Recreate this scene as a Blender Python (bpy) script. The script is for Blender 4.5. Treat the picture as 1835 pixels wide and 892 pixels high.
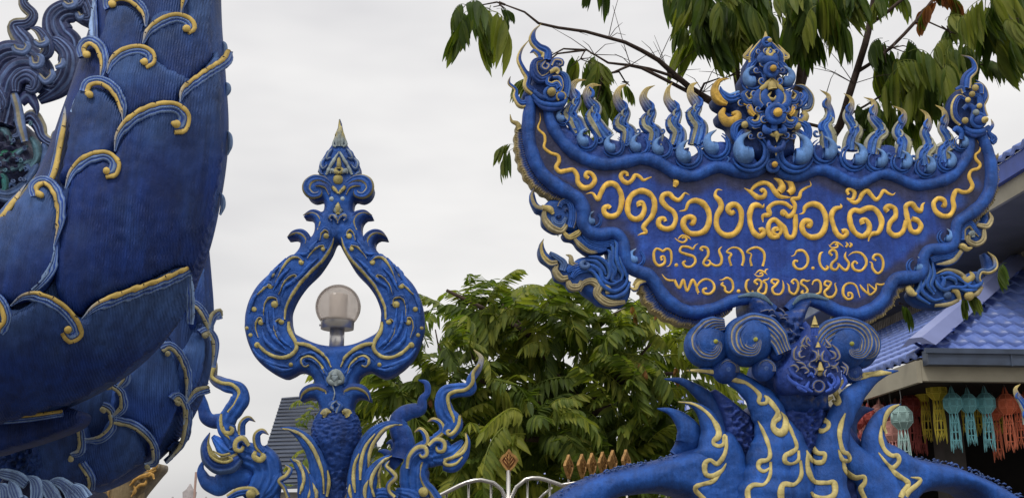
import bpy, math, random
import numpy as np
from mathutils import Vector, Matrix, Euler, noise
from mathutils.bvhtree import BVHTree
from mathutils.geometry import delaunay_2d_cdt
R = math.radians
for o in list(bpy.data.objects): bpy.data.objects.remove(o)
scene = bpy.context.scene
COL = scene.collection

# ---------------------------------------------------------------- camera, sky, sun
PW, PH, FOC, PITCH, CAMZ = 1835.0, 892.0, 1968.0, R(15.0), 1.6
cam_d = bpy.data.cameras.new('camera'); cam = bpy.data.objects.new('camera', cam_d); COL.objects.link(cam)
cam.location = (0, 0, CAMZ); cam.rotation_euler = (R(90) + PITCH, 0, 0)
cam_d.sensor_width = 36.0; cam_d.lens = 36.0 * FOC / PW; cam_d.clip_start = 0.05; cam_d.clip_end = 2000
scene.camera = cam
scene.view_settings.view_transform = 'Standard'; scene.view_settings.look = 'None'
scene.view_settings.exposure = 0.0; scene.view_settings.gamma = 1.0
SUN_EL, SUN_AZ = 58.0, -22.0      # soft light from behind the viewer's left shoulder, high up
w = bpy.data.worlds.new('World'); scene.world = w; w.use_nodes = True
nt = w.node_tree; nt.nodes.clear()
def wn(t): return nt.nodes.new(t)
out = wn('ShaderNodeOutputWorld'); bg = wn('ShaderNodeBackground'); bg.inputs['Strength'].default_value = 0.1
sky = wn('ShaderNodeTexSky'); sky.sky_type = 'NISHITA'; sky.sun_disc = False
sky.sun_elevation = R(SUN_EL); sky.sun_rotation = R(180 + SUN_AZ)
sky.air_density = 1.0; sky.dust_density = 3.0
tc = wn('ShaderNodeTexCoord'); mp = wn('ShaderNodeMapping'); mp.inputs['Scale'].default_value = (1, 1, 3.2)
nz = wn('ShaderNodeTexNoise'); nz.inputs['Scale'].default_value = 2.3; nz.inputs['Detail'].default_value = 4; nz.inputs['Roughness'].default_value = 0.5
cr = wn('ShaderNodeValToRGB')
cr.color_ramp.elements[0].position = 0.32; cr.color_ramp.elements[0].color = (6.25, 6.18, 6.28, 1)
cr.color_ramp.elements[1].position = 0.68; cr.color_ramp.elements[1].color = (9.0, 8.85, 8.65, 1)
sp = wn('ShaderNodeSeparateXYZ'); el = wn('ShaderNodeMapRange')
el.inputs['From Min'].default_value = 0.0; el.inputs['From Max'].default_value = 1.0
el.inputs['To Min'].default_value = 0.93; el.inputs['To Max'].default_value = 1.55
mul = wn('ShaderNodeMix'); mul.data_type = 'RGBA'; mul.blend_type = 'MULTIPLY'; mul.inputs[0].default_value = 1.0
mix = wn('ShaderNodeMix'); mix.data_type = 'RGBA'; mix.inputs[0].default_value = 0.93
L = nt.links.new
L(tc.outputs['Generated'], mp.inputs[0]); L(mp.outputs[0], nz.inputs['Vector']); L(nz.outputs[0], cr.inputs[0])
L(tc.outputs['Generated'], sp.inputs[0]); L(sp.outputs[2], el.inputs[0])
L(cr.outputs[0], mul.inputs[6]); L(el.outputs[0], mul.inputs[7])
L(sky.outputs[0], mix.inputs[6]); L(mul.outputs[2], mix.inputs[7]); L(mix.outputs[2], bg.inputs[0]); L(bg.outputs[0], out.inputs[0])
sun_d = bpy.data.lights.new('sun', 'SUN'); sun_d.energy = 1.5; sun_d.angle = R(10); sun_d.color = (1.0, 0.96, 0.9)
sun = bpy.data.objects.new('sun', sun_d); COL.objects.link(sun)
sd = Vector((math.sin(R(SUN_AZ)) * math.cos(R(SUN_EL)), -math.cos(R(SUN_AZ)) * math.cos(R(SUN_EL)), math.sin(R(SUN_EL))))
sun.rotation_euler = sd.to_track_quat('Z', 'Y').to_euler()
scene.render.engine = 'CYCLES'

# ---------------------------------------------------------------- mapping from sketch coordinates to places in the world
CP, SP = math.cos(PITCH), math.sin(PITCH)
def rayd(px, py):
    px = np.asarray(px, float); py = np.asarray(py, float)
    dx = (px - PW / 2) / FOC; dz = -(py - PH / 2) / FOC
    return np.stack([dx, CP - SP * dz, SP + CP * dz], -1)
def at(px, py, Y):
    d = rayd(px, py); t = Y / d[..., 1]
    p = d * t[..., None] if d.ndim > 1 else d * t
    return p + np.array([0, 0, CAMZ])
class Plane:
    """an upright working plane standing at its real distance; h lifts off it toward the street"""
    def __init__(s, px, py, Y, yaw=0.0):
        s.p0 = at(px, py, Y); s.n = np.array([math.sin(R(yaw)), -math.cos(R(yaw)), 0.0]); s.Y = Y
        s.s = Y / FOC
    def at(s, px, py, h):
        d = rayd(px, py); o = np.array([0, 0, CAMZ])
        t = ((s.p0 - o) @ s.n) / (d @ s.n)
        return o + d * t[..., None] + s.n * np.asarray(h)[..., None]
class Surf:
    """lay things onto a built surface: nearest visible point, lifted along its normal"""
    def __init__(s, bvh, Y):
        s.b = bvh; s.s = Y / FOC; s.Y = Y
    def clamp(s, P, c, inset=.03):
        out = P.copy(); o = Vector((0, 0, CAMZ))
        for i, p in enumerate(P):
            q = c[((c - p) ** 2).sum(1).argmin()]
            for k in range(30):
                t = k * inset; x = p * (1 - t) + q * t
                v = Vector(rayd(x[0], x[1]).tolist()); hit, n, _, _ = s.b.ray_cast(o, v)
                if hit is not None and abs(n.dot(v.normalized())) > .48: break
            out[i] = x
        ch = np.hypot(*(out - P).T) > 0
        for _ in range(4):
            av = (np.roll(out, 1, 0) + out + np.roll(out, -1, 0)) / 3; near = ch | np.roll(ch, 1) | np.roll(ch, -1); out = np.where(near[:, None], av, out)
        return out
    def at(s, px, py, h):
        px = np.asarray(px, float); sh = px.shape
        d = rayd(px, py).reshape(-1, 3); h = np.broadcast_to(h, sh).reshape(-1)
        o = Vector((0, 0, CAMZ)); out = np.empty((len(d), 3))
        for i, di in enumerate(d):
            v = Vector(di); hit, n, _, _ = s.b.ray_cast(o, v)
            if hit is None:
                q = o + v * (s.Y / v.y)
                hit, n, _, _ = s.b.find_nearest(q)
                hit = o + v * (hit.y / v.y); n = Vector((0, -1, 0))
            if n.dot(v) > 0: n = -n if n.dot(v.normalized()) > 0.3 else n
            g_ = min(1.0, abs(n.dot(v.normalized())) / .35); out[i] = hit + n * (float(h[i]) * g_ * g_ * (3 - 2 * g_) if h[i] > 0 else float(h[i]))
        return out.reshape(sh + (3,))
def Z(x0, y0, s):
    def f(txt):
        a = np.array([[float(c) for c in q.split(',')] for q in txt.split()])
        return a / s + np.array([x0, y0])
    return f
ID = Z(0, 0, 1)
def smooth(P, step=2.0, closed=False):
    P = np.asarray(P, float); n = len(P)
    if n < 3 and not closed:
        k = max(2, int(np.hypot(*(P[-1, :2] - P[0, :2])) / step)); t = np.linspace(0, 1, k + 1)[:, None]
        return P[0] * (1 - t) + P[-1] * t
    out = []
    idx = range(n if closed else n - 1)
    for i in idx:
        if closed: p0, p1, p2, p3 = P[(i - 1) % n], P[i], P[(i + 1) % n], P[(i + 2) % n]
        else:
            p1, p2 = P[i], P[i + 1]
            p0 = P[i - 1] if i > 0 else 2 * p1 - p2; p3 = P[i + 2] if i + 2 < n else 2 * p2 - p1
        k = max(1, int(np.hypot(*(p2[:2] - p1[:2])) / step))
        t = (np.arange(k) / k)[:, None]
        out.append(0.5 * ((2 * p1) + (-p0 + p2) * t + (2 * p0 - 5 * p1 + 4 * p2 - p3) * t ** 2 + (-p0 + 3 * p1 - 3 * p2 + p3) * t ** 3))
    if not closed: out.append(P[-1:])
    return np.concatenate(out)
def ss(a, b, x): t = np.clip((x - a) / (b - a), 0, 1); return t * t * (3 - 2 * t)
def lerp(a, b, t): return np.asarray(a) * (1 - t[..., None]) + np.asarray(b) * t[..., None]

# ---------------------------------------------------------------- paints (base colours)
BL = np.array([.014, .060, .275]); BM = np.array([.018, .092, .38]); LB = np.array([.12, .27, .60]); PB = np.array([.20, .36, .60])
NV = np.array([.013, .032, .15]); DK = np.array([.012, .016, .05]); GD = np.array([.86, .53, .09]); CR = np.array([.56, .46, .17])
PU = np.array([.035, .036, .075]); SL = np.array([.055, .105, .24]); GB = np.array([.17, .20, .20]); TL = np.array([.03, .12, .12])
def pc(base, tip=None, tv=.35, left=None, right=None, ridge=None, end=None, ev=.7, e=.35, rw=.25):
    """paint scheme of a moulded strand: u runs across (-1..1), v along (0..1)"""
    def f(u, v):
        c = np.broadcast_to(np.asarray(base), u.shape + (3,)).copy()
        if end is not None: c = lerp(c, end, ss(ev - .2, ev + .2, v))
        if left is not None: c = lerp(c, left, ss(-e - .0, -e - .25, u))
        if right is not None: c = lerp(c, right, ss(e, e + .25, u))
        if ridge is not None: c = lerp(c, ridge, 1 - ss(rw * .6, rw * 1.3, np.abs(u)))
        if left is None or right is None: c = lerp(c, NV * .8, ss(.82, .97, np.abs(u)) * .6 * ((u < 0) if left is None else (u > 0) if right is None else 1))  # dark navy outline that also puts crevice shade into the strand colour
        if tip is not None: c = lerp(c, tip, 1 - ss(tv - .2, tv + .2, v))
        return c
    return f
# ---------------------------------------------------------------- mesh builder
class MB:
    def __init__(s): s.v, s.f, s.c, s.n = [], [], [], 0
    def add(s, v, f, c):
        v = np.asarray(v, float).reshape(-1, 3)
        s.v.append(v); s.f += [tuple(int(i) + s.n for i in q) for q in f]
        s.c.append(np.broadcast_to(np.asarray(c, float), (len(v), 3)) if np.ndim(c) < 2 else np.asarray(c, float).reshape(-1, 3)); s.n += len(v)
        return s
    def mesh(s, name, mat, smoothf=True, org=None):
        me = bpy.data.meshes.new(name); V = np.concatenate(s.v)
        if org is not None: V = V - np.asarray(org)
        me.from_pydata(V.tolist(), [], s.f)
        ca = me.color_attributes.new('paint', 'FLOAT_COLOR', 'POINT')
        C = np.ones((len(V), 4)); C[:, :3] = np.concatenate(s.c); ca.data.foreach_set('color', C.ravel())
        me.polygons.foreach_set('use_smooth', [smoothf] * len(me.polygons))
        me.materials.append(mat)
        return me
    def build(s, name, mat, parent=None, smoothf=True, **kw):
        org = None
        if parent is not None:
            org = np.array(parent.matrix_world.translation) if parent.parent is None else np.array(parent['wo'])
            org = np.array(parent['wo'])
        me = s.mesh(name, mat, smoothf, org)
        o = bpy.data.objects.new(name, me); COL.objects.link(o)
        if parent is not None: o.parent = parent; o['wo'] = parent['wo']
        for k, x in kw.items(): o[k] = x
        return o
def thing(name, label, cat, loc=(0, 0, 0), group=None, kind=None):
    o = bpy.data.objects.new(name, None); COL.objects.link(o); o.location = loc; o.empty_display_size = .1
    o['wo'] = [float(c) for c in loc]; o['label'] = label; o['category'] = cat
    if group: o['group'] = group
    if kind: o['kind'] = kind
    return o
def tagm(o, label, cat, group=None):
    o['label'] = label; o['category'] = cat
    if group: o['group'] = group
    return o

def stroke(mb, fr, P, w, hf=.8, z0=0.0, col=GD, grooves=0, gd=.42, back=.35, step=2.2, nu=None, flat=1.0, wob=0.0, hand=.045):
    """a moulded strand: P path, w half widths (same unit), hf height/half width, rounded or combed across"""
    P = np.asarray(P, float); w = np.atleast_1d(np.asarray(w, float))
    if len(w) != len(P): w = np.interp(np.linspace(0, 1, len(P)), np.linspace(0, 1, len(w)), w)
    Q = smooth(np.column_stack([P, w]), step); p, ww = Q[:, :2], np.maximum(Q[:, 2], .15)
    t = np.gradient(p, axis=0); t /= np.maximum(np.hypot(t[:, 0], t[:, 1]), 1e-6)[:, None]
    nrm = np.stack([-t[:, 1], t[:, 0]], -1)
    wr = random.Random(int(abs(P[0, 0] * 13 + P[0, 1] * 7))); k1, k2 = wr.uniform(.12, .3), wr.uniform(0, 6); ww = ww * (1 + hand * np.sin(np.arange(len(ww)) * k1 + k2) + hand * .6 * np.sin(np.arange(len(ww)) * k1 * 2.7 + k2 * 2))
    if nu is None: nu = 8 if not grooves else min(26, 7 * grooves + 2)
    th = np.linspace(-math.pi / 2, math.pi / 2, nu + 1); u = np.sin(th); hh = np.cos(th) ** flat
    if grooves: u = np.linspace(-1, 1, nu + 1); hh = np.sqrt(np.maximum(1 - u * u, 0)) ** flat; hh = hh * (1 - gd * (0.5 + 0.5 * np.cos(np.pi * (grooves) * (u + 1) ))*(np.abs(u) < .97))
    ub = np.array([.55, 0, -.55]); hb = -back * np.array([.8, 1, .8])
    U = np.concatenate([u, ub]); Hh = np.concatenate([hh, hb]); m = len(U); n = len(p)
    seg = np.concatenate([[0], np.cumsum(np.hypot(*np.diff(p, axis=0).T))]); v = seg / max(seg[-1], 1e-6)
    px = p[:, None, 0] + nrm[:, None, 0] * ww[:, None] * U[None]; py = p[:, None, 1] + nrm[:, None, 1] * ww[:, None] * U[None]
    hg = ww[:, None] * fr.s * hf * Hh[None]
    if wob: hg = hg * (1 + wob * np.sin(seg[:, None] * .9))
    z = z0 if np.ndim(z0) == 0 else np.interp(v, np.linspace(0, 1, len(z0)), z0)[:, None]
    V = fr.at(px, py, hg + z)
    cc = col(np.broadcast_to(U, (n, m)), np.broadcast_to(v[:, None], (n, m))) if callable(col) else np.broadcast_to(col, (n, m, 3))
    F = []
    for i in range(n - 1):
        a = i * m; b = a + m
        for j in range(m):
            k = (j + 1) % m; F.append((a + j, a + k, b + k, b + j))
    F.append(tuple(range(m))); F.append(tuple(range((n - 1) * m + m - 1, (n - 1) * m - 1, -1)))
    mb.add(V.reshape(-1, 3), F, cc.reshape(-1, 3)); return mb
def inpoly(x, y, poly):
    r = np.zeros(len(x), bool); j = len(poly) - 1
    for i in range(len(poly)):
        xi, yi = poly[i]; xj, yj = poly[j]
        if yi != yj:
            c = ((yi > y) != (yj > y)) & (x < (xj - xi) * (y - yi) / (yj - yi) + xi); r ^= c
        j = i
    return r
def fill(mb, fr, P, H=.03, spine=None, w=12, z0=0.0, T=.05, g=5.0, col=BL, hole=None, closed=True, step=3.0, hfun=None, sm=True, seed=0, rough=0.0):
    """a solid body with a pillowed face cut to an outline"""
    loops = [smooth(P, step, True) if sm else np.asarray(P, float)]
    if spine is not None: loops[0] = fr.clamp(loops[0], spine)
    if hole is not None: loops.append(smooth(hole, step, True))
    B = np.concatenate(loops)
    mn, mx = loops[0].min(0), loops[0].max(0)
    X, Y = np.meshgrid(np.arange(mn[0], mx[0], g), np.arange(mn[1], mx[1], g)); X = X + (np.arange(X.shape[0]) % 2)[:, None] * g * .5
    X, Y = X.ravel(), Y.ravel(); k = inpoly(X, Y, loops[0])
    if hole is not None: k &= ~inpoly(X, Y, loops[1])
    X, Y = X[k], Y[k]
    def dist(x, y):
        d = np.full(len(x), 1e9)
        for lp in loops:
            q = np.roll(lp, -1, 0); ab = q - lp; L2 = np.maximum((ab ** 2).sum(1), 1e-9)
            for c in range(0, len(x), 2000):
                pp = np.stack([x[c:c + 2000], y[c:c + 2000]], -1)[:, None] - lp[None]
                tt = np.clip((pp * ab[None]).sum(2) / L2, 0, 1); dd = pp - tt[..., None] * ab[None]
                d[c:c + 2000] = np.minimum(d[c:c + 2000], np.sqrt((dd ** 2).sum(2)).min(1))
        return d
    if len(X):
        k = dist(X, Y) > g * .45; X, Y = X[k], Y[k]
    allp = np.concatenate([B, np.column_stack([X, Y])]) if len(X) else B
    E = []; s = 0
    for lp in loops:
        n = len(lp); E += [(s + i, s + (i + 1) % n) for i in range(n)]; s += n
    r = delaunay_2d_cdt([Vector(q) for q in allp.tolist()], E, [], 0, 1e-5)
    vv = np.array([tuple(q) for q in r[0]]); tri = [t for t in r[2] if len(t) == 3]; ta = np.array(tri)
    cen = vv[ta].mean(1); k = inpoly(cen[:, 0], cen[:, 1], loops[0])
    if hole is not None: k &= ~inpoly(cen[:, 0], cen[:, 1], loops[1])
    ta = ta[k]
    d = dist(vv[:, 0], vv[:, 1]); t = np.clip(d / w, 0, 1); h = z0 + H * np.sqrt(np.maximum(1 - (1 - t) ** 2, 0))
    if rough:
        h = h + np.array([rough * t_ * noise.fractal(Vector((a * .11, b * .15, seed)), 1, 2, 4) for a, b, t_ in zip(vv[:, 0], vv[:, 1], t)])
    if hfun is not None: h = h + hfun(vv[:, 0], vv[:, 1])
    C = col(vv[:, 0], vv[:, 1], d) if callable(col) else np.broadcast_to(col, (len(vv), 3))
    n = len(vv)
    Vf = fr.at(vv[:, 0], vv[:, 1], h); Vb = fr.at(vv[:, 0], vv[:, 1], np.full(n, z0 - T) - .15 * H * t)
    F = [tuple(q) for q in ta] + [tuple(q[::-1] + n) for q in ta]
    cnt = {}
    for q in ta:
        for a, b in ((q[0], q[1]), (q[1], q[2]), (q[2], q[0])): cnt[(a, b)] = 1
    for (a, b) in list(cnt):
        if (b, a) not in cnt: F.append((b, a, a + n, b + n))
    mb.add(np.concatenate([Vf, Vb]), F, np.concatenate([C, C])); return mb
def ball(mb, fr, x, y, r, hf=.9, z0=0.0, col=GD, pt=0.0, ns=12, nr=5):
    """a raised boss; pt>0 draws it out to a point"""
    V = [fr.at(np.array([x]), np.array([y]), np.array([z0 + r * fr.s * (hf + pt)]))[0]]; 
    for i in range(1, nr + 1):
        a = i / nr * math.pi / 2; th = np.arange(ns) / ns * 2 * math.pi
        V += list(fr.at(x + r * math.sin(a) * np.cos(th), y + r * math.sin(a) * np.sin(th), np.full(ns, z0 + r * fr.s * (hf * math.cos(a) + pt * max(0, 1 - math.sin(a)) ** 1.2))))
    V += list(fr.at(x + r * .7 * np.cos(th), y + r * .7 * np.sin(th), np.full(ns, z0 - r * fr.s * .5)))
    F = [(0, 1 + j, 1 + (j + 1) % ns) for j in range(ns)]
    for i in range(nr):
        a = 1 + i * ns; b = a + ns
        F += [(a + j, b + j, b + (j + 1) % ns, a + (j + 1) % ns) for j in range(ns)]
    F.append(tuple(1 + nr * ns + j for j in range(ns)))
    mb.add(V, F, col); return mb
def ringp(x, y, r, a0=0, a1=360, n=14, ry=None):
    a = np.radians(np.linspace(a0, a1, n)); return np.column_stack([x + r * np.cos(a), y + (ry or r) * np.sin(a)])
def spiral(x, y, r0, r1, a0, turns, n=22):
    t = np.linspace(0, 1, n); a = R(a0) + 2 * math.pi * turns * t; r = r0 + (r1 - r0) * t
    return np.column_stack([x + r * np.cos(a), y + r * np.sin(a)])
def dome(mb, fr, x, y, r, hf=.8, z0=0, k=1.0, m=6, sense=1, amp=.05, c0=BL, c1=CR, c2=None, nr=72, ns=90, ry=None, twist=1.0, eye=.14):
    """a round volute whose face is combed with lines running into its eye"""
    V = []; C = []; ry = ry or r
    for i in range(nr + 1):
        q = i / nr; th = np.arange(ns) / ns * 2 * math.pi
        ph = m * th * sense + 2 * math.pi * k * (np.log(q + .12) * twist * -1) * m
        rid = .5 + .5 * np.cos(ph); fade = ss(.02, .2, q) * (1 - ss(.86, .99, q))
        h = hf * math.sqrt(max(1 - q * q, 0)) + amp * rid * fade
        V += list(fr.at(x + r * q * np.cos(th), y + ry * q * np.sin(th), z0 + r * fr.s * h))
        mixv = ss(.72, .98, rid) * fade; cc = lerp(c0, c1, mixv * (0.85 if c2 is None else 1))
        if c2 is not None and q < eye: cc = lerp(cc, c2, np.full(ns, .8 * (1 - ss(eye * .6, eye, q))))
        C += list(cc)
    th = np.arange(ns) / ns * 2 * math.pi
    V += list(fr.at(x + r * .8 * np.cos(th), y + ry * .8 * np.sin(th), np.full(ns, z0 - r * fr.s * .55))); C += [np.asarray(c0)] * ns
    F = []
    for i in range(nr + 1):
        a = i * ns; b = a + ns
        F += [(a + j, b + j, b + (j + 1) % ns, a + (j + 1) % ns) for j in range(ns)]
    F.append(tuple((nr + 1) * ns + j for j in range(ns)))
    mb.add(V, F, np.array(C)); return mb

# ---------------------------------------------------------------- materials
def mat(name): 
    m = bpy.data.materials.new(name); m.use_nodes = True; n = m.node_tree; n.nodes.clear()
    o = n.nodes.new('ShaderNodeOutputMaterial'); b = n.nodes.new('ShaderNodeBsdfPrincipled'); n.links.new(b.outputs[0], o.inputs[0])
    return m, n, b, o
def painted(name, bump=.35, scale=90, rough=.45, var=.35, chip=.5, big=3.0, comb=0.0, streak=.16, wear=.9, wearc=(.20, .30, .48)):
    m, n, b, o = mat(name); N = n.nodes.new; K = n.links.new
    at_ = N('ShaderNodeAttribute'); at_.attribute_name = 'paint'; t = N('ShaderNodeTexCoord')
    n1 = N('ShaderNodeTexNoise'); n1.inputs['Scale'].default_value = big * 3; n1.inputs['Detail'].default_value = 6; n1.inputs['Roughness'].default_value = .65
    n2 = N('ShaderNodeTexNoise'); n2.inputs['Scale'].default_value = scale; n2.inputs['Detail'].default_value = 5; n2.inputs['Roughness'].default_value = .7
    mp_ = N('ShaderNodeMapping'); mp_.inputs['Scale'].default_value = (1, 1, .35)
    K(t.outputs['Object'], n1.inputs['Vector']); K(t.outputs['Object'], mp_.inputs[0]); K(mp_.outputs[0], n2.inputs['Vector'])
    hs = N('ShaderNodeHueSaturation'); mr = N('ShaderNodeMapRange'); mr.inputs['From Min'].default_value = .3; mr.inputs['From Max'].default_value = .7
    mr.inputs['To Min'].default_value = 1 - var; mr.inputs['To Max'].default_value = 1 + var * .75
    K(n1.outputs[0], mr.inputs[0]); K(mr.outputs[0], hs.inputs['Value']); K(at_.outputs['Color'], hs.inputs['Color'])
    # rubbed, chalky patches and fine dirt specks
    cr_ = N('ShaderNodeValToRGB'); cr_.color_ramp.elements[0].position = .60; cr_.color_ramp.elements[1].position = .78
    K(n2.outputs[0], cr_.inputs[0]); mx = N('ShaderNodeMix'); mx.data_type = 'RGBA'
    sc = N('ShaderNodeMath'); sc.operation = 'MULTIPLY'; sc.inputs[1].default_value = chip * .35; K(cr_.outputs[0], sc.inputs[0]); K(sc.outputs[0], mx.inputs[0])
    K(hs.outputs[0], mx.inputs[6]); mx.inputs[7].default_value = (.20, .25, .33, 1)
    cr2 = N('ShaderNodeValToRGB'); cr2.color_ramp.elements[0].position = .27; cr2.color_ramp.elements[1].position = .40
    cr2.color_ramp.elements[0].color = (.25, .23, .24, 1); cr2.color_ramp.elements[1].color = (1, 1, 1, 1)
    K(n2.outputs[0], cr2.inputs[0]); m2 = N('ShaderNodeMix'); m2.data_type = 'RGBA'; m2.blend_type = 'MULTIPLY'; m2.inputs[0].default_value = chip
    K(mx.outputs[2], m2.inputs[6]); K(cr2.outputs[0], m2.inputs[7]); 
    # vertical rain streaks, and rubbed paint on proud edges
    ms_ = N('ShaderNodeMapping'); ms_.inputs['Scale'].default_value = (38, 38, 2.2); K(t.outputs['Object'], ms_.inputs[0])
    ns = N('ShaderNodeTexNoise'); ns.inputs['Scale'].default_value = 1.0; ns.inputs['Detail'].default_value = 3; K(ms_.outputs[0], ns.inputs['Vector'])
    rs = N('ShaderNodeMapRange'); rs.inputs['From Min'].default_value = .36; rs.inputs['From Max'].default_value = .66; rs.inputs['To Min'].default_value = 1 - streak; rs.inputs['To Max'].default_value = 1 + streak * .8
    K(ns.outputs[0], rs.inputs[0]); h2 = N('ShaderNodeHueSaturation'); K(rs.outputs[0], h2.inputs['Value']); K(m2.outputs[2], h2.inputs['Color'])
    ge = N('ShaderNodeNewGeometry'); rp = N('ShaderNodeMapRange'); rp.inputs['From Min'].default_value = .53; rp.inputs['From Max'].default_value = .64; K(ge.outputs['Pointiness'], rp.inputs[0])
    mw = N('ShaderNodeMath'); mw.operation = 'MULTIPLY'; K(rp.outputs[0], mw.inputs[0]); K(n2.outputs[0], mw.inputs[1])
    mw2 = N('ShaderNodeMath'); mw2.operation = 'MULTIPLY'; mw2.inputs[1].default_value = wear; mw2.use_clamp = True; K(mw.outputs[0], mw2.inputs[0])
    m4_ = N('ShaderNodeMix'); m4_.data_type = 'RGBA'; K(mw2.outputs[0], m4_.inputs[0]); K(h2.outputs[0], m4_.inputs[6]); m4_.inputs[7].default_value = (*wearc, 1); K(m4_.outputs[2], b.inputs['Base Color'])
    rr = N('ShaderNodeMapRange'); rr.inputs['To Min'].default_value = rough - .12; rr.inputs['To Max'].default_value = rough + .25; K(n1.outputs[0], rr.inputs[0]); K(rr.outputs[0], b.inputs['Roughness'])
    hb = N('ShaderNodeMath'); hb.operation = 'MULTIPLY_ADD'; hb.inputs[1].default_value = 2.2; K(n1.outputs[0], hb.inputs[0]); K(n2.outputs[0], hb.inputs[2])
    bp = N('ShaderNodeBump'); bp.inputs['Strength'].default_value = bump; bp.inputs['Distance'].default_value = .006
    K(hb.outputs[0], bp.inputs['Height'])
    last = bp
    if comb:
        wv = N('ShaderNodeTexWave'); wv.inputs['Scale'].default_value = 42; wv.inputs['Distortion'].default_value = 2.5; wv.inputs['Detail'].default_value = 3
        wv.inputs['Detail Scale'].default_value = 1.5; wv.bands_direction = 'X'
        ml = N('ShaderNodeMath'); ml.operation = 'MULTIPLY'; cr3 = N('ShaderNodeMapRange'); cr3.inputs['From Min'].default_value = .42; cr3.inputs['From Max'].default_value = .6
        n3 = N('ShaderNodeTexNoise'); n3.inputs['Scale'].default_value = 2.2; K(t.outputs['Object'], n3.inputs['Vector']); K(n3.outputs[0], cr3.inputs[0])
        K(t.outputs['Object'], wv.inputs['Vector']); K(wv.outputs[0], ml.inputs[0]); K(cr3.outputs[0], ml.inputs[1])
        b2 = N('ShaderNodeBump'); b2.inputs['Strength'].default_value = comb; b2.inputs['Distance'].default_value = .006
        K(ml.outputs[0], b2.inputs['Height']); K(bp.outputs[0], b2.inputs['Normal']); last = b2
    K(last.outputs[0], b.inputs['Normal'])
    b.inputs['Roughness'].default_value = rough; b.inputs['Specular IOR Level'].default_value = .3
    return m
M_PAINT = painted('brushed_paint', bump=.85, var=.42, chip=.32)
M_PLAS = painted('rough_painted_plaster', bump=1.0, scale=45, var=.5, chip=.3)
M_GOLD = painted('ochre_paint', bump=.25, scale=110, rough=.5, var=.34, chip=.8, big=5, wear=.5, wearc=(.75, .60, .25))
M_NAGA = painted('weathered_navy_paint', bump=.6, scale=60, var=.5, rough=.55, big=1.2, comb=.5, chip=.25, streak=.24, wear=.4)
def plain(name, color, rough=.6, metal=0.0, var=.2, scale=8, bump=.1, spec=.4):
    m, n, b, o = mat(name); N = n.nodes.new; K = n.links.new
    t = N('ShaderNodeTexCoord'); n1 = N('ShaderNodeTexNoise'); n1.inputs['Scale'].default_value = scale; n1.inputs['Detail'].default_value = 6
    K(t.outputs['Object'], n1.inputs['Vector']); mr = N('ShaderNodeMapRange'); mr.inputs['From Min'].default_value = .3; mr.inputs['From Max'].default_value = .7
    mr.inputs['To Min'].default_value = 1 - var; mr.inputs['To Max'].default_value = 1 + var; K(n1.outputs[0], mr.inputs[0])
    hs = N('ShaderNodeHueSaturation'); hs.inputs['Color'].default_value = (*color, 1); K(mr.outputs[0], hs.inputs['Value']); K(hs.outputs[0], b.inputs['Base Color'])
    bp = N('ShaderNodeBump'); bp.inputs['Strength'].default_value = bump; bp.inputs['Distance'].default_value = .01; K(n1.outputs[0], bp.inputs['Height']); K(bp.outputs[0], b.inputs['Normal'])
    b.inputs['Roughness'].default_value = rough; b.inputs['Metallic'].default_value = metal; b.inputs['Specular IOR Level'].default_value = spec
    return m
def box(mb, a, b, col=(.5, .5, .5)):
    x0, y0, z0 = a; x1, y1, z1 = b
    V = [(x0, y0, z0), (x1, y0, z0), (x1, y1, z0), (x0, y1, z0), (x0, y0, z1), (x1, y0, z1), (x1, y1, z1), (x0, y1, z1)]
    return mb.add(V, [(0, 3, 2, 1), (4, 5, 6, 7), (0, 1, 5, 4), (1, 2, 6, 5), (2, 3, 7, 6), (3, 0, 4, 7)], col)
def tube(mb, P, r, col=(.5, .5, .5), n=8, step=None):
    P = np.asarray(P, float); r = np.atleast_1d(np.asarray(r, float))
    if len(r) != len(P): r = np.interp(np.linspace(0, 1, len(P)), np.linspace(0, 1, len(r)), r)
    if step:
        q = []; 
        for i in range(len(P) - 1):
            p0 = P[max(i - 1, 0)]; p1 = P[i]; p2 = P[i + 1]; p3 = P[min(i + 2, len(P) - 1)]
            k = max(1, int(np.linalg.norm(p2 - p1) / step)); t = (np.arange(k) / k)[:, None]
            q.append(np.column_stack([.5 * ((2 * p1) + (-p0 + p2) * t + (2 * p0 - 5 * p1 + 4 * p2 - p3) * t ** 2 + (-p0 + 3 * p1 - 3 * p2 + p3) * t ** 3), r[i] + (r[i + 1] - r[i]) * t[:, 0]]))
        q.append(np.append(P[-1], r[-1])[None]); q = np.concatenate(q); P, r = q[:, :3], q[:, 3]
    T = np.gradient(P, axis=0); T /= np.linalg.norm(T, axis=1)[:, None] + 1e-12
    up = np.array([0, 0, 1.]) if abs(T[0, 2]) < .9 else np.array([1., 0, 0]); V = []
    for i in range(len(P)):
        s_ = np.cross(T[i], up); s_ /= np.linalg.norm(s_) + 1e-12; u_ = np.cross(s_, T[i]); up = u_
        a = np.arange(n) / n * 2 * math.pi
        V.append(P[i] + r[i] * (np.cos(a)[:, None] * s_ + np.sin(a)[:, None] * u_))
    V = np.concatenate(V); F = []
    for i in range(len(P) - 1):
        a = i * n; b = a + n; F += [(a + j, a + (j + 1) % n, b + (j + 1) % n, b + j) for j in range(n)]
    F.append(tuple(range(n))[::-1]); F.append(tuple(len(V) - n + j for j in range(n)))
    return mb.add(V, F, col)
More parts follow.
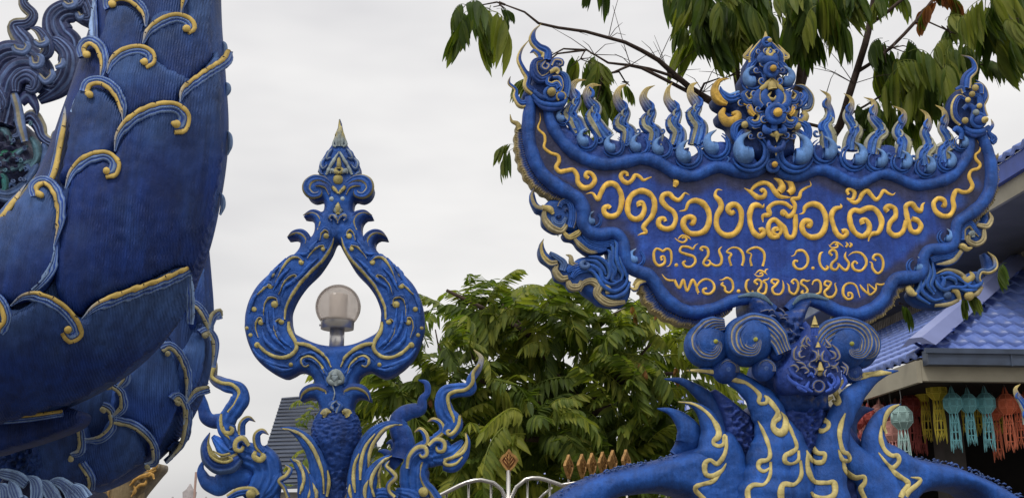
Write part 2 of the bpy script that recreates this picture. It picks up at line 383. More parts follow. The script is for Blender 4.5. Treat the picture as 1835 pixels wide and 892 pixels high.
def lathe(mb, c, prof, col=(.5, .5, .5), n=24, rough=0, seed=0):
    V = []; F = []
    for i, (r, z) in enumerate(prof):
        for j in range(n):
            a = j / n * 2 * math.pi; rr = r
            if rough: rr = r * (1 + rough * noise.noise(Vector((math.cos(a) * 3, math.sin(a) * 3, z * 9 + seed))))
            V.append((c[0] + rr * math.cos(a), c[1] + rr * math.sin(a), c[2] + z))
    for i in range(len(prof) - 1):
        a = i * n; b = a + n; F += [(a + j, a + (j + 1) % n, b + (j + 1) % n, b + j) for j in range(n)]
    F.append(tuple(range(n))[::-1]); F.append(tuple((len(prof) - 1) * n + j for j in range(n)))
    return mb.add(V, F, col)
# ================================================================ THE TEMPLE NAME SIGN
SG = Plane(1390, 400, 6.0, 9.0)
r_txtA = Z(1040, 300, 3.431); r_txtB = Z(1340, 300, 3.431)
r_hl = Z(900, 30, 4.0); r_fl = Z(1100, 120, 4.0); r_cr = Z(1260, 60, 4.0); r_cb = Z(1260, 180, 4.0); r_fr = Z(1440, 130, 4.0)
r_hr = Z(1600, 90, 4.0); r_lm = Z(900, 180, 4.0); r_wl = Z(940, 330, 4.0); r_bl = Z(1130, 460, 4.0); r_mk = Z(1320, 520, 4.0)
r_wr = Z(1600, 330, 4.0); r_br = Z(1460, 440, 4.0); r_al = Z(1160, 650, 3.686); r_ar = Z(1380, 650, 3.686); r_rr = Z(1590, 650, 3.686); r_fr2 = Z(1660, 240, 4.954)
sb = at(1430, 1010, 6.0); 
sign = thing('temple_sign', 'large blue temple name board with gold Thai lettering and a row of flames on top', 'sign', (float(sb[0]), 6.0, 0.0))

up_mid = ID('950,190 981,195')
upper_l = ID('979,178 982,198 986,217 997,240 1015,262 1037,280 1062,290 1090,295 1122,290 1145,285 1167,287 1187,297 1207,309 1230,316 1250,314 1270,304 1290,300 1315,306 1335,311 1352,309 1366,300 1372,288')
upper_r = ID('1388,290 1395,306 1415,317 1435,315 1460,306 1482,307 1502,317 1522,327 1540,330 1560,320 1580,312 1600,316 1620,325 1640,332 1660,331 1680,327 1700,319 1718,303 1731,282 1736,262 1738,235')
outer_l = ID('952,175 950,190 947,220 948,250 957,285 972,312 995,332 1020,347 1037,360 1045,378 1045,400 1056,416 1075,421 1100,418 1115,432 1119,455 1127,477 1147,488 1160,493 1172,505 1183,523 1200,542 1225,556 1255,559 1285,551 1310,540 1335,536 1360,540 1387,556')
outer_r = ID('1410,556 1427,541 1450,538 1475,545 1500,557 1525,563 1542,562 1565,552 1582,537 1592,517 1603,501 1622,497 1642,495 1653,482 1654,462 1664,448 1688,446 1706,439 1711,418 1716,399 1735,385 1755,369 1769,349 1775,327 1775,300 1771,276 1763,256 1755,235')
board_out = np.concatenate([upper_l[1:-1], upper_r[1:], outer_r[::-1], outer_l[::-1][:-1]])
def board_col(x, y, d):
    # deep ultramarine panel with the painted charcoal-violet margin
    nn = np.array([noise.noise(Vector((a * .03, b * .04, 2.0))) for a, b in zip(x, y)])
    edge = 1 - ss(16, 38, d + nn * 16)
    wing = np.maximum(ss(1050, 990, x), ss(1690, 1740, x))
    c = lerp(np.array([.019, .062, .33]), PU, np.clip(np.maximum(edge * .9, wing * .95), 0, 1))
    c = lerp(c, np.array([.03, .12, .50]), np.clip(ss(.1, .5, nn) * .45 * (1 - edge), 0, 1)); return c
fill(MB(), SG, board_out, H=.004, w=10, z0=0, T=.11, g=6, col=board_col).build('board', painted('board_paint', bump=.9, scale=38, var=.28, chip=.35), sign)
mcol = pc(BM, left=BL, right=BL, e=.5)
for P, wd in ((upper_l, [9, 11, 12, 12, 12, 12, 11, 12, 11, 9]), (upper_r, [9, 11, 11, 11, 10, 10, 11, 11, 10]),
              (outer_l, [11, 12, 12, 13, 13, 12, 11, 12, 12, 12, 12, 11, 9]), (outer_r, [9, 11, 12, 12, 12, 12, 10, 11, 11, 12, 11, 10])):
    stroke(MB(), SG, P, wd, hf=.95, z0=.0, col=mcol, back=1.6).build('frame_moulding', M_PAINT, sign)
# chalky pale tops where the mouldings meet over the neck
CHALK = np.array([.13, .22, .30])
for P in ('1318,534 1342,530 1362,534 1380,548', '1416,548 1430,535 1452,532 1480,539'):
    stroke(MB(), SG, ID(P), [1.5, 4.5, 4.5, 1.5], hf=.4, z0=.036, col=CHALK).build('worn_ridge', M_PAINT, sign)

# ---- lettering
def letter(f, txts, hw, name='letter', hf=.95):
    mb = MB()
    for t in txts:
        if isinstance(t, tuple): P, ws = t
        else: P, ws = t, [.5, .9, 1, 1, 1, 1, 1, 1, .95, .85]
        gc = pc(GD, left=GD * .92, right=np.array([.82, .55, .14]), ridge=GD * 1.06)
        stroke(mb, SG, f(P), np.array(ws) * hw, hf=hf, z0=.002, col=gc, back=.2, step=1.6, hand=.07)
    return mb.build(name, M_GOLD, sign)
tap = [.12, .55, .95, 1, 1, 1, 1, 1, 1, 1, .95, .8]; pat = tap[::-1]
A, B = r_txtA, r_txtB
letter(r_lm, [('268,85 272,140 256,190 264,215 300,250 306,292 300,340 345,378 398,398 405,440 385,480 410,512 455,506 505,500 535,540 542,590 580,628 632,618 662,575 642,530 606,520 596,545 618,560', [.15, .4, .5, .6, .7, .8, .9, 1, 1, 1.05, 1, .9, .7])], 4.6, 'flourish')
letter(A, [('30,165 72,160 105,197 124,160 150,115 190,100 225,120 250,170 250,230 230,285 190,303 152,290 143,255 168,240 182,252', tap)], 5.0)
letter(A, [('288,55 285,38 262,32 247,55 262,85 292,97 318,78 336,50 362,58 385,80 410,72 437,60', [.7, .9, 1, 1, 1, 1, .8, .6, .3])], 4.0)
letter(A, [('362,240 358,222 382,222 392,262 372,306 334,320 298,296 289,240 310,178 360,148 410,155 446,190 455,240 440,300 402,345 386,372 403,400 372,410 350,420', [.9, .9, .9, 1, 1, 1, 1, 1, 1, .95, .8, .5, .15])], 5.2)
letter(A, [('672,172 642,160 622,185 600,203 570,190 545,165 508,172 500,208 530,245 570,275 585,320 565,368 522,380 482,358 484,322 512,315 522,333', tap)], 4.7)
letter(A, [('576,60 572,82', [.15, .9]), ('573,80 586,95 576,122', [1, 2.3, 3, 1.5])], 2.2)
letter(A, [('606,270 645,262 664,220 705,205 752,224 785,270 790,330 765,388 710,410 660,400 632,360 638,322 668,305 696,318 690,345 674,338', tap)], 5.3)
letter(A, [('874,142 840,140 828,175 856,210 864,248 838,300 836,360 860,402 905,420 955,400 985,340 985,270 955,232 920,236 906,262 926,284 944,272', tap)], 5.2)
letter(B, [('100,222 90,245 60,233 28,240 10,290 14,350 35,402 70,425 97,406 88,382 66,388', tap)], 5.0)
letter(B, [('180,392 176,376 156,384 160,410 190,415 203,388 190,345 160,322 130,342 124,395 150,430 190,425', [.8] * 5 + [.95] * 5), ('186,335 222,372 240,424 270,430 287,400 291,330 290,290', [.9, 1, 1, 1, .9]),
            ('92,338 92,300 132,290 126,252 165,222 222,222 268,252', [.2, .8, .9, .9, .9, .8, .7]), ('222,292 208,285 216,270 244,302 276,285 288,235 272,198 312,188 326,150 360,125 386,112 380,84', [.9, .9, .9, .9, .8, .7, .4, .15])], 4.7)
letter(B, [('-24,128 18,155 58,185 95,182 106,156 90,140 76,152', [.2, 1, 1.2, 1, .9, .8]), ('8,158 45,115 95,96 136,112 164,150 194,180 240,186 270,184', [.5, .9, 1, 1.2, 1.1, .7, .15]),
            ('155,66 195,88 208,125 190,155', [.1, 1.1, 1.7, 1.4]), ('214,74 256,94 270,138 248,162', [.1, 1.1, 1.7, 1.3])], 4.2)
letter(B, [('308,290 340,280 352,245 395,226 445,245 475,300 475,360 445,415 390,430 345,405 330,362 348,332 380,338 376,362 358,354', tap)], 5.2)
letter(B, [('566,222 572,245 532,258 512,300 525,360 546,410 580,430 606,410 596,390 574,396', tap)], 4.8)
letter(B, [('704,350 698,328 724,324 745,360 736,402 700,425 655,400 630,350 625,292 650,264 690,270 730,252 775,256 810,300 820,350 800,400 762,410 746,428 740,455', [.9, .9, 1, 1, 1, .95, .95, 1, 1, 1, .8, .2])], 5.0)
letter(B, [('618,168 608,146 630,134 654,158 644,196 618,200', [.7, .9, .9, .9, .6]), ('606,190 650,218 682,203 702,165 730,146 757,172 786,200 812,178 832,146 862,162 890,170 910,150', [.4, 1, 1.1, 1, .9, .9, .8, .5, .12])], 4.1)
letter(B, [('858,272 844,254 866,240 902,256 905,302 872,342 866,392 902,420 945,402 966,355 970,325', [.9, 1, 1, 1, 1, 1, 1, .8]), ('1090,215 1072,232 1062,268 1036,260 1005,226 970,240 974,292 988,350 1004,392 1040,398 1062,364 1042,328 1004,316', tap[:6] + [1] * 7)], 4.7)
letter(r_fr2, [('132,630 160,640 152,592 100,575 60,620 80,690 140,730 205,724 240,660 232,580 262,506 320,520 376,510 405,460 376,385 395,330 455,310 474,275 436,225 432,190 468,155 475,110 447,60', [.8, .9, 1, 1, 1, 1, .95, .9, .85, .75, .7, .65, .6, .4, .15])], 4.5, 'flourish')
# second line
s2 = 2.6
letter(A, [('500,572 494,552 514,550 516,588 482,605 456,580 450,530 465,502 490,508 506,516 530,502 554,516 558,570 546,604 515,612', pat)], s2)
def dot(f, x, y, r):
    p = f('%g,%g' % (x, y))[0]; ball(MB(), SG, p[0], p[1], r, hf=.8, col=GD).build('full_stop', M_GOLD, sign)
dot(A, 589, 601, 3.8); dot(B, 399, 620, 3.5); dot(A, 971, 761, 3.8)
letter(A, [('734,463 705,480 690,502 660,490 622,490 612,518 650,535 695,550 705,582 680,610 645,610 630,587 646,577', tap)], s2)
letter(A, [('573,428 600,452 630,462 652,446 640,430 622,436', [.2, 1, 1, .9, .8]), ('600,440 625,420 660,430 680,446', [.5, 1, 1, .3])], 2.1)
letter(A, [('752,512 736,502 752,490 780,502 784,540 762,572 756,594 778,606 798,590 788,572 764,576', pat), ('796,588 830,605 860,596 867,560 852,512 872,483', [.8, 1, 1, 1, .9, .2])], s2)
letter(A, [('926,605 914,562 926,534 898,520 930,495 970,500 996,530 1002,570 992,605', [.9, 1, .8, .5, .9, 1, 1, 1])], s2)
letter(B, [('90,608 101,562 95,522 60,495 20,500 -6,522 20,535 14,570 22,606', [.9, 1, 1, 1, .9, .5, .8, 1])], s2)
letter(B, [('253,550 285,540 302,515 340,515 365,550 365,592 340,622 305,625 280,600 286,576 306,578', tap)], s2)
letter(B, [('466,518 445,532 438,572 450,610 474,630 491,616 478,606', tap)], s2)
letter(B, [('516,542 500,526 515,510 540,520 545,560 516,590 512,620 540,630 556,604 540,578', pat), ('552,590 582,624 606,630 620,592 596,552 604,514', [.8, 1, 1, 1, .9, .2])], s2)
letter(B, [('490,468 515,495 550,490 548,474 534,478', [.2, 1, 1, .8]), ('505,480 530,462 560,470 590,490', [.5, 1, 1, .3]), ('598,456 612,476 600,492', [.2, 1.2, 1]), ('620,458 636,476 624,492', [.2, 1.2, 1])], 2.0)
letter(B, [('606,552 645,525 690,527 722,560 725,600 695,635 655,630 640,600 655,580 672,592', tap)], s2)
letter(B, [('738,580 760,588 766,622 795,652 824,630 830,580 810,542 780,540 768,560 786,573', tap)], s2)
# third line
s3 = 2.4
letter(A, [('490,643 530,690 580,697', [.1, .8, 1.1]), ('575,690 606,742 632,694 655,760 690,694 726,770', [1.2, 1, 1.2, 1, 1.2, .9]), ('722,780 712,745 735,705 772,688 810,705 822,745 796,776 760,774 754,752 776,744', [.3, .8, 1, 1, 1.1, 1.1, 1, .9])], s3, 'flourish')
letter(A, [('845,690 872,692 900,680 930,700 937,745 916,770 890,760 886,736 866,722 878,708', tap)], s3)
letter(A, [('1044,686 1022,700 1017,740 1034,772 1058,770 1054,756', tap)], s3)
letter(B, [('58,720 40,704 58,690 80,702 80,732 62,760 80,780 106,770 112,722 94,700 122,688 134,668', pat)], s3)
letter(B, [('28,648 60,670 90,665 86,650 70,655', [.2, 1, 1, .8]), ('45,655 70,635 100,645 120,662', [.5, 1, 1, .3]), ('104,644 112,628 128,626', [.9, .9, .3])], 1.9)
letter(B, [('162,718 145,706 152,690 186,697 170,725 150,746 160,776 196,780 216,750 216,710 204,683', pat)], s3)
letter(B, [('232,704 250,728 256,764 285,780 306,750 306,710 286,690 268,704 281,716', tap)], s3)
letter(B, [('392,686 365,700 336,694 326,716 352,735 366,760 350,780 330,770 340,756', tap)], s3)
letter(B, [('394,722 405,700 430,695 446,720 442,768 408,782', [.6, .9, 1, 1, .9, .5])], s3)
letter(B, [('490,732 470,720 480,700 510,710 495,740 470,766 485,796 520,795 542,760 534,716 552,710', pat)], s3)
letter(B, [('618,792 616,772 636,776 640,802 610,810 585,780 590,732 625,712 664,730 688,800', [.8, .9, 1, 1.1, 1.1, 1, .9, .4]), ('686,718 708,752 742,782', [.4, 1.2, .5]), ('734,714 744,782 784,756 786,714', [.4, .9, .9, .4]), ('738,716 784,756', [.6, .8]), ('786,714 812,722 842,714 860,680', [.5, .9, .7, .1])], s3, 'flourish')

# ---- comma curls with rings
def comma(cx, cy, r, flip=1, z0=.02, name='comma_curl', rot=0, rings=2, c=LB, horn=1.0):
    mb = MB(); a = R(rot); ca, sa = math.cos(a), math.sin(a)
    def tf(pts):
        q = np.array(pts, float); x = q[:, 0] * flip; y = q[:, 1]; return np.column_stack([cx + r * (x * ca - y * sa), cy + r * (x * sa + y * ca)])
    cc = pc(c * .8, tip=np.array([.34, .42, .50]), tv=.12, ridge=c, end=BM, ev=.9, rw=.5)
    stroke(mb, SG, tf([(.05, -1.35 * horn), (-.62, -.85), (-.78, -.2), (-.42, .28), (.12, .25)]), np.array([.04, .20, .34, .56, .66, .5]) * r, hf=.8, z0=z0, col=cc, back=.5)
    for k in range(rings):
        q = 1.0 + .27 * k
        th = np.radians(np.linspace(175 - 12 * k, -62, 12)); stroke(mb, SG, tf(np.column_stack([q * np.cos(th), .05 + q * np.sin(th)])), np.array([.05, .13, .15, .14, .04]) * r, hf=1.0, z0=z0 - .008 * k, col=BM, back=1.2)
    return mb.build(name, M_PAINT, sign)
fl_band = []
# backing band the flames grow out of
def band(P, up, dn, parent=sign):
    P = smooth(P, 4); t = np.gradient(P, axis=0); t /= np.hypot(t[:, 0], t[:, 1])[:, None]; n = np.stack([t[:, 1], -t[:, 0]], -1)
    k = np.linspace(0, 1, len(P)); u = np.interp(k, np.linspace(0, 1, len(up)), up); bump_ = 1 + .12 * np.sin(k * 40)
    O = np.concatenate([P + n * (u * bump_)[:, None], (P - n * dn)[::-1]])
    fill(MB(), SG, O, H=.02, w=14, z0=-.01, T=.06, g=5, col=np.array([.02, .06, .27]), sm=False, step=3, rough=.012).build('flame_band', M_PLAS, parent)
band(upper_l[1:-1], [14, 30, 42, 44, 46, 50, 40, 44, 40], 4); band(upper_r[1:-1], [40, 44, 40, 46, 48, 46, 44, 44, 22], 4)
YC = np.array([.60, .47, .17])
for x, y, r in ((1008, 212, 11), (1050, 252, 15), (1098, 263, 15), (1144, 262, 15), (1184, 267, 15), (1232, 278, 19), (1281, 262, 20)):
    comma(x, y, r, 1)
for x, y, r in ((1475, 272, 19), (1529, 282, 19), (1569, 289, 16), (1614, 292, 15), (1657, 300, 15), (1694, 291, 14), (1720, 258, 11)):
    comma(x, y, r, -1)
comma(1339, 276, 26, 1, z0=.05); comma(1420, 278, 26, -1, z0=.05)

def footcurls(pts, flip):
    for x, y, r in pts:
        P = spiral(x, y, 1.2, r, 200 if flip > 0 else -20, .9 * flip, 10)
        stroke(MB(), SG, P, [r * .22, r * .3, r * .32, r * .12], hf=1.0, z0=.012, col=pc(BM, ridge=LB * .7), back=1).build('foot_curl', M_PAINT, sign)
footcurls([(1030, 228, 7), (1074, 252, 8), (1122, 256, 8), (1165, 258, 8), (1208, 262, 8), (1256, 258, 9), (1300, 286, 8), (1090, 240, 6), (1142, 236, 6), (1186, 236, 6)], 1)
footcurls([(1452, 262, 8), (1502, 268, 9), (1550, 276, 8), (1592, 280, 8), (1636, 284, 8), (1676, 282, 8), (1462, 240, 8), (1706, 262, 7)], -1)
# ---- flames
YC = np.array([.60, .47, .17])
def flame(f, P, ws, side=1, name='flame', z0=-.005, tv=.28):
    mb = MB(); Q = f(P) if isinstance(P, str) else P; ws = [q * 1.14 for q in ws]
    cream = np.array([.34, .34, .26])
    cc = pc(BM * 1.2, tip=YC * 1.05, tv=tv, left=cream if side > 0 else BL, right=BL if side > 0 else cream, ridge=LB * .9, e=.5, rw=.16)
    stroke(mb, SG, Q, ws, hf=.62, z0=z0, col=cc, grooves=4, gd=.5, back=.6, step=1.8)
    for fr_, sd_ in ((.34, 1), (.55, -1), (.74, 1)):
        i0 = Q[min(n0 - 1, int(fr_ * n0))] if False else Q[min(len(Q) - 1, int(fr_ * len(Q)))]; wl = ws[min(len(ws) - 1, int(fr_ * len(ws)))]; sx = side * sd_
        stroke(mb, SG, np.array([[i0[0] + sx * wl * .2, i0[1] - wl * .9], [i0[0] + sx * wl * .85, i0[1] - wl * .1], [i0[0] + sx * wl * .75, i0[1] + wl * .7], [i0[0] + sx * wl * .2, i0[1] + wl * .9]]), [.8, wl * .24, wl * .26, .8], hf=1.2, z0=z0 + .012, col=cream * 1.1 if sd_ < 0 else BM * 1.3, back=1, step=1.8)
    # a swelling lower strand with notches on the outer side
    n = len(Q); k = int(n * .55); S = Q[k:] + np.array([-side * ws[-1] * .62, 0])
    stroke(mb, SG, S, np.array([.1, .42, .5, .35]) * ws[-1], hf=.9, z0=z0 + .006, col=pc(np.array([.33, .32, .21]), right=BM, left=None), grooves=2, gd=.3, back=.6, step=1.8)
    for j in (.25, .5, .72):
        q = S[min(len(S) - 1, int(j * len(S)))]; stroke(mb, SG, np.array([[q[0] - side * ws[-1] * .5, q[1]], [q[0] - side * ws[-1] * .15, q[1] + 1]]), [.8, .5], hf=1, z0=z0 + .024, col=DK)
    return mb.build(name, M_PAINT, sign)
wf = [.3, 3.4, 6.4, 9.4, 7.8, 11.2, 9.4, 13.5, 14]
flame(r_hl, '605,452 540,458 500,505 512,560 535,610 500,665 490,710 530,765 565,840', wf)
flame(r_hl, '710,490 645,492 612,545 630,610 672,660 655,720 690,790 745,870', wf)
flame(r_fl, '97,122 45,150 22,215 52,280 88,330 60,385 62,430 108,470 100,560', wf)
flame(r_fl, '297,130 238,160 213,220 242,280 275,330 245,380 252,430 300,475 290,560', wf)
flame(r_fl, '421,110 390,160 385,230 422,282 458,330 430,390 442,440 468,480 450,560', wf)
flame(r_fl, '607,108 562,132 552,190 590,250 602,292 572,335 592,390 618,440 590,560', wf)
wg = [.3, 3.0, 5.6, 8.4, 7.2, 10.2, 8.8, 12.4, 13]
flame(r_fr, '118,122 180,165 172,222 190,290 180,340 145,385 170,450 180,540', wg, -1)
flame(r_fr, '290,147 345,190 338,258 315,310 348,370 368,420 340,480 330,560', wg, -1)
flame(r_fr, '433,175 500,205 508,270 494,322 548,390 550,440 500,490 480,590', wg, -1)
flame(r_fr, '645,237 715,278 718,335 682,392 675,435 710,490 708,540 690,620', wg, -1)
flame(r_hr, '195,420 245,460 255,530 228,590 252,650 255,700 215,750 220,830', wg, -1)
flame(r_hr, '305,390 365,430 378,500 355,560 390,620 398,680 350,725 355,810', wg, -1)

# ---- fringe of combed teeth outside the frame
def fringe(P, off, w0, gold=True, side=1, dens=3.6):
    Q = smooth(P, dens); t = np.gradient(Q, axis=0); t /= np.hypot(t[:, 0], t[:, 1])[:, None]; n = side * np.stack([t[:, 1], -t[:, 0]], -1)
    k = np.linspace(0, 1, len(Q)); wv = np.interp(k, np.linspace(0, 1, len(w0)), w0) * (1 + .10 * np.sin(k * 61))
    mb = MB(); O = np.concatenate([Q + n * (off - 3), (Q + n * (off + wv)[:, None])[::-1]])
    def cf(x, y, d): return lerp(np.array([.42, .33, .14]) if gold else BL, BL * .7, ss(3, 7, d))
    fill(mb, SG, O, H=.014, w=6, z0=-.03, T=.05, g=4, col=cf, sm=False)
    for i in range(1, len(Q) - 1):
        a = Q[i] + n[i] * (off - 2) + t[i] * 3; b = Q[i] + n[i] * (off + wv[i] * (.94 if i % 4 else 1.05))
        stroke(mb, SG, np.array([a, (a + b) / 2 + t[i] * 1.2, b]), [1.9, 1.6, .9], hf=1.1, z0=-.02, col=pc(BL * .8, end=(YC * .8 if gold else SL), ev=.7), step=4, nu=5)
    return mb.build('fringe', M_PAINT, sign)
fringe(outer_l[2:8], 10, [10, 15, 17, 16, 12, 9], side=-1)
stroke(MB(), SG, r_hl('60,690 72,740 112,760 130,800'), [.5, 3, 5, 5], hf=.8, z0=-.02, col=YC * .8).build('fringe_tip', M_PAINT, sign)
fringe(ID('1147,488 1160,493 1172,505 1183,523 1200,542 1225,556 1255,559 1285,551 1310,540'), 10, [8, 18, 20, 18, 15, 15, 15, 12, 4], side=-1)
fringe(outer_r[4:13], 9, [3, 10, 12, 13, 14, 16, 16, 14, 8], side=-1)
fringe(outer_r[18:26], 9, [6, 9, 10, 10, 9, 8], side=-1)
stroke(MB(), SG, r_fr2('655,160 640,200 600,180'), [.5, 3.5, 3], hf=.8, z0=-.02, col=YC * .6).build('fringe_tip', M_PAINT, sign)

# ---- left head
def part(name, strokes, z0=0.0, body=None, bcol=NV, H=.03, bw=12, m=None, parent=None, T=.05, fr=None, rough=0):
    fr = fr or SG; mb = MB()
    if body is not None: fill(mb, fr, body, H=H, w=bw, z0=z0 - (.034 if strokes else .02), T=T, g=4.5, col=bcol, rough=rough)
    for s_ in strokes:
        P, wv, cc = s_[0], s_[1], s_[2]; kw = s_[3] if len(s_) > 3 else {}
        kw = dict(kw); zz = z0 + kw.pop('z', 0.0)
        if kw.pop('ball', None): ball(mb, fr, P[0], P[1], wv, z0=zz, col=cc, **kw)
        else: stroke(mb, fr, P, wv, z0=zz, col=cc, **kw)
    return mb.build(name, m or M_PAINT, parent or sign)
edge = pc(BM, left=YC, e=.5); edgeR = pc(BM, right=YC, e=.5); edgeC = pc(BL, ridge=YC, rw=.3); goldish = pc(YC, left=BL, right=YC * .8)
g3 = dict(grooves=3, hf=.7, gd=.35)
h = r_hl
part('finial_head', [], z0=.0, body=h('190,600 150,560 175,500 215,470 205,410 215,330 270,310 330,300 400,320 430,400 455,480 470,560 450,640 400,670 330,670 240,650'), bcol=BL * .7)
part('tall_flame', [(h('278,58 228,108 215,175 258,230 312,262 312,320'), [.4, 3, 7.5, 9, 10, 10], pc(BM, tip=YC, tv=.15, left=BL, right=YC), g3), (h('196,268 225,252 255,275 262,300'), [.5, 4, 5, 4], edgeR)], z0=.01)
part('left_flame', [(h('196,165 140,235 118,310 150,385 182,440 175,505 230,555'), [.4, 2.5, 4.5, 5.5, 6.5, 7.5, 9], pc(BM, tip=YC, tv=.2, left=BL, right=YC, e=.1), g3)], z0=.005)
part('small_flame', [(h('58,430 48,480 95,525 95,575 130,630 185,625'), [.3, 3, 3.8, 5.5, 7.5, 7], pc(BM, tip=np.array([.2, .15, .08]), tv=.12, right=YC, e=.2), g3)], z0=.005)
part('swirl', [(h('285,318 228,340 222,415 265,465 325,445 350,395 300,380'), [3.5, 6, 8, 8, 7, 5, 3], pc(BL, left=YC, e=.55), g3), (h('300,345 272,385 300,405 322,380 300,362'), [3, 4, 4, 4, 3], edgeC, dict(z=.02))], z0=.03)
part('curl', [(h('345,370 370,330 415,335 420,360 395,368'), [5, 5, 4.5, 4, 2], edgeC)], z0=.03)
part('curl', [(h('330,420 370,400 392,415 380,435'), [4, 5, 4, 3], goldish)], z0=.045)
part('cheek', [(h('385,410 440,440 458,510 445,590'), [3, 6, 7, 6], pc(BM, right=BL, left=LB * .7), g3)], z0=.03)
part('ear_leaf', [(h('320,450 312,490 345,510 380,500 400,530'), [3, 4, 5, 6, 6], pc(BM, left=YC), g3), (h('350,455 400,460 415,520 400,560'), [2.5, 4, 4, 3], edge)], z0=.04)
part('eye', [(h('340,568')[0], 8, YC * .7, dict(ball=1, hf=1, z=.02)), (ringp(900 + 340 / 4, 30 + 568 / 4, 11, 0, 350), 3, BM), (h('412,590')[0], 7.5, pc(BM)(np.array([0.]), np.array([0.]))[0], dict(ball=1, hf=1)), (ringp(900 + 412 / 4, 30 + 592 / 4, 8, 120, 400), 2, YC * .6, dict(z=.005))], z0=.035)
part('jaw', [(h('205,575 265,635 340,652 420,645 455,600'), [3, 4.5, 5, 5, 3], BM, dict(hf=1)), (h('210,545 265,590 310,600'), [3, 4.5, 3], BM * .9), (h('215,610 280,668 350,680 425,670'), [2, 4, 4, 3], BL)], z0=.035)
# ---- right head
h = r_hr
part('finial_head', [], z0=.0, body=h('470,280 560,240 620,260 670,330 670,450 660,560 600,600 520,590 470,540 410,480 420,360'), bcol=BL * .6)
part('tall_flame', [(h('480,40 555,68 580,140 525,200 512,280'), [.4, 3, 6.5, 9, 10], pc(BM * 1.2, tip=YC * .6, tv=.12, left=YC, right=BL), g3)], z0=.01)
part('right_flame', [(h('590,215 640,260 660,330 630,400 645,480'), [1, 4, 6, 8, 9], pc(BM, left=YC), g3), (h('700,495 712,540 685,590 720,640 700,665'), [.3, 3, 4, 7, 6], pc(BM, tip=YC, tv=.15), g3)], z0=.005)
part('swirl', [(h('510,370 455,350 420,410 425,490 470,540'), [3, 5, 6.5, 7, 6], pc(BL, right=YC, e=.45), g3), (h('480,440 520,410 560,440 545,500'), [4, 5, 5, 4], pc(BL, left=SL)), (h('430,300 470,285 490,320'), [3, 4.5, 4], edgeR)], z0=.03)
for bb in [(h(q)[0], r_, c_, dict(ball=1, hf=.9)) for q, r_, c_ in (('508,378', 5, YC), ('538,337', 5.5, YC * .8), ('560,292', 6, YC * .8), ('590,420', 5, YC * .8), ('565,468', 6, GB * 1.4), ('487,525', 6, YC * .8))]: part('boss', [bb], z0=.045)
part('curl', [(h('545,340 590,345 600,400 570,430'), [3, 5, 5, 3], BM, g3), (h('560,260 605,270 610,330'), [2, 4, 4], edge)], z0=.035)
part('eye', [(ringp(1600 + 585 / 4, 90 + 520 / 4, 12, 0, 350), 3.4, BM), (h('618,527')[0], 6, YC, dict(ball=1, hf=1.1, pt=.5, z=.02)), (h('590,522')[0], 10, BL, dict(ball=1, hf=.7))], z0=.04)
part('jaw', [(h('485,565 540,600 610,600 665,560'), [3, 5, 5, 3], BM, dict(hf=1)), (h('490,595 560,628 640,610'), [2, 4, 3], BL)], z0=.035)
part('curl', [(h('420,590 445,570 480,600 470,650'), [3, 5, 5, 4], BM)], z0=.02)

# ---- central crest
h = r_cr
part('crest_body', [], z0=.0, body=h('425,30 470,110 505,150 500,210 555,250 560,300 620,330 600,400 560,440 640,480 700,500 700,590 690,680 650,740 660,860 560,900 480,950 400,900 260,860 210,760 200,660 130,620 120,560 200,560 100,500 100,440 260,450 300,420 275,330 310,260 320,200 350,150 380,90'), bcol=BL * .6, H=.05, bw=18, T=.09)
mirror = lambda Q, ax: np.column_stack([2 * ax - Q[:, 0], Q[:, 1]])
def sym(name, f, items, axf, z0, kw=g3):
    for s_ in (0, 1):
        for P, wv, cc in items:
            Q = f(P); A_ = axf(Q[:, 1])
            part(name, [(np.column_stack([2 * A_ - Q[:, 0], Q[:, 1]]) if s_ else Q, wv, mirc(cc) if s_ else cc, kw)], z0=z0)
def mirc(c): return (lambda u, v: c(-u, v)) if callable(c) else c
axc = lambda y: 1365.5 + (y - 60) * (1381 - 1365.5) / 240
sym('crest_tier', h, [('400,70 360,130 330,180 330,230', [2, 5, 7, 6], pc(BM * .8, right=YC)), ('340,100 300,160 280,190 330,200', [1, 4, 4, 5], pc(YC, left=BM)), ('370,210 330,250 320,290 370,280', [3, 7, 8, 5], BM)], axc, .04)
part('spire_tip', [(h('423,10 425,40 425,80 425,100'), [.4, 3, 6.5, 7], pc(YC, end=BM, ev=.75), dict(hf=.9)), (h('432,103')[0], 4, YC, dict(ball=1, z=.05)), (ringp(1260 + 425 / 4, 60 + 98 / 4, 7, 0, 350), 3, BM, dict(z=.02))], z0=.05)
part('crest_leaf', [(h('445,140 425,175 450,195 475,170 450,150'), [2, 3, 3, 3, 1], YC), (h('400,180 380,220 430,230 480,225 480,180'), [4, 7, 8, 7, 4], BM * .8), (h('440,225 410,265 450,270 480,255 445,230'), [1.5, 3, 3, 3, 1], SL)], z0=.07)
comma(1260 + 335 / 4, 60 + 355 / 4, 17, 1, z0=.06, name='horn_curl', c=LB); comma(1260 + 552 / 4, 60 + 355 / 4, 17, -1, z0=.06, name='horn_curl', c=LB)
def pearl(x, y, r, z0):
    part('pearl', [(ringp(x, y, r * 1.5, 0, 352), r * .55, BM, dict(hf=.9)), ((x, y), r * 1.3, BL, dict(ball=1, hf=.5)), ((x + r * .15, y), r * .85, GD * .85, dict(ball=1, hf=1.0, z=.02))], z0=z0)
pearl(1260 + 447 / 4, 60 + 306 / 4, 7, .09); pearl(1260 + 472 / 4, 60 + 622 / 4, 9.5, .10); pearl(1380, 301, 6.5, .04)
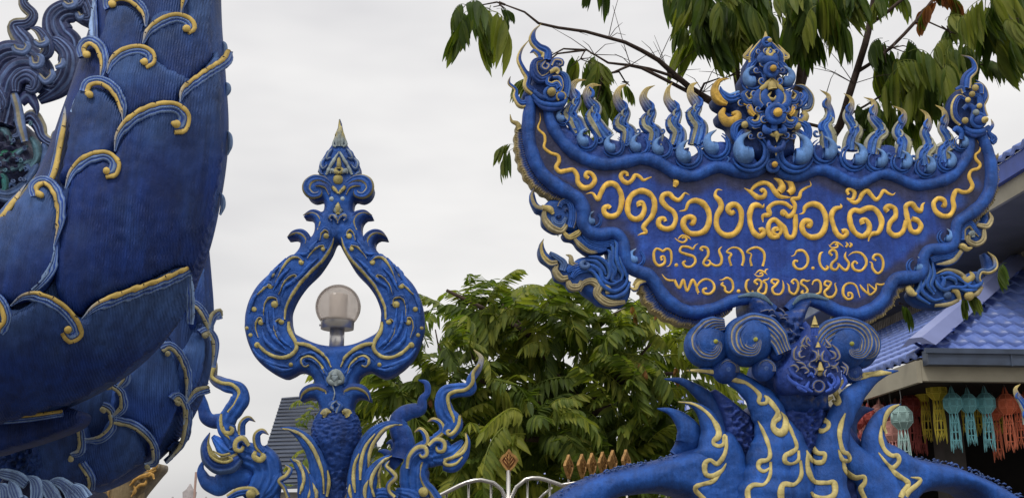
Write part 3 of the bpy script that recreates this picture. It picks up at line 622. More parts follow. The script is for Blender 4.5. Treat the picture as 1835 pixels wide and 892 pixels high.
part('crest_leaf', [(h('455,352 430,390 395,425 370,440'), [.5, 4, 5, 2], YC * .9), (h('455,352 490,395 520,430 540,450'), [.5, 4, 4, 2], YC * .8), (h('460,440 455,400 453,370'), [9, 7, 2], YC * .75),
                    (h('370,440 350,480 350,530 390,560'), [3, 7, 8, 5], pc(BM, left=YC)), (h('545,450 565,490 560,540 520,560'), [3, 7, 8, 5], pc(BM, right=YC)),
                    (h('420,440 400,490 425,540 460,555'), [4, 8, 8, 5], BM), (h('490,440 515,490 495,540 460,555'), [4, 8, 8, 5], BM),
                    (h('455,455 430,495 470,510 490,480'), [1, 3, 3, 1], YC), (h('400,520 430,560 500,562 525,520'), [2, 5, 5, 2], pc(BL, left=YC))], z0=.075)
sym('side_leaf', h, [('260,535 300,545 315,590 340,615', [1, 4.5, 6.5, 5], pc(GD * .8, left=BM)), ('330,640 300,650 325,680 370,670 385,620 350,590', [3, 6, 8, 8, 7, 4], pc(BM, left=YC * .8)), ('290,440 260,470 290,520 335,500 320,455', [2, 5, 7, 7, 4], pc(BM * .9, left=YC))], axc, .065)
part('crest_wing', [(h('175,338 105,355 70,420 95,490 158,520'), [.5, 4, 8, 9, 4], pc(GD * .75, right=GD * .55), dict(grooves=2, gd=.25)), (h('110,395 125,440 175,480 250,460'), [1, 6, 9, 9], pc(BM * 1.1, left=LB), g3), (h('140,550 120,600 160,650 225,630 230,590 190,590'), [3, 7, 9, 8, 6, 3], GD * .7)], z0=.03)
part('crest_wing', [(h('640,385 705,400 755,470 745,545 690,560'), [.5, 4, 6, 7, 5], pc(SL * 1.2, left=YC), g3), (h('700,420 715,470 670,520 610,500'), [1, 7, 10, 9], pc(BM * 1.1), g3), (h('660,570 640,620 680,650 715,610 690,580'), [3, 6, 8, 7, 5], pc(YC * .7, left=BM))], z0=.03)
sym('crest_volute', h, [('300,690 270,655 215,680 205,740 230,790', [3, 5, 7, 7, 6], BM), ('320,720 270,720 240,780 250,850', [1, 5, 8, 8], pc(BM * 1.2, tip=YC, tv=.15))], axc, .04)
part('gold_bud', [(h('272,682')[0], 6.5, YC, dict(ball=1))], z0=.06); part('gold_bud', [(h('645,692')[0], 7, YC * .8, dict(ball=1))], z0=.06)
part('pendant_leaf', [(h('490,812 490,770 470,745'), [.4, 5, 7], YC), (h('430,745 470,765 535,755'), [1, 3.5, 2], YC * .8), (h('400,690 410,730 450,740'), [2, 6, 5], BM), (h('530,690 540,730 500,740'), [2, 6, 5], BM), (h('470,690 470,740'), [6, 7], BM * .8),
                      (h('430,800 440,850 480,870 530,850 540,800'), [2, 5, 6, 5, 2], BL), (h('484,910 484,870 470,850'), [.4, 3.5, 4], YC * .8)], z0=.08)

# dense small scrolls crowding the crest
for x, y, r_, sg_, z_ in ((395, 250, 6, -1, .07), (350, 300, 5, -1, .07), (385, 380, 6.5, -1, .08), (330, 470, 6, -1, .08), (360, 580, 6, -1, .08), (400, 650, 6.5, -1, .08), (340, 690, 6, -1, .07), (380, 760, 6, -1, .07), (300, 560, 5, -1, .07), (430, 560, 5, -1, .1), (300, 400, 5, -1, .06), (420, 160, 5, -1, .07), (370, 160, 4.5, -1, .06), (250, 520, 6, -1, .05), (230, 460, 5.5, -1, .04), (320, 760, 5, -1, .05)):
    for m_ in (0, 1):
        q = r_cr('%g,%g' % (x, y))[0]; X_ = 2 * axc(q[1]) - q[0] if m_ else q[0]; sg2 = -sg_ if m_ else sg_
        P = spiral(X_, q[1], 1.0, r_, 110 if m_ else 70, 1.05 * sg2, 10); t_ = P[-1] - P[-2]; P = np.vstack([P, P[-1] + t_ * 1.4])
        stroke(MB(), SG, P, [r_ * .28, r_ * .34, r_ * .4, r_ * .36, .4], hf=.95, z0=z_, col=pc(BM * 1.1, tip=None, left=YC if sg2 > 0 else None, right=YC if sg2 < 0 else None, e=.35), back=1.5).build('small_scroll', M_PAINT, sign)
# ---- lower side ornaments (left)
h = r_wl
g4 = dict(grooves=4, hf=.5, gd=.45)
WB = pc(BM, left=YC * .75, e=.7); CRb = np.array([.36, .30, .16])
part('upper_scroll', [(h('70,25 48,90 75,160 130,180'), [1, 4, 5.5, 5], pc(CRb, tip=DK, tv=.1, right=BM)), (h('140,190 145,250 190,310 260,335 300,290'), [4, 6, 7, 6, 5], CRb, dict(grooves=2)), (h('120,165 180,180 205,215'), [4, 6, 3], YC * .8),
                      (h('250,165 270,130 315,125 340,165 345,240 330,310'), [4, 5, 7, 8, 8, 7], pc(BM, left=CRb, e=.6), g4), (h('200,230 215,280 265,290 300,235'), [3, 6, 6, 3], pc(SL * 1.3), g3), (h('290,200 300,180 320,190'), [2, 3, 2], BL * .5), (h('230,230 245,240 260,225'), [2, 2.4, 2], BL * .4)],
     z0=.0, body=h('70,30 50,90 90,180 130,200 140,280 220,335 290,330 340,330 400,330 420,250 400,160 330,100 200,100 140,140 100,120'), bcol=BM * .8)
part('lower_scroll', [(h('280,345 320,380 380,355 400,330'), [3, 5, 6, 3], YC * .8, g3), (h('350,380 400,440 470,485 560,480'), [3, 5, 4, 1], CRb, dict(grooves=2)),
                      (h('420,350 480,410 570,430 640,420'), [5, 7, 7, 7], BM, g4), (h('380,380 440,440 520,470 590,465'), [5, 6, 6, 3], BM, g4)], z0=.0,
     body=h('280,345 300,385 360,400 400,450 480,500 590,480 640,400 560,380 480,370 420,300 370,320 330,330'), bcol=BM * .7)
part('fish_tail', [(h('137,392 115,450 130,520 180,570 235,565'), [.5, 4, 6, 7, 5], pc(YC * .9, right=SL, end=CRb), dict(grooves=2)), (h('235,570 220,620 260,675 310,670'), [3, 6, 7, 5], CRb, dict(grooves=2)), (h('310,690 330,735 390,735 408,690'), [4, 7, 7, 3], CRb, g3),
                   (h('295,505 330,520 340,570 395,580'), [.5, 4, 5, 3], CRb, dict(grooves=2)), (h('400,770 420,715 480,695 530,730 520,790 600,850 720,845'), [1, 5, 7, 8, 7, 7, 4], CRb, g3), (h('550,740 585,735 605,765 580,780'), [4, 5.5, 5, 3], CRb * 1.2),
                   (h('180,490 240,530 280,570 270,620'), [3, 6, 7, 6], SL * 1.4, g3), (h('300,620 360,590 440,575'), [5, 8, 8], BM * 1.1, g4), (h('340,670 380,620 450,600 520,600'), [4, 8, 9, 8], BM, g4)], z0=.0,
     body=h('137,392 108,460 125,530 200,590 230,670 300,700 340,750 410,745 430,770 500,820 560,860 700,870 760,800 770,700 720,620 690,520 700,430 640,400 590,440 600,520 540,525 470,510 400,520 340,560 300,545 250,520 180,490 150,440'), bcol=BM * .75)
for j, q in enumerate(('455,520 530,530 590,580 610,640 590,680 565,665', '440,545 510,560 560,610 580,650', '430,575 490,590 540,630 560,690 620,720 690,690', '420,610 480,625 520,670 560,730 640,770 720,720 740,640', '580,800 650,810 720,775 755,700', '640,400 660,440 655,520 675,600 700,650 690,690', '610,430 632,470 625,560 650,620 640,660', '590,470 612,500 608,580 630,640 625,690 655,700', '680,450 690,540 715,620 735,680')):
    stroke(MB(), SG, h(q), [1.5, 3.6, 4.2, 4.2, 3.2, 2], hf=1.0, z0=.006, col=pc(BM * 1.15, left=BM, right=LB * .6), back=.8).build('wave_strand', M_PAINT, sign)
stroke(MB(), SG, h('430,555 405,570 410,595 440,600 455,580 435,572'), [3, 4, 4, 4, 3, 2], hf=1, z0=.015, col=SL * 1.5).build('curl', M_PAINT, sign)
part('frame_claw', [(h('750,735 790,755 820,710 880,690'), [.5, 5, 5, 4], pc(YC, right=BL), dict(hf=.9)), (h('775,725 810,690 870,680'), [1, 4, 4], YC * .7)], z0=.0)
comma(1063, 395, 11.5, 1, z0=.012); comma(1139, 463, 12.5, 1, z0=.012)
# ---- lower side ornaments (right)
h = r_wr
comma(1693, 425, 11, -1, z0=.012, rot=8); comma(1640, 477, 12.5, -1, z0=.012, rot=10)
part('upper_scroll', [(h('690,195 708,250 680,300 640,300 600,290'), [.4, 4, 5.5, 5, 3], pc(CRb * 1.2, tip=YC, tv=.1), dict(grooves=2)), (h('540,365 545,410 600,430 650,395 655,320'), [4, 5, 5, 5, 3], CRb, dict(grooves=2)), (h('500,400 500,320 550,285 590,330 620,370'), [6, 7, 7, 6, 3], pc(BM, right=CRb * .8), g4), (h('545,365 570,350 575,380'), [3, 5, 3], GB * 1.5)],
     z0=.0, body=h('690,195 712,260 690,310 660,330 660,400 600,435 540,410 470,440 455,340 480,280 600,270 640,270'), bcol=BM * .75)
part('lower_scroll', [(h('570,455 530,465 500,445 470,440'), [1, 5, 6, 3], YC * .9, dict(grooves=1)), (h('490,480 440,545 380,570 310,575'), [5, 6, 5, 1], pc(CRb, left=BM)), (h('470,470 420,510 340,520 270,545'), [5, 7, 7, 6], BM, g4)], z0=.0, body=h('520,450 500,500 440,570 320,590 240,560 250,510 350,500 440,480 480,440'), bcol=BM * .7)
part('fish_tail', [(h('678,483 725,530 735,590 690,625 630,625 610,680 640,720'), [.4, 3.5, 5, 5.5, 5, 5, 4], pc(SL * 1.4, tip=YC, tv=.2, left=YC, e=.0), dict(grooves=2)), (h('490,665 530,690 570,660 550,625'), [4, 6, 5, 1.5], YC * .8), (h('545,800')[0], 9, YC * .75, dict(ball=1, hf=.8)), (h('390,795')[0], 7.5, SL * 1.3, dict(ball=1, hf=.8)), (h('420,760 455,770 480,830'), [3, 5, 3], YC * .8),
                   (h('640,735 600,785 560,800'), [3, 5, 2], CRb), (h('310,640 380,615 460,630 520,665'), [1, 3, 4, 3], CRb * .9), (h('300,870 400,860 470,830'), [3, 4, 3], CRb)], z0=.0,
     body=h('678,483 740,550 730,620 670,650 650,730 600,800 500,810 460,850 380,885 280,880 180,850 130,780 200,680 230,560 280,520 300,640 380,610 460,620 530,660 580,620 690,600'), bcol=BM * .75)
for q in ('250,560 262,640 240,720 290,790', '280,560 290,650 270,720 300,770', '225,600 225,700 200,760 280,830 360,820', '200,650 190,740 170,800 260,860', '310,720 345,740 360,690 340,660', '330,650 390,640 450,665 500,700', '350,680 400,670 440,690 450,720', '300,680 320,730 370,760 420,740 500,740 560,700', '500,700 560,740 620,720 640,690', '470,750 540,765 600,755', '340,770 380,745'):
    stroke(MB(), SG, h(q), [1.5, 3.6, 4.2, 4, 3, 2], hf=1.0, z0=.006, col=pc(BM * 1.15, left=BM, right=LB * .6), back=.8).build('wave_strand', M_PAINT, sign)
part('frame_claw', [(h('185,778 145,790 115,770 95,735'), [.5, 5, 7, 5], pc(YC, right=YC * .6), dict(hf=.9))], z0=.01)
for q, r_ in (((1710, 441), 6), ((1722, 443), 4)): ball(MB(), SG, q[0], q[1], r_, hf=.8, col=YC * .7).build('boss', M_PAINT, sign)

# ---- neck and volutes
h = r_mk
nk_col = lambda x, y, d: lerp(BL * .8, CR * .45, np.clip(np.array([noise.noise(Vector((a * .12, b * .12, 5))) for a, b in zip(x, y)]) * 1.2 - .25, 0, .6))
fill(MB(), SG, h('80,60 180,75 265,150 370,140 430,90 520,80 480,200 470,300 560,420 640,520 660,640 640,780 620,892 300,892 220,740 150,640 180,500 240,400 200,280 100,200'), H=.16, w=34, z0=-.02, T=.16, g=3.2, col=nk_col, rough=.035).build('neck', M_PLAS, sign)
random.seed(4)
for j in range(16):      # worn ripples under the board
    x = random.uniform(110, 430); y = random.uniform(170, 350); a = random.uniform(-.5, .9); l = random.uniform(18, 45)
    q = np.array([[x - l * math.cos(a), y - l * math.sin(a)], [x, y + random.uniform(-16, 4)], [x + l * math.cos(a), y + l * math.sin(a)]]) / 4 + np.array([1320, 520])
    stroke(MB(), SG, q, [.8, 2.6, .8], hf=1.3, z0=.13, col=pc(BL, ridge=CR * .6)).build('ripple', M_PAINT, sign)
def vstripe(dim=1.0, n=6, lc=CR * .85):
    def rid(u, v): return lerp(BM * .85 * dim, lc * dim, ss(.35, .9, np.cos(math.pi * n * (u + 1))) * (np.abs(u) < .93))
    return rid
def volute(x, y, r, P, ws, z0, dim=1.0):
    mb = MB(); dome(mb, SG, x, y, r, hf=.8, z0=z0, amp=0, c0=BM * .8 * dim, c1=BM * .8 * dim, nr=12, ns=48)
    hz = z0 + r * SG.s * np.array([.55, .5, .42, .42, .52, .62, .72, .76])
    stroke(mb, SG, P, ws, hf=.42, z0=hz, col=vstripe(dim), grooves=6, gd=.5, back=1.2, step=1.5)
    e_ = P[-1]; ball(mb, SG, e_[0], e_[1], 4.2, hf=.9, z0=z0 + r * SG.s * .78, col=np.array([.42, .42, .07]))
    return mb.build('volute', M_PAINT, sign)
h = r_bl
volute(1261, 622, 41, h('620,515 530,525 452,605 462,690 530,715 568,665 545,640'), [11, 17, 20, 18, 13, 8, 4], .05)
volute(1327, 617, 46, h('1010,720 960,610 880,540 780,530 700,600 710,690 785,712 815,655 795,640'), [15, 19, 21, 22, 22, 18, 12, 7, 4], .10)
h = r_mk
volute(1533, 628, 35, h('780,285 860,305 915,370 912,455 865,480 858,430'), [9, 14, 16, 14, 9, 4], .03, .9)
volute(1499, 626, 42, h('480,490 535,375 630,310 740,310 810,385 790,480 725,485 715,425'), [14, 18, 20, 20, 19, 14, 8, 4], .09)
def sv(x, y, r, sense, z0):
    mb = MB(); dome(mb, SG, x, y, r, hf=.7, z0=z0, amp=0, c0=BL, c1=BL, nr=8, ns=32)
    stroke(mb, SG, spiral(x, y, r * .62, r * .1, 20, 1.5 * sense, 16), np.linspace(r * .34, r * .1, 16), hf=.4, z0=z0 + r * SG.s * .5, col=vstripe(.8, 5), grooves=5, gd=.5, back=1, step=1.5)
    return mb.build('small_volute', M_PAINT, sign)
sv(1292, 667, 24, -1, .07); sv(1352, 668, 21, -1, .13); sv(1517, 672, 18, 1, .07); sv(1376, 640, 13, -1, .12)
# the mask
h = r_mk
MK = NV * 2.4
part('mask_body', [], z0=.14, body=h('432,250 470,330 500,380 570,450 620,520 665,600 665,700 620,760 520,780 380,780 280,770 225,700 215,620 260,540 300,450 360,380 400,320'), bcol=MK * .8, H=.09, bw=24, T=.14, m=M_PLAS, rough=.02)
cg = lambda k=1.: pc(MK, ridge=CR * k * .75, rw=.38)
part('mask_crown', [(h('432,240 432,275 432,305'), [.5, 3.5, 5.5], YC, dict(hf=1)), (h('405,320 432,316 460,320'), [2, 3.5, 2], CR * .8), (h('432,325 432,380'), [7, 6], MK * 1.3, g3), (h('455,420 455,460'), [1, 4.5], YC), (h('470,560 470,620'), [1.5, 6], YC), (h('440,560 465,520 500,560'), [1, 2.5, 1], CR * .6)]
     + [(h(q), [1, 3.6, 3, 1.2], cg(.95)) for q in ('378,375 350,410 340,440 380,455', '400,420 380,395 372,430 400,450', '310,450 285,490 290,540 330,550', '345,480 320,500 330,530 365,520', '370,470 340,450 330,480', '500,395 520,430 540,455 510,460', '550,440 585,480 600,530 570,555', '530,480 565,500 570,530 540,540',
                                                       '410,480 440,500 440,540 400,560', '500,480 480,510 485,550 525,560', '455,470 455,510 460,545', '400,560 390,590 420,600', '520,560 530,590 505,600', '260,590 290,585 315,610 300,630', '330,605 360,600 385,625 360,640', '545,605 575,600 590,630', '610,590 640,610 630,640', '620,560 655,600 650,650', '300,560 340,570 370,590', '600,560 570,590 540,585',
                                                       '420,600 440,625 430,650', '515,610 495,640 505,660')], z0=.235)
part('mask_face', [(ringp(1320 + 462 / 4, 520 + 728 / 4, 9.5, -200, 150), 2.8, cg(.55), dict(hf=1)), (h('445,600 470,640 495,600'), [2, 5, 2], YC * .7), (h('385,660 410,640 430,665'), [1.5, 3.5, 2], MK * 1.5), (h('520,660 545,645 560,670'), [1.5, 3.5, 2], MK * 1.5)]
     + [(h(q), [1.5, 3.4, 3.6, 2], MK * 1.3) for q in ('240,640 270,690 320,720 380,740', '250,600 290,650 350,680', '590,650 600,700 570,740', '630,640 650,700 620,745', '400,690 380,740 420,765', '520,690 550,740 510,765', '300,690 330,740 380,765', '560,640 575,700 545,730')], z0=.225)

# ---- arch and horns
AR = BM * 1.05; CRM = np.array([.60, .50, .20])
def fadeb(x, y, d): return lerp(AR, np.array([.05, .17, .55]), np.clip(ss(8, 40, d), 0, 1))
def rimf(x, y, d): return lerp(BL * .7, AR, ss(2, 14, d))
left_arch = ID('950,940 985,898 1020,872 1060,853 1110,838 1160,827 1205,815 1250,800 1300,770 1330,800 1345,860 1350,940 1262,940 1235,894 1215,884 1190,880 1160,882 1100,894 1030,940')
right_arch = ID('1870,940 1850,905 1821,886 1780,862 1739,844 1704,832 1671,825 1639,818 1614,802 1580,790 1555,820 1545,870 1545,940 1620,940 1647,892 1663,881 1699,875 1731,878 1753,890 1790,940')
ARM = []; ARM.append(fill(MB(), SG, left_arch, H=.11, w=26, z0=-.03, T=.2, g=4.5, col=rimf, rough=.006)); ARM[-1].build('arch_shoulder', M_PAINT, sign)
ARM.append(fill(MB(), SG, right_arch, H=.11, w=26, z0=-.03, T=.2, g=4.5, col=rimf, rough=.006)); ARM[-1].build('arch_shoulder', M_PAINT, sign)
random.seed(9)
def crust(P, nn, sp=5):
    mb = MB(); Q = smooth(P, 1.5)
    for i in range(nn):
        q = Q[random.randrange(len(Q))]; a = random.uniform(0, 3.1); l = random.uniform(2, 5); x = q[0] + random.uniform(-3, 3); y = q[1] + random.uniform(-1, sp)
        stroke(mb, SG, np.array([[x - l * math.cos(a), y - l * .4 * math.sin(a)], [x + random.uniform(-2, 2), y - 1.2], [x + l * math.cos(a), y + l * .4 * math.sin(a)]]), [.6, 1.6, .6], hf=1.2, z0=random.uniform(-.02, .03), col=BL * random.uniform(.7, 1.2), step=3, nu=4)
    return mb.build('plaster_crust', M_PLAS, sign)
crust(ID('990,893 1025,869 1065,851 1112,836 1165,825 1215,812'), 170, 9); crust(ID('1640,818 1672,824 1706,831 1741,843 1783,861 1823,886'), 90, 4)
# centre columns under the mask
fill(MB(), SG, r_ar('60,250 330,250 340,420 300,560 240,620 180,620 130,520 80,400'), H=.05, w=20, z0=.03, T=.2, g=3.0, col=NV * 2, rough=.05).build('rough_panel', M_PLAS, sign)
fill(MB(), SG, r_al('440,180 520,220 620,300 700,380 730,520 700,640 640,720 560,760 560,960 500,700 530,520 500,350'), H=.03, w=20, z0=.0, T=.2, g=3.0, col=NV * 1.7, rough=.06).build('rough_panel', M_PLAS, sign)
fill(MB(), SG, ID('1320,760 1400,700 1460,700 1530,760 1570,830 1580,940 1290,940 1290,840'), H=.08, w=30, z0=-.06, T=.15, g=8, col=NV * 1.3, rough=.02).build('column', M_PLAS, sign)
HV, HF, HN, PEND = [], [], [0], []
def horn(name, f, P, ws, border=None, z0=.05, c=AR, hf=.75):
    mb = MB(); stroke(mb, SG, f(P), ws, hf=hf, z0=z0, col=pc(c, left=c * .75, right=c * .75, e=.6), back=.9, step=3, nu=12)
    o = mb.build(name, M_PAINT, sign)
    HV.append(np.concatenate(mb.v)); HF.extend([tuple(i + HN[0] for i in q) for q in mb.f]); HN[0] += mb.n
    for b in border or []: PEND.append((o, f(b[0]), b[1]))
    return o
def edgings():
    for q_ in ARM: HV.append(np.concatenate(q_.v)); HF.extend([tuple(i + HN[0] for i in q) for q in q_.f]); HN[0] += q_.n
    fr = Surf(BVHTree.FromPolygons(np.concatenate(HV).tolist(), HF), 6.0)
    for o, P, wb in PEND:
        mb = MB(); stroke(mb, fr, P, np.array(wb) * 1.08, hf=.5, z0=.001, col=pc(CRM, left=CRM * .85, right=CRM * .8, e=.7), back=.5, wob=.12, hand=.12)
        mb.build('cream_edging', M_GOLD, o)
h = r_al
horn('back_horn', h, '133,95 240,108 340,165 430,245 490,340 520,460', [1, 6, 11, 16, 20, 20], z0=-.06, c=AR * .65)
horn('back_horn', h, '75,296 160,315 235,370 285,450 285,540 220,610', [1, 7, 14, 21, 24, 14], z0=[-.03, -.03, -.03, -.05, -.1], c=AR * .8)
horn('front_horn', h, '202,258 290,278 360,330 405,410 425,510 420,620 360,740 250,820', [1, 5, 12, 18, 26, 34, 40, 34], [('202,256 300,270 385,320 440,385 470,450 465,490 440,510 440,535 475,548 505,530 508,480 520,480', [1, 2, 3, 4, 5, 5, 4, 3.5, 3.5, 3, 2]), ('522,480 520,560 500,620 460,665 415,640 380,665 385,730 430,745 490,710 522,660', [2, 3, 3.5, 4, 4, 5, 4.5, 4, 3, 1]), ('480,730 430,780 330,810 320,840 370,892 400,930', [2, 4, 4.5, 4, 4, 4])], z0=[.02, .02, .02, .02, -.03, -.13])
horn('front_horn', h, '255,60 370,62 500,95 620,160 720,260 780,380 800,520 780,680 745,1010', [1, 6, 12, 18, 26, 30, 36, 44, 58], [('258,50 360,52 480,68 570,110 640,130', [1, 3, 4, 4, 3]), ('560,95 640,125 705,170 742,215 735,250 748,268 785,262 790,232 770,215', [1, 2.5, 3.5, 4, 3.5, 3, 3, 2.5, 1.5]), ('785,240 850,310 872,360 842,385 838,425 880,450 930,430', [2, 3, 3.5, 4, 4, 4, 4]),
     ('730,380 765,450 800,540 810,610 790,640 745,650 735,690 770,715 812,690', [1, 3, 3.5, 4, 4, 4, 3.5, 3, 2]), ('815,650 810,740 770,800 700,805 665,840 670,900 700,940', [2, 3, 3.5, 4, 4.5, 4, 4])], z0=.06)
h = r_ar
horn('front_horn', h, '-60,350 20,470 110,640 130,780 110,940', [16, 30, 34, 34, 34], [('70,320 100,370 95,440 60,465 25,440 20,385 50,330 20,270 -20,220', [1, 4, 6, 6, 5, 4, 3.5, 3, 2]), ('90,340 140,450 175,550 140,590 100,610 98,650 140,665 185,640 188,575', [1, 3, 3.5, 4, 4, 4, 3, 3, 2]), ('200,640 205,740 160,800 90,800 70,850 75,940', [2, 3.5, 4, 5, 5, 5])], z0=.07)
horn('front_horn', h, '800,65 700,85 590,150 490,250 420,370 370,520 350,680 340,820 340,940', [1, 7, 14, 20, 24, 28, 30, 34, 38], [('800,65 720,68 620,85 570,115', [1.5, 4.5, 5.5, 2]), ('590,100 540,95 480,130 430,175 440,215 455,255 440,270 410,245', [1, 4, 5, 5.5, 5, 4, 3, 2]), ('415,225 350,260 335,310 350,370 385,395 380,430 340,450 310,425 300,350', [2, 5, 5, 4.5, 4, 4, 4, 3, 1]),
     ('290,370 265,450 265,530 310,590 360,600 350,650 300,655 260,620 240,575', [1, 4.5, 4.5, 4, 4, 4.5, 4, 3.5, 1.5]), ('245,590 250,700 290,780 370,790 420,790 425,860 380,892 300,880 270,850', [1.5, 4, 4.5, 4, 4.5, 5, 5, 4, 2])], z0=.08)
horn('back_horn', h, '732,292 640,308 570,370 545,470 560,580 620,680', [1, 10, 16, 20, 24, 26], z0=-.08, c=AR * .55)
horn('front_horn', h, '495,325 470,420 490,540 560,660 660,760 760,1000', [1, 7, 15, 26, 36, 48], [('497,330 470,400 458,480 480,580 515,600 525,640 480,640 450,570', [1, 4, 4.5, 4, 3.5, 3.5, 3.5, 1]), ('480,640 500,710 560,755 620,750 625,790 600,830 625,890 640,930', [1.5, 4, 4.5, 4.5, 4.5, 4.5, 4, 4])], z0=.03)
horn('front_horn', h, '850,275 770,310 700,390 670,500 700,620 780,720 900,820', [1, 8, 15, 22, 28, 32, 22], [('852,275 800,300 765,350 752,420 770,465', [1, 3.5, 4, 3.5, 2]), ('735,410 730,500 755,570 800,610 840,610 850,650 810,690 770,660 715,590', [1, 3.5, 4, 4, 3.5, 3.5, 4, 3, 1]), ('770,660 830,730 910,790 880,850 860,890', [1.5, 4, 5, 4.5, 4])], z0=[.02, .02, .02, .02, .02, -.03, -.13])
edgings()
stroke(MB(), SG, r_rr('60,892 90,850 150,800 160,770 100,760'), [5, 5, 4, 3, 1], hf=.7, z0=.09, col=CRM).build('cream_edging', M_GOLD, sign)
flame(r_rr, '883,138 850,170 862,215 900,270 930,330 940,400', [.3, 3, 5, 7, 9, 10], -1)
# ================================================================ THE FLAME POST WITH ITS GLOBE LAMP
FP = Plane(604, 500, 6.0, 0.0)
r1 = Z(500, 200, 4.0); r2 = Z(430, 380, 4.0); r3 = Z(430, 540, 4.0); r4 = Z(350, 600, 4.0); r5 = Z(350, 669, 4.0); r6 = Z(500, 669, 4.0); r7 = Z(650, 620, 4.0); r8 = Z(650, 669, 4.0)
pb = at(604, 950, 6.0)
post = thing('flame_post', 'blue and gold spade-shaped finial post with wavy flames curling up on both sides', 'post', (float(pb[0]), 6.0, 0.0))
axf = lambda y: np.interp(y, [200, 320, 400, 620, 760], [609, 607.5, 605.5, 602, 603])
kf = lambda y: np.interp(y, [300, 400, 560, 700], [1.02, 1.0, .955, .96])
def mir(Q): Q = np.asarray(Q); a = axf(Q[:, 1]); return np.column_stack([a + (a - Q[:, 0]) * kf(Q[:, 1]), Q[:, 1]])
lo = np.concatenate([r1('436,50 412,150 378,240 325,315 287,390 286,455 235,478 190,525 186,570 210,615 255,637 308,628 324,660 322,700 305,718 240,714 176,752 222,758 250,790 256,830 248,870'),
                     r2('505,178 470,158 430,138 385,145 340,186 395,182 428,205 430,245 400,290 330,345 230,425 130,520 70,620 40,720 34,800'), r3('35,200 60,300 110,400 200,488 310,545 372,530 415,505 440,500 495,520 528,560 525,598 480,625 445,668 435,712 480,695 520,690 555,715 572,780 568,850')])
oo = np.concatenate([lo, mir(lo)[::-1]])
hole_l = np.concatenate([r2('694,208 645,300 565,420 470,515 405,605 362,700 358,760'), r3('360,150 380,215 440,255 545,300 640,318')])
hole = np.concatenate([hole_l, mir(hole_l)[::-1][:-1]])
fcol = lambda x, y, d: lerp(BL * .9, BM, ss(2, 9, d))
mb = fill(MB(), FP, oo, H=.035, w=16, z0=.0, T=.075, g=4, col=fcol, hole=hole, step=3, rough=.005); mb.build('finial_frame', M_PAINT, post)
FS = Surf(BVHTree.FromPolygons(np.concatenate(mb.v).tolist(), mb.f), 6.0)
fill(MB(), FP, oo, H=.02, w=16, z0=-.078, T=.012, g=9, col=BL, hole=hole, step=4).build('finial_back', M_PAINT, post)
def fin(name, f, P, ws, cc, both=True, z=.012, **kw):
    k2 = dict(hf=.9, back=.6, step=1.8); k2.update(kw)
    Q = f(P) if isinstance(P, str) else P
    if name not in ('hook_leaf', 'shoulder_volute'): FR_ = FS; z = .0025 + max(0, z - .02) * .35
    else: FR_ = FP; z += .006
    stroke(MB(), FR_, Q, ws, z0=z, col=cc, **k2).build(name, M_PAINT, post)
    if both: stroke(MB(), FR_, mir(Q), ws, z0=z, col=mirc(cc), **k2).build(name, M_PAINT, post)
FY = np.array([.50, .42, .15]); ye = pc(BM, left=FY, e=.2); yr = pc(BM, right=FY, e=.2)
fin('edge_line', r2, '672,180 640,262 585,345 500,430 425,510 365,600 325,690 318,770', [1, 3, 3.4, 3.4, 3.4, 3.4, 3, 2], pc(FY, left=FY * .7, right=BM), z=.012)
fin('edge_line', r3, '345,145 352,210 400,295 400,350 345,395 270,400 190,365 130,310', [2, 3.2, 3.4, 3.8, 3.4, 3.2, 3.2, 2.6], FY, z=.022)
fin('edge_line', r3, '400,300 470,310 550,345 620,400 655,470', [3, 3.8, 3.6, 3, 1.4], pc(FY, left=BM, e=.4), z=.025)
# scroll leaves: a spine ending in a curled bud
def leafcurl(f, P, bud, r, ws=(1.2, 3.2, 4, 3.6, 3)):
    fin('scroll_leaf', f, P, list(ws), yr, z=.024, grooves=2, gd=.35)
    q = f(bud); 
    for Q in (q, mir(q)): ball(MB(), FS, Q[0, 0], Q[0, 1], r * .82, hf=.65, z0=.001, col=FY * 1.05).build('scroll_bud', M_PAINT, post)
leafcurl(r2, '570,200 580,150 610,122 640,140 640,175', '618,172', 6.2)
leafcurl(r2, '480,330 520,275 560,240 600,235 612,262', '596,264', 5)
leafcurl(r2, '250,505 300,400 360,330 420,320 455,350', '440,360', 6.2)
leafcurl(r2, '275,590 300,520 350,460 400,445 420,480', '405,478', 5.4)
leafcurl(r2, '165,760 170,660 210,605 270,615 280,660', '248,662', 8)
leafcurl(r3, '130,260 105,190 120,120 160,112 170,150', '150,150', 6.5)
leafcurl(r3, '285,290 245,220 245,150 280,120 310,135', '296,145', 6.5)
leafcurl(r2, '110,600 150,560 190,520 215,510 235,530', '218,528', 7, (1.5, 3.5, 4.5, 4, 3))
for f, q, r_ in ((r2, '102,696', 5.8), (r3, '76,240', 4.6), (r3, '124,312', 6.8), (r3, '50,190', 4), (r3, '365,452', 5)):
    Q = f(q)
    for W in (Q, mir(Q)): ball(MB(), FS, W[0, 0], W[0, 1], r_ * .8, hf=.65, z0=.0, col=FY).build('scroll_bud', M_PAINT, post)
for P in ('200,60 200,160 240,250 330,340', '240,40 250,150 290,260 370,330', '160,190 180,270 250,340 330,372', '90,330 150,400 250,450 350,470', '120,370 200,440 300,490 380,480', '420,390 520,370 590,430 640,520', '400,420 440,380'):
    fin('flute', r3, P, [1, 3.4, 3.6, 1.2], pc(BM * 1.25), z=.02, hf=1.2)
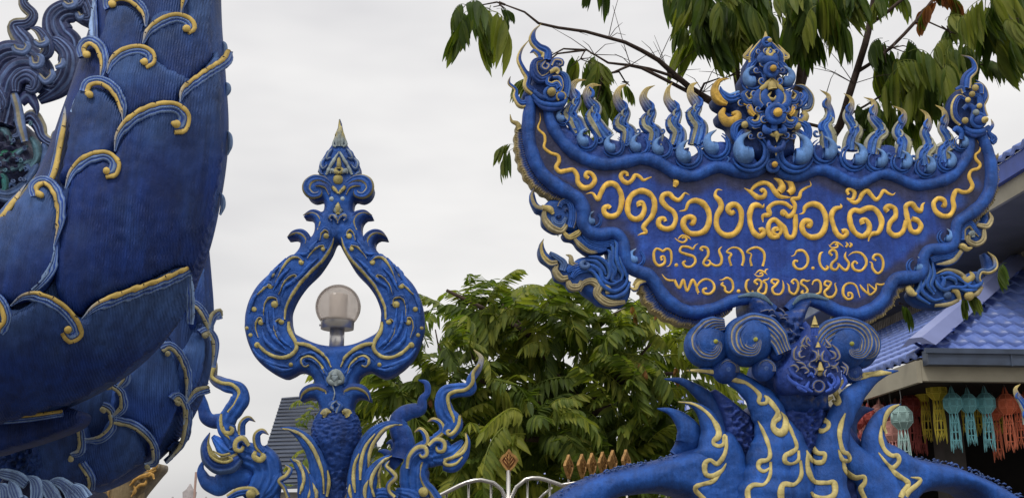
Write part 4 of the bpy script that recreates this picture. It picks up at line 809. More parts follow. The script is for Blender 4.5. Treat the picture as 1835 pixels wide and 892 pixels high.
for P in ('330,330 250,420 200,490 150,560', '360,400 290,470 240,560', '400,300 480,300 520,250 560,200', '140,560 90,640 70,720', '300,600 320,540 380,500 450,440 540,340', '195,700 200,800 220,870', '560,330 480,400 430,460'):
    fin('flute', r2, P, [1, 3.4, 3.6, 1.2], pc(BM * 1.25), z=.016, hf=1.2)
fin('edge_line', r2, '250,400 235,450 205,470', [1, 3.5, 1], FY, z=.012)
fin('lower_scroll', r3, '610,540 580,470 530,420 480,405 450,425 470,455 495,450', [2, 4.5, 5, 5, 5, 4, 3], pc(BM, right=FY, e=.1), z=.03, grooves=2)
fin('lower_scroll', r3, '640,600 610,520 560,450', [5, 6, 3], BM, z=.02, grooves=2)
fin('hook_leaf', r3, '436,712 450,660 500,622 570,615 625,640 630,668', [.5, 4, 6, 6.5, 5.5, 3.5], pc(BL, right=FY, e=.15), z=.02)
fin('hook_leaf', r1, '176,750 235,725 290,745 315,800 290,860', [.5, 4, 6.5, 7, 5], pc(BL, right=FY * .9, tip=np.array([.12, .1, .08]), tv=.15, e=.2), z=.012, grooves=2, gd=.3)
fin('hook_leaf', r2, '342,186 390,152 450,155 490,205 470,280', [.5, 4, 6.5, 7, 5], pc(BL, right=FY * .9, tip=np.array([.12, .1, .08]), tv=.15, e=.2), z=.012, grooves=2, gd=.3)
# shoulders and spear tip
fin('shoulder_volute', r1, '400,580 370,530 320,495 260,490 215,520 205,570 240,610 290,605 300,575 275,565', [3, 5, 6.5, 7.5, 8, 8, 7, 6, 4.5, 3], pc(BM, left=FY, right=FY * .6, e=.5), z=.02, grooves=2, gd=.3)
fin('shoulder_volute', r1, '370,610 350,560 310,540 270,545', [2, 4, 4, 2], pc(BL, left=FY, e=.4), z=.035)
fin('spear_edge', r1, '430,290 395,350 365,400 340,455', [1, 3.2, 3.2, 2], GB * 2.2, z=.03)
for P in ('385,270 360,300 345,340 375,330', '340,330 310,370 320,410 350,380', '300,400 300,440 320,455'):
    fin('spear_leaf', r1, P, [1.5, 4, 4, 1.5], pc(BM * .8, ridge=GB * 2), z=.024)
for P in ('438,60 436,150 434,250', '420,130 405,190 390,240 410,255', '428,120 418,190 415,250'):
    fin('spear_rib', r1, P, [.6, 3, 2], pc(FY * .9, end=GB * 1.8, ev=.5), z=.026)
for P, c_ in (('430,330 430,370 430,415', FY), ('370,445 380,425 410,440', GB * 2), ('415,400 405,430 430,445', FY)): fin('spear_core', r1, P, [1, 4, 3], c_, z=.032)
def one(nm, f, q, r_, c_, **kw): Q = f(q)[0]; ball(MB(), FP, Q[0], Q[1], r_, col=c_, **kw).build(nm, M_PAINT, post)
one('pearl', r1, '430,500', 9.5, FY, hf=.7, z0=.03)
for q in ('383,638', '462,638'): one('bead', r1, q, 4.5, GB * 2.2, hf=.9, z0=.03)
fin('center_leaf', r1, '424,650 424,690 424,740', [.6, 5, 4], FY, False, z=.03); fin('center_leaf', r1, '395,700 410,715 424,740', [3.5, 4, 2], GB * 2.2, z=.03)
fin('center_curl', r1, '425,800 410,760 380,745 362,765 378,785', [2, 4, 4, 3.5, 2.5], pc(BM, ridge=FY), z=.028)
fin('center_curl', r1, '425,590 400,560 380,540', [1.5, 3, 3], FY, z=.03)
fin('center_leaf', r3, '690,490 660,520 640,570 690,590', [3, 5, 5, 4], GB * 1.6, z=.045); fin('center_leaf', r3, '690,485 690,540 690,600', [3, 7, 4], GB * 1.8, False, z=.055)
fin('center_leaf', r3, '692,715 660,745 680,790', [3, 5, 4], pc(BM, ridge=GB * 1.6), z=.06); fin('center_leaf', r3, '605,815 620,790 650,795', [5, 5, 2], FY * .8, z=.06)
fin('gouge', r3, '665,600 680,660 672,720', [.8, 1, .8], GB * 2, False, z=.04)
# post body: a round rough pier
C0 = FP.at(np.array([604.]), np.array([700.]), np.array([-.03]))[0]
def zpx(y): return float(FP.at(np.array([604.]), np.array([float(y)]), np.array([0.]))[0][2])
prof = [(w * FP.s, zpx(y) - zpx(700)) for y, w in ((960, 24), (892, 20), (860, 22), (840, 27), (815, 36), (790, 44), (770, 44), (755, 41), (742, 35), (730, 27), (715, 24), (700, 22), (680, 18), (660, 14))]
mb = MB(); P2 = []
for i in range(len(prof) - 1):
    for k in range(8): t_ = k / 8; P2.append((prof[i][0] * (1 - t_) + prof[i + 1][0] * t_, prof[i][1] * (1 - t_) + prof[i + 1][1] * t_))
P2.append(prof[-1]); n_ = 72; V = []
for r_, z_ in P2:
    for j in range(n_):
        a = j / n_ * 2 * math.pi; kk = ss(-.02, -.14, np.array(z_ + .0)) if z_ < 0 else 0
        nn = noise.noise(Vector((math.cos(a) * r_ * 42, math.sin(a) * r_ * 42, z_ * 62))); nn = .5 - abs(nn) * 2.2
        rr = r_ + .013 * float(kk) * nn; V.append((C0[0] + rr * math.cos(a), C0[1] + rr * .8 * math.sin(a), C0[2] + z_))
F = []
for i in range(len(P2) - 1):
    a = i * n_; b = a + n_; F += [(a + j, a + (j + 1) % n_, b + (j + 1) % n_, b + j) for j in range(n_)]
mb.add(V, F, BL * .9).build('post_body', M_PLAS, post)
# tongues clasping the post, left and right
def tongue(name, f, P, ws, lines, z, back=.8, c=BM, fr=FP):
    o = stroke(MB(), fr, f(P), ws, hf=.55, z0=z, col=pc(c, left=c * .8, right=c * .8), grooves=4, gd=.18, back=back, step=2.2).build(name, M_PAINT, post)
    me_ = o.data; off = np.array(post['wo']); vs = [tuple(np.array(v.co) + off) for v in me_.vertices]; sf = Surf(BVHTree.FromPolygons(vs, [tuple(p.vertices) for p in me_.polygons]), 6.0)
    for L_ in lines:
        stroke(MB(), sf, f(L_), [.8, 2.8, 3.3, 3.0, 1.8], hf=.8, z0=.002, col=pc(FY * 1.05, left=FY * .7), back=1.5, step=1.8).build('edge_line', M_PAINT, o)
    return o
tongue('tongue', r6, '22,392 110,410 200,480 270,600 300,740 300,900', [.5, 6, 11, 15, 17, 17], ['22,392 100,408 170,450 240,530 290,640 315,740 320,860', '170,455 215,500 250,560', '345,690 355,780 340,880'], .05)
tongue('tongue', r6, '885,362 800,368 700,430 620,540 580,680 560,900', [.5, 6, 12, 15, 17, 17], ['885,366 810,372 740,410 680,490 645,580 640,670', '690,430 620,520 590,620 580,760', '575,570 540,660 535,760 545,850', '508,790 510,850 520,900'], .05)
tongue('tongue', r6, '95,615 150,660 190,740 200,900', [.5, 7, 11, 12], ['95,615 140,640 170,710 175,780 150,860', '190,660 225,740 230,820 205,900'], .07)
tongue('tongue', r6, '810,585 740,640 670,740 640,900', [.5, 7, 13, 14], ['810,588 740,630 680,710 660,790 680,880', '735,650 715,730 725,820', '640,760 615,830 620,900'], .07)
tongue('tongue', r6, '235,720 265,800 262,900', [1, 6, 8], ['240,780 265,850 262,900'], .08)
stroke(MB(), FP, r5('665,660 705,690 680,740 630,775 660,820 690,892'), [1, 4, 5, 4.5, 4, 4], hf=.8, z0=.09, col=pc(FY, left=BM, e=.2), back=2).build('wavy_flame', M_PAINT, post)
stroke(MB(), FP, r8('205,630 180,670 220,710 245,750 200,800 200,850 240,892'), [1, 3.5, 5, 5, 4.5, 4, 4], hf=.8, z0=.09, col=pc(FY, right=BM, e=.2), back=2).build('wavy_flame', M_PAINT, post)
# side flames
def sfl(name, f, P, ws, cc=None, z=.02, gr=3, **kw):
    cc = cc if cc is not None else pc(BM); kk = dict(hf=.6, gd=.22, back=.7, step=2.2); kk.update(kw)
    return stroke(MB(), FP, f(P), ws, z0=z, col=cc, grooves=gr, **kk).build(name, M_PAINT, post)
FYL = pc(BM, left=FY, e=.25, tip=FY, tv=.12)
sfl('tall_flame', r4, '100,68 95,140 140,215 140,310 220,360 310,390 335,450 300,520 250,590 230,660 300,800', [1.5, 6, 7.5, 9, 12, 14, 16, 17, 17, 16, 16], pc(BM * 1.1, tip=FY * .9, tv=.25), z=.03)
for P in ('100,90 110,150 150,230 135,305 200,350 280,365 330,420 300,500 250,560', '205,570 200,620 215,690 270,750', ): stroke(MB(), FP, r4(P), [2, 3.2, 3.4, 3.2, 2], hf=.9, z0=.052, col=FY, back=2).build('edge_line', M_PAINT, post)
sfl('scroll', r4, '215,660 230,700 270,710 285,680 262,668', [3, 4, 4, 4, 3], FY, z=.055, gr=0)
sfl('rear_flame', r4, '88,340 40,370 25,430 50,520 75,590 130,615 200,600', [1, 5, 9, 11, 13, 13, 12], pc(BL, left=BM), z=-.02, gr=0)
sfl('hook_leaf', r4, '440,625 390,600 345,640 340,720', [.6, 5, 7, 7], pc(BM, right=FY * .9, tip=np.array([.15, .12, .08]), tv=.12, e=.1), z=.03)
sfl('hook_leaf', r4, '535,718 490,690 450,720 455,790 500,850', [.6, 5, 7, 7, 6], pc(BM, right=FY * .9, tip=np.array([.15, .12, .08]), tv=.12, e=.1), z=.03)
sfl('scroll', r4, '400,800 360,750 315,770 310,820 345,830 362,800', [4, 6, 6, 6, 5, 3], pc(FY, left=BM), z=.055, gr=0)
sfl('scroll', r5, '450,560 440,600 480,625 508,600 490,580', [3, 5, 5, 5, 3], FY, z=.06, gr=0)
sfl('body_sweep', r5, '250,480 330,560 430,600 500,640 520,740 470,860 400,930', [10, 20, 24, 26, 28, 28, 26], pc(BM * 1.05), z=.0, gr=4)
sfl('body_sweep', r5, '500,520 560,600 575,720 560,892', [4, 8, 12, 14], pc(BM), z=.01, gr=2)
sfl('beak_leaf', r5, '115,425 85,510 105,600 170,660 260,650 330,600', [.8, 8, 13, 16, 16, 10], pc(BL, left=FY * .7, right=SL, e=.35), z=.03, gr=3)
sfl('beak_leaf', r5, '130,450 200,520 260,560 340,560', [4, 15, 17, 10], pc(BM * 1.4), z=.015, gr=3)
for P, w_ in (('110,520 130,590 180,630 240,640 285,620 260,605', 2.6), ('150,560 210,590 270,580', 2.2)): stroke(MB(), FP, r5(P), [w_ * .5, w_, w_ * 1.1, w_], hf=.8, z0=.065, col=FY * .8, back=2.5).build('edge_line', M_PAINT, post)
sfl('rear_claw', r5, '48,612 30,690 70,770 150,800 220,760 330,730 400,680', [.8, 7, 14, 18, 20, 20, 16], pc(BM * 1.1), z=-.03, gr=0)
sfl('lower_curl', r5, '250,892 330,850 420,845 450,880', [6, 8, 9, 8], pc(BM, left=FY, e=.2), z=.05)
one('scroll_bud', r5, '420,868', 9, FY, hf=.9, z0=.07)
sfl('root_leaf', r5, '470,892 540,840 590,760 610,700', [12, 14, 12, 3], pc(BM), z=.02)
# right bunch
sfl('tall_flame', r7, '795,30 850,90 830,165 780,240 770,310 680,320 600,340 575,400 600,490 650,560 600,640', [.8, 4.5, 7, 8, 11, 13, 14, 15, 16, 17, 16], pc(BM * 1.15, tip=FY * .95, tv=.14), z=.03)
for P in ('840,140 795,200 790,270 740,320 660,335 615,370 625,450 655,530 640,590', '700,500 690,570 655,625 620,640 610,615 635,605'): stroke(MB(), FP, r7(P), [2.4, 3.4, 3.4, 3.2, 2], hf=.9, z0=.055, col=FY, back=2).build('edge_line', M_PAINT, post)
sfl('rear_flame', r7, '390,232 450,255 460,320 425,370 410,440 330,460 260,500 250,570 290,680 270,800', [.6, 5, 6, 8, 11, 14, 16, 17, 20, 24], pc(BL * 1.1, left=BM), z=-.05, gr=0)
sfl('rear_leaf', r7, '160,690 200,680 240,730 290,790', [1, 6, 9, 12], BL, z=-.06, gr=0); sfl('rear_leaf', r7, '100,745 150,750 200,800 250,850', [1, 6, 10, 14], BL, z=-.06, gr=0)
for P in ('468,545 510,530 560,555 575,610 520,660', '375,620 415,600 450,635 460,690 430,720'):
    sfl('hook_leaf', r7, P, [.8, 4, 5.5, 6.5, 6], pc(BM, left=FY, e=-.1, tip=np.array([.3, .22, .08]), tv=.12), z=.04)
sfl('scroll', r7, '480,720 530,680 580,695 580,745 545,750 535,722', [5, 6, 6, 5.5, 4.5, 3], pc(FY, right=BM, e=.1), z=.05, gr=0)
sfl('scroll', r7, '330,880 345,800 390,745 445,735 460,775 435,795 415,775', [4, 5, 6, 6, 5.5, 4.5, 3], pc(FY, right=BM, e=.2), z=.06, gr=0)
sfl('body_sweep', r8, '640,520 560,570 450,590 390,640 370,740 380,892', [14, 20, 22, 24, 26, 26], pc(BM * 1.05), z=.0, gr=4)
sfl('body_sweep', r8, '560,470 470,500 380,560 330,660 320,800 340,892', [8, 10, 10, 11, 12, 12], pc(BM), z=.01, gr=3)
sfl('beak_leaf', r8, '738,425 755,490 720,580 650,650 580,650', [.8, 5, 11, 14, 12], pc(BM, left=BL, right=FY * .9, e=.4), z=.03)
sfl('beak_leaf', r8, '720,480 640,560 540,590 500,600', [3, 14, 18, 12], pc(BM * 1.2), z=.015)
for P in ('740,430 748,510 720,570 660,600 600,620', '720,600 670,650 610,660 590,640 605,625'): stroke(MB(), FP, r8(P), [1.5, 3, 3.2, 2.6], hf=.8, z0=.055, col=FY, back=2.5).build('edge_line', M_PAINT, post)
sfl('lower_curl', r8, '450,640 430,720 455,790 500,840 545,910', [8, 7, 7, 8, 9], pc(BM, right=FY, e=.3), z=.03, gr=2)
one('scroll_bud', r8, '440,850', 9, FY, hf=.9, z0=.05)
sfl('root_leaf', r8, '60,892 130,860 200,870 260,892', [8, 10, 10, 8], pc(BM), z=.05)
sfl('root_leaf', r8, '240,850 330,870 400,910', [8, 14, 14], pc(BM), z=.03)

# ---------------------------------------------------------------- globe lamp
gp = FP.at(np.array([604.]), np.array([547.]), np.array([-.04]))[0]; gs = FP.s
zb = zpx(620)
lamp = thing('globe_lamp', 'round smoked-glass globe lamp on a short steel tube inside the spade-shaped frame', 'lamp', (float(gp[0]), float(gp[1]), zb))
cx, cy = float(gp[0]), float(gp[1])
m, n, b, o_ = mat('smoked_acrylic'); b.inputs['Base Color'].default_value = (.80, .74, .68, 1); b.inputs['Roughness'].default_value = .12
b.inputs['Transmission Weight'].default_value = .0; b.inputs['Alpha'].default_value = 1
tr = n.nodes.new('ShaderNodeBsdfTransparent'); tr.inputs[0].default_value = (.93, .90, .87, 1); gl = n.nodes.new('ShaderNodeBsdfGlossy'); gl.inputs['Roughness'].default_value = .12
df = n.nodes.new('ShaderNodeBsdfTranslucent'); df.inputs[0].default_value = (.85, .8, .76, 1); lw = n.nodes.new('ShaderNodeLayerWeight'); lw.inputs[0].default_value = .12
mx1 = n.nodes.new('ShaderNodeMixShader'); mx2 = n.nodes.new('ShaderNodeMixShader'); mx1.inputs[0].default_value = .58
n.links.new(tr.outputs[0], mx1.inputs[1]); n.links.new(df.outputs[0], mx1.inputs[2]); n.links.new(lw.outputs[0], mx2.inputs[0]); n.links.new(mx1.outputs[0], mx2.inputs[1]); n.links.new(gl.outputs[0], mx2.inputs[2]); n.links.new(mx2.outputs[0], o_.inputs[0])
gl.inputs[0].default_value = (.95, .92, .9, 1)
M_GLOBE = m; M_STEEL = plain('brushed_steel', (.62, .60, .58), rough=.35, metal=.75, var=.12, bump=.05)
rg = 41.5 * gs; prof = [(rg * math.sin(a), rg * -math.cos(a)) for a in np.radians(np.linspace(28, 180, 26))]; prof[-1] = (.0005, rg)
lathe(MB(), (cx, cy, float(gp[2])), prof, n=40).build('globe', M_GLOBE, lamp)
mb = MB(); z_ = float(gp[2]) - rg * .62
pf = []
for k in range(9): pf += [(rg * .40, z_ + k * .017), (rg * .415, z_ + k * .017 + .006), (rg * .40, z_ + k * .017 + .012)]
M_DIFF = plain('frosted_lens', (.80, .76, .72), rough=.3, var=.05)
lathe(mb, (cx, cy, 0), pf, n=32).build('inner_lens', M_DIFF, lamp)
zc = float(gp[2]) - rg * .78
lathe(MB(), (cx, cy, zc), [(27 * gs, -.028), (30 * gs, -.028), (30.5 * gs, .018), (31 * gs, .024), (29.5 * gs, .028), (20 * gs, .028)], n=40).build('collar', M_STEEL, lamp)
mb = MB(); tube(mb, [(cx - 33 * gs, cy, zc - .005), (cx - 28 * gs, cy, zc - .005)], .006, n=8); mb.build('set_screw', M_STEEL, lamp)
lathe(MB(), (cx, cy, 0), [(13.5 * gs, zb - .03), (13.5 * gs, zc - .028)], n=28).build('steel_tube', M_STEEL, lamp)
# ================================================================ THE GREAT NAGA COILS AT LEFT
nb0 = at(150, 950, 4.0)
naga = thing('naga_statue', 'huge scaly navy serpent body with gold-edged scales filling the left of the view', 'statue', (float(nb0[0]), 4.0, 0.0))
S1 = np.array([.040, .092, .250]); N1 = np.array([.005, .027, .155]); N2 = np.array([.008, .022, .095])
def coil(P, Y, name, colf):
    Q = smooth(np.array(P, float), 9); C3 = at(Q[:, 0], Q[:, 1], Y); r = Q[:, 2] * Y / FOC
    T = np.gradient(C3, axis=0); T /= np.linalg.norm(T, axis=1)[:, None]; V = []; Cc = []; n = 64
    a = np.arange(n) / n * 2 * math.pi
    for i in range(len(C3)):
        s_ = np.cross(T[i], [0, 1, 0]); s_ /= np.linalg.norm(s_); k = np.array([0, -1., 0]); k = k - T[i] * (k @ T[i]); k /= np.linalg.norm(k)
        V.append(C3[i] + r[i] * (np.cos(a)[:, None] * s_ + np.sin(a)[:, None] * k))
    V = np.concatenate(V); F = []
    for i in range(len(C3) - 1):
        A_ = i * n; B_ = A_ + n; F += [(A_ + j, A_ + (j + 1) % n, B_ + (j + 1) % n, B_ + j) for j in range(n)]
    nn = np.array([noise.noise(Vector(v) * 2.5) for v in V.tolist()]); Cc = lerp(N1, S1, np.clip(.35 + nn * .9, 0, 1))
    mb = MB(); mb.add(V, F, Cc); mb.build(name, M_NAGA, naga)
    s_ = Surf(BVHTree.FromPolygons(V.tolist(), F), Y); s_.spine = Q[:, :2]; return s_, None
n1, bv1 = coil([(304, -170, 103), (292, -60, 112), (286, 30, 119), (276, 130, 136), (263, 230, 153), (240, 330, 162), (206, 420, 172), (152, 500, 184), (70, 555, 186), (-40, 580, 190), (-180, 590, 195)], 3.7, 'upper_coil', None)
n2, bv2 = coil([(340, 330, 40), (318, 400, 58), (294, 480, 88), (270, 570, 115), (238, 660, 135), (178, 728, 142), (80, 765, 136), (-40, 770, 130), (-160, 765, 130)], 4.6, 'lower_coil', None)
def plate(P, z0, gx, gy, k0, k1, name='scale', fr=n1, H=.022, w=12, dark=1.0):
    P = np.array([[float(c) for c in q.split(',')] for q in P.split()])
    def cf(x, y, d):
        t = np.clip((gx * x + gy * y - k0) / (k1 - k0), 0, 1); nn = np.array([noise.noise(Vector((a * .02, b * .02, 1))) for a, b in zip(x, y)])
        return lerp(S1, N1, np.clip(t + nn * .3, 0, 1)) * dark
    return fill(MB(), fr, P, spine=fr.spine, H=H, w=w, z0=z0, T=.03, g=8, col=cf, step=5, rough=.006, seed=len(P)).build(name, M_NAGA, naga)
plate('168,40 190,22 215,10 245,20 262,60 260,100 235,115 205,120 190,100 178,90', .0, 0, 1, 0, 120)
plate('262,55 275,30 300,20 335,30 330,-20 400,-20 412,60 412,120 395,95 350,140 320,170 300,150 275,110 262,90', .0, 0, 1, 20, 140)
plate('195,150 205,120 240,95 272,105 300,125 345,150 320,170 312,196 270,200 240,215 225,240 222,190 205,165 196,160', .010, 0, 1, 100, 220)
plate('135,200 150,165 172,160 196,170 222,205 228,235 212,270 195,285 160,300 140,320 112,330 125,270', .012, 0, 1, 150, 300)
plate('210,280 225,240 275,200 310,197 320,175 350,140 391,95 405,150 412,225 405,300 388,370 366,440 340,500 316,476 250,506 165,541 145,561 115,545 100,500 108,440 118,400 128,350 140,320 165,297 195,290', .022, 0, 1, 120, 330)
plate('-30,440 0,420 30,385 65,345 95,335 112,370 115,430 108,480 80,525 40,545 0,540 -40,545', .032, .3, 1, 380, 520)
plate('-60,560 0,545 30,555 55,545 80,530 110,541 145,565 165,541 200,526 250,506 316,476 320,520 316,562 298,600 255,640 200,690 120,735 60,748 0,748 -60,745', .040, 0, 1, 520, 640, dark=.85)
NP = Plane(30, 750, 3.62); fill(MB(), NP, ID('-60,700 20,720 90,722 122,732 112,755 60,777 0,795 -60,802'), H=.02, w=8, z0=-.10, T=.10, g=6, col=N1 * .8, rough=.006).build('scale', M_NAGA, naga)
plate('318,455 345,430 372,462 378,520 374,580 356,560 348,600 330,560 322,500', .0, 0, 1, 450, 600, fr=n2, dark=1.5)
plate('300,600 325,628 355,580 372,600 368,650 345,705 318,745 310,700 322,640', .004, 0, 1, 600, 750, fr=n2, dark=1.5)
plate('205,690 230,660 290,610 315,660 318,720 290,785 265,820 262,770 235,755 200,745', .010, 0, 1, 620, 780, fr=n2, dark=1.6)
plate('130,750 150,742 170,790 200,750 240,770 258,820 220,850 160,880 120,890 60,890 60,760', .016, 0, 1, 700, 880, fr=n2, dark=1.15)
RG = np.array([.58, .41, .11]); RS = np.array([.13, .20, .34])
def rim(P, f, side=1, w=8.5, gw=3.7, fr=n1, z=.022, gold=RG, bud=None, name='scale_rim', taper=(.12, .7, 1, 1, 1, 1, .9)):
    Q = f(P) if isinstance(P, str) else P
    ws = np.interp(np.linspace(0, 1, len(Q)), np.linspace(0, 1, len(taper)), taper)
    S = smooth(np.column_stack([Q, ws]), 4); p = S[:, :2]; t = np.gradient(p, axis=0); t /= np.hypot(t[:, 0], t[:, 1])[:, None] + 1e-9; n = side * np.stack([-t[:, 1], t[:, 0]], -1)
    mb = MB(); z = z + .008
    cc = lambda u, v: lerp(N1 * 2, RS * 1.3, .5 - .5 * np.cos(np.pi * 3 * (u + 1)))
    stroke(mb, fr, p - n * (S[:, 2:3] * w * .45), S[:, 2] * w, hf=.55, z0=z, col=cc, grooves=3, gd=.4, back=.8, step=4); o = mb.build(name, M_NAGA, naga)
    mb = MB(); stroke(mb, fr, p + n * (S[:, 2:3] * gw * .75), S[:, 2] * gw, hf=.85, z0=z + .004, col=pc(gold, left=gold * .7, right=gold * .8, e=.6, tip=RS * 1.5, tv=.12), back=1.2, step=4, nu=8)
    k = max(2, int(len(p) / 4.2))
    for j in range(1, k):
        i = min(len(p) - 1, int(j * len(p) / k)); q = p[i] + n[i] * S[i, 2] * gw * .75
        if j % 2: ball(mb, fr, q[0], q[1], .9, hf=1, z0=z + .004 + gw * fr.s * .62, col=DK, ns=6, nr=2)
        else: stroke(mb, fr, np.array([q - n[i] * .2, q + n[i] * gw * .98]), [1.15, .8], hf=1.2, z0=z + .004 + gw * fr.s * .55, col=DK, step=3, nu=4)
    mb.build('gold_edge', M_GOLD, o)
    if bud is not None:
        q = f(bud)[0]; ball(MB(), fr, q[0], q[1], gw * 1.75, hf=.8, z0=z + .008, col=gold * 1.05).build('rim_bud', M_GOLD, o)
    return o
fa = Z(0, 0, 2.0); fb = Z(0, 446, 2.0)
rim('525,110 518,60 482,18 440,6 408,22 412,42', fa, -1, bud='420,32', z=.012)
rim('515,172 532,128 572,92 622,72 664,84 678,112 660,128', fa, -1, bud='655,118', z=.014)
rim('400,282 415,240 450,206 500,192 538,206 546,238 522,258', fa, -1, bud='520,244', z=.022)
rim('378,300 386,240 374,190 346,168 324,188 328,220', fa, -1, bud='340,216', z=.02)
rim('448,452 444,400 420,345 382,316 345,322 332,350', fa, -1, bud='348,362', z=.026)
rim('628,384 640,340 700,284 762,232 782,192', fa, -1, z=.034)
rim('420,562 432,500 482,440 552,402 612,398 646,432 636,476 606,484', fa, -1, w=10, gw=4.2, bud='612,462', z=.036)
rim('258,700 280,640 330,590 390,572 424,600 416,640 388,650', fa, -1, bud='392,634', z=.036)
rim('212,900 234,800 230,722 202,684 168,702 168,738', fa, -1, bud='182,732', z=.045)
rim('258,392 250,450 236,520 214,620 190,680', fa, -1, w=5, gw=4, z=.016)
rim('130,684 70,758 0,842 -40,880', fa, -1, w=5, gw=4, z=.03)
rim('640,62 655,0 665,-40', fa, -1, w=5, gw=4, z=.01)
rim('345,-40 342,60 346,150', fa, 1, w=5, gw=3.5, z=.0, gold=RS * 2.2)
rim('322,330 290,360 270,410', fa, 1, w=4, gw=2.5, z=.0, gold=RS * 2)
rim('-40,168 0,172 34,205 42,250 18,284', fb, 1, w=7, gw=4.5, z=.05, bud='6,262')
rim('60,204 104,170 160,166 222,192 266,238 278,280 246,298 228,276', fb, -1, w=9, gw=3.8, z=.052, bud='242,266', gold=RG * .8)
rim('288,232 332,190 402,160 500,122 570,92 626,62', fb, -1, w=9, gw=3.8, z=.052)
rim('632,66 634,140 632,240', fb, -1, w=6, gw=2.4, z=.05, gold=RS * 2)
rim('-60,614 0,610 120,600 226,586', fb, -1, w=6, gw=3.4, z=-.005, fr=NP, gold=RG * .9)
rim('216,-20 202,60 172,110 132,150', fb, 1, w=6, gw=2, z=.04, gold=RS * 1.3)
for y, l in ((165, 16), (310, 14), (500, 24), (720, 22)):
    q = fa('%g,%g' % (815 + (15 if y in (310, 500) else 0) - (30 if y == 720 else 0), y))[0]
    xe = 200.0
    while n1.b.ray_cast(Vector((0, 0, CAMZ)), Vector(rayd(xe + 1, q[1]).tolist()))[0] is not None: xe += 1
    q = np.array([xe, q[1]]); stroke(MB(), Plane(408, 200, 3.7), np.array([[q[0] - 4, q[1] - l * .8], [q[0] + .5, q[1] - l * .4], [q[0] + 1, q[1] + l * .3], [q[0] - 4, q[1] + l]]), [1, 4, 4.5, 2], hf=1.2, z0=-.02, back=1.2, col=RS * 1.3).build('side_nub', M_NAGA, naga)
G2 = np.array([.34, .31, .18])
def r2m(P, bud=None, side=-1, w=6.5, z=.036): return rim(P, fb, side, w=w, gw=2.8, fr=n2, z=z, gold=G2, taper=(.6, 1, 1, 1, 1), bud=bud)
r2m('722,330 706,262 680,216 648,206 642,230', '656,226'); r2m('715,292 726,246 748,226 760,250')
r2m('726,420 732,342 712,302 690,312', '700,316'); r2m('642,530 644,450 622,386 592,356 566,368', '584,380'); r2m('632,610 636,562 616,520 598,532', '610,540')
r2m('640,542 670,502 712,488'); r2m('420,500 446,470 448,440 436,424'); r2m('400,594 434,560 430,514 404,492', '392,498'); r2m('308,668 360,660 398,622 394,574 368,560', '372,570')
r2m('262,716 292,700 292,640 264,588', '262,728'); r2m('308,866 322,796 292,742'); r2m('500,744 530,730 524,672 472,622 406,606', '506,748')
r2m('570,740 620,680 640,600 642,560')
# coarse plaster patch low at the left
fill(MB(), n2, ID('-20,800 20,790 60,780 78,800 82,830 60,850 -20,850'), H=.02, w=8, z0=.02, T=.02, g=2.5, col=BL * .8, rough=.04).build('rough_patch', M_PLAS, naga)

# ================================================================ FLAME MANE STATUE (far left)
MP = Plane(80, 200, 5.0); m4 = Z(0, 0, 4.0); m5 = Z(0, 190, 4.0); m0 = at(40, 980, 5.0)
mane = thing('guardian_statue', 'dark violet and teal figure with a swirling flame mane behind the serpent, far left', 'statue', (float(m0[0]), 5.0, 0.0))
MV = np.array([.016, .022, .085]); ML = np.array([.115, .18, .37]); MC = np.array([.30, .27, .18])
def stripes(u, v): return lerp(lerp(MV, np.array([.05, .07, .17]), np.clip(v, 0, 1)), ML, ss(.2, .95, np.cos(np.pi * 4 * (u + 1))) * (np.abs(u) < .9))
def ms(name, f, P, ws, cc=stripes, z=.0, gr=5, **kw):
    kk = dict(hf=.6, gd=.3, back=.8, step=3); kk.update(kw); return stroke(MB(), MP, f(P), ws, z0=z, col=cc, grooves=gr, **kk).build(name, M_PAINT, mane)
ms('tall_flame', m4, '240,-60 170,0 180,50 235,110 200,170 110,190 130,250 180,310 210,380', [3, 8, 10, 11, 12, 14, 16, 17, 16], lambda u, v: lerp(stripes(u, v), MC, ss(.35, .7, u)))
ms('mane_wave', m4, '-60,560 20,440 120,400 220,430 300,520 300,620', [30, 30, 28, 26, 22, 14], z=.0, gr=7)
ms('mane_wave', m4, '20,900 70,700 130,560 230,520 330,600 420,620 500,520 490,420', [26, 28, 28, 26, 22, 24, 16, 8], z=.02, gr=7)
ms('mane_wave', m4, '500,440 500,330 430,260 400,160 460,90 560,80 640,140 700,200', [22, 24, 26, 26, 24, 20, 16, 12], z=.0, gr=6)
ms('mane_curl', m4, '300,740 430,660 500,560 510,420 440,330 380,300', [8, 18, 20, 18, 14, 5], z=.03, gr=5)
ms('mane_flame', m4, '245,235 300,250 350,310 370,400 330,440', [1, 7, 11, 13, 8], lambda u, v: lerp(stripes(u, v), MC, ss(.3, .7, u)), z=.05, gr=4)
ms('mane_flame', m4, '520,-40 540,30 580,60 620,20', [12, 12, 10, 6], z=.04, gr=4)
ms('mane_flame', m4, '600,-20 640,60 660,140 600,150', [10, 12, 12, 6], z=.03, gr=4)
for P in ('150,380 170,420 230,430 260,390 235,360', '275,460 290,520 340,520 350,470 320,450', '330,590 380,640 430,600 420,550', '500,80 540,110 590,90 570,50', '600,150 620,190 650,170', '450,540 500,520 500,470', '300,350 340,380 390,360 370,320'):
    ms('scroll', m4, P, [4, 6, 6.5, 6, 3], pc(ML, left=MC, e=.3), z=.09, gr=2)
ms('mane_curl', m4, '160,700 170,620 240,580 300,620 280,680 230,670', [8, 13, 15, 14, 10, 6], z=.07, gr=4)
ms('mane_flame', m5, '180,0 240,-40 290,40 296,95', [10, 11, 7, 1], pc(MV * 1.6, ridge=ML), z=.05, gr=0)
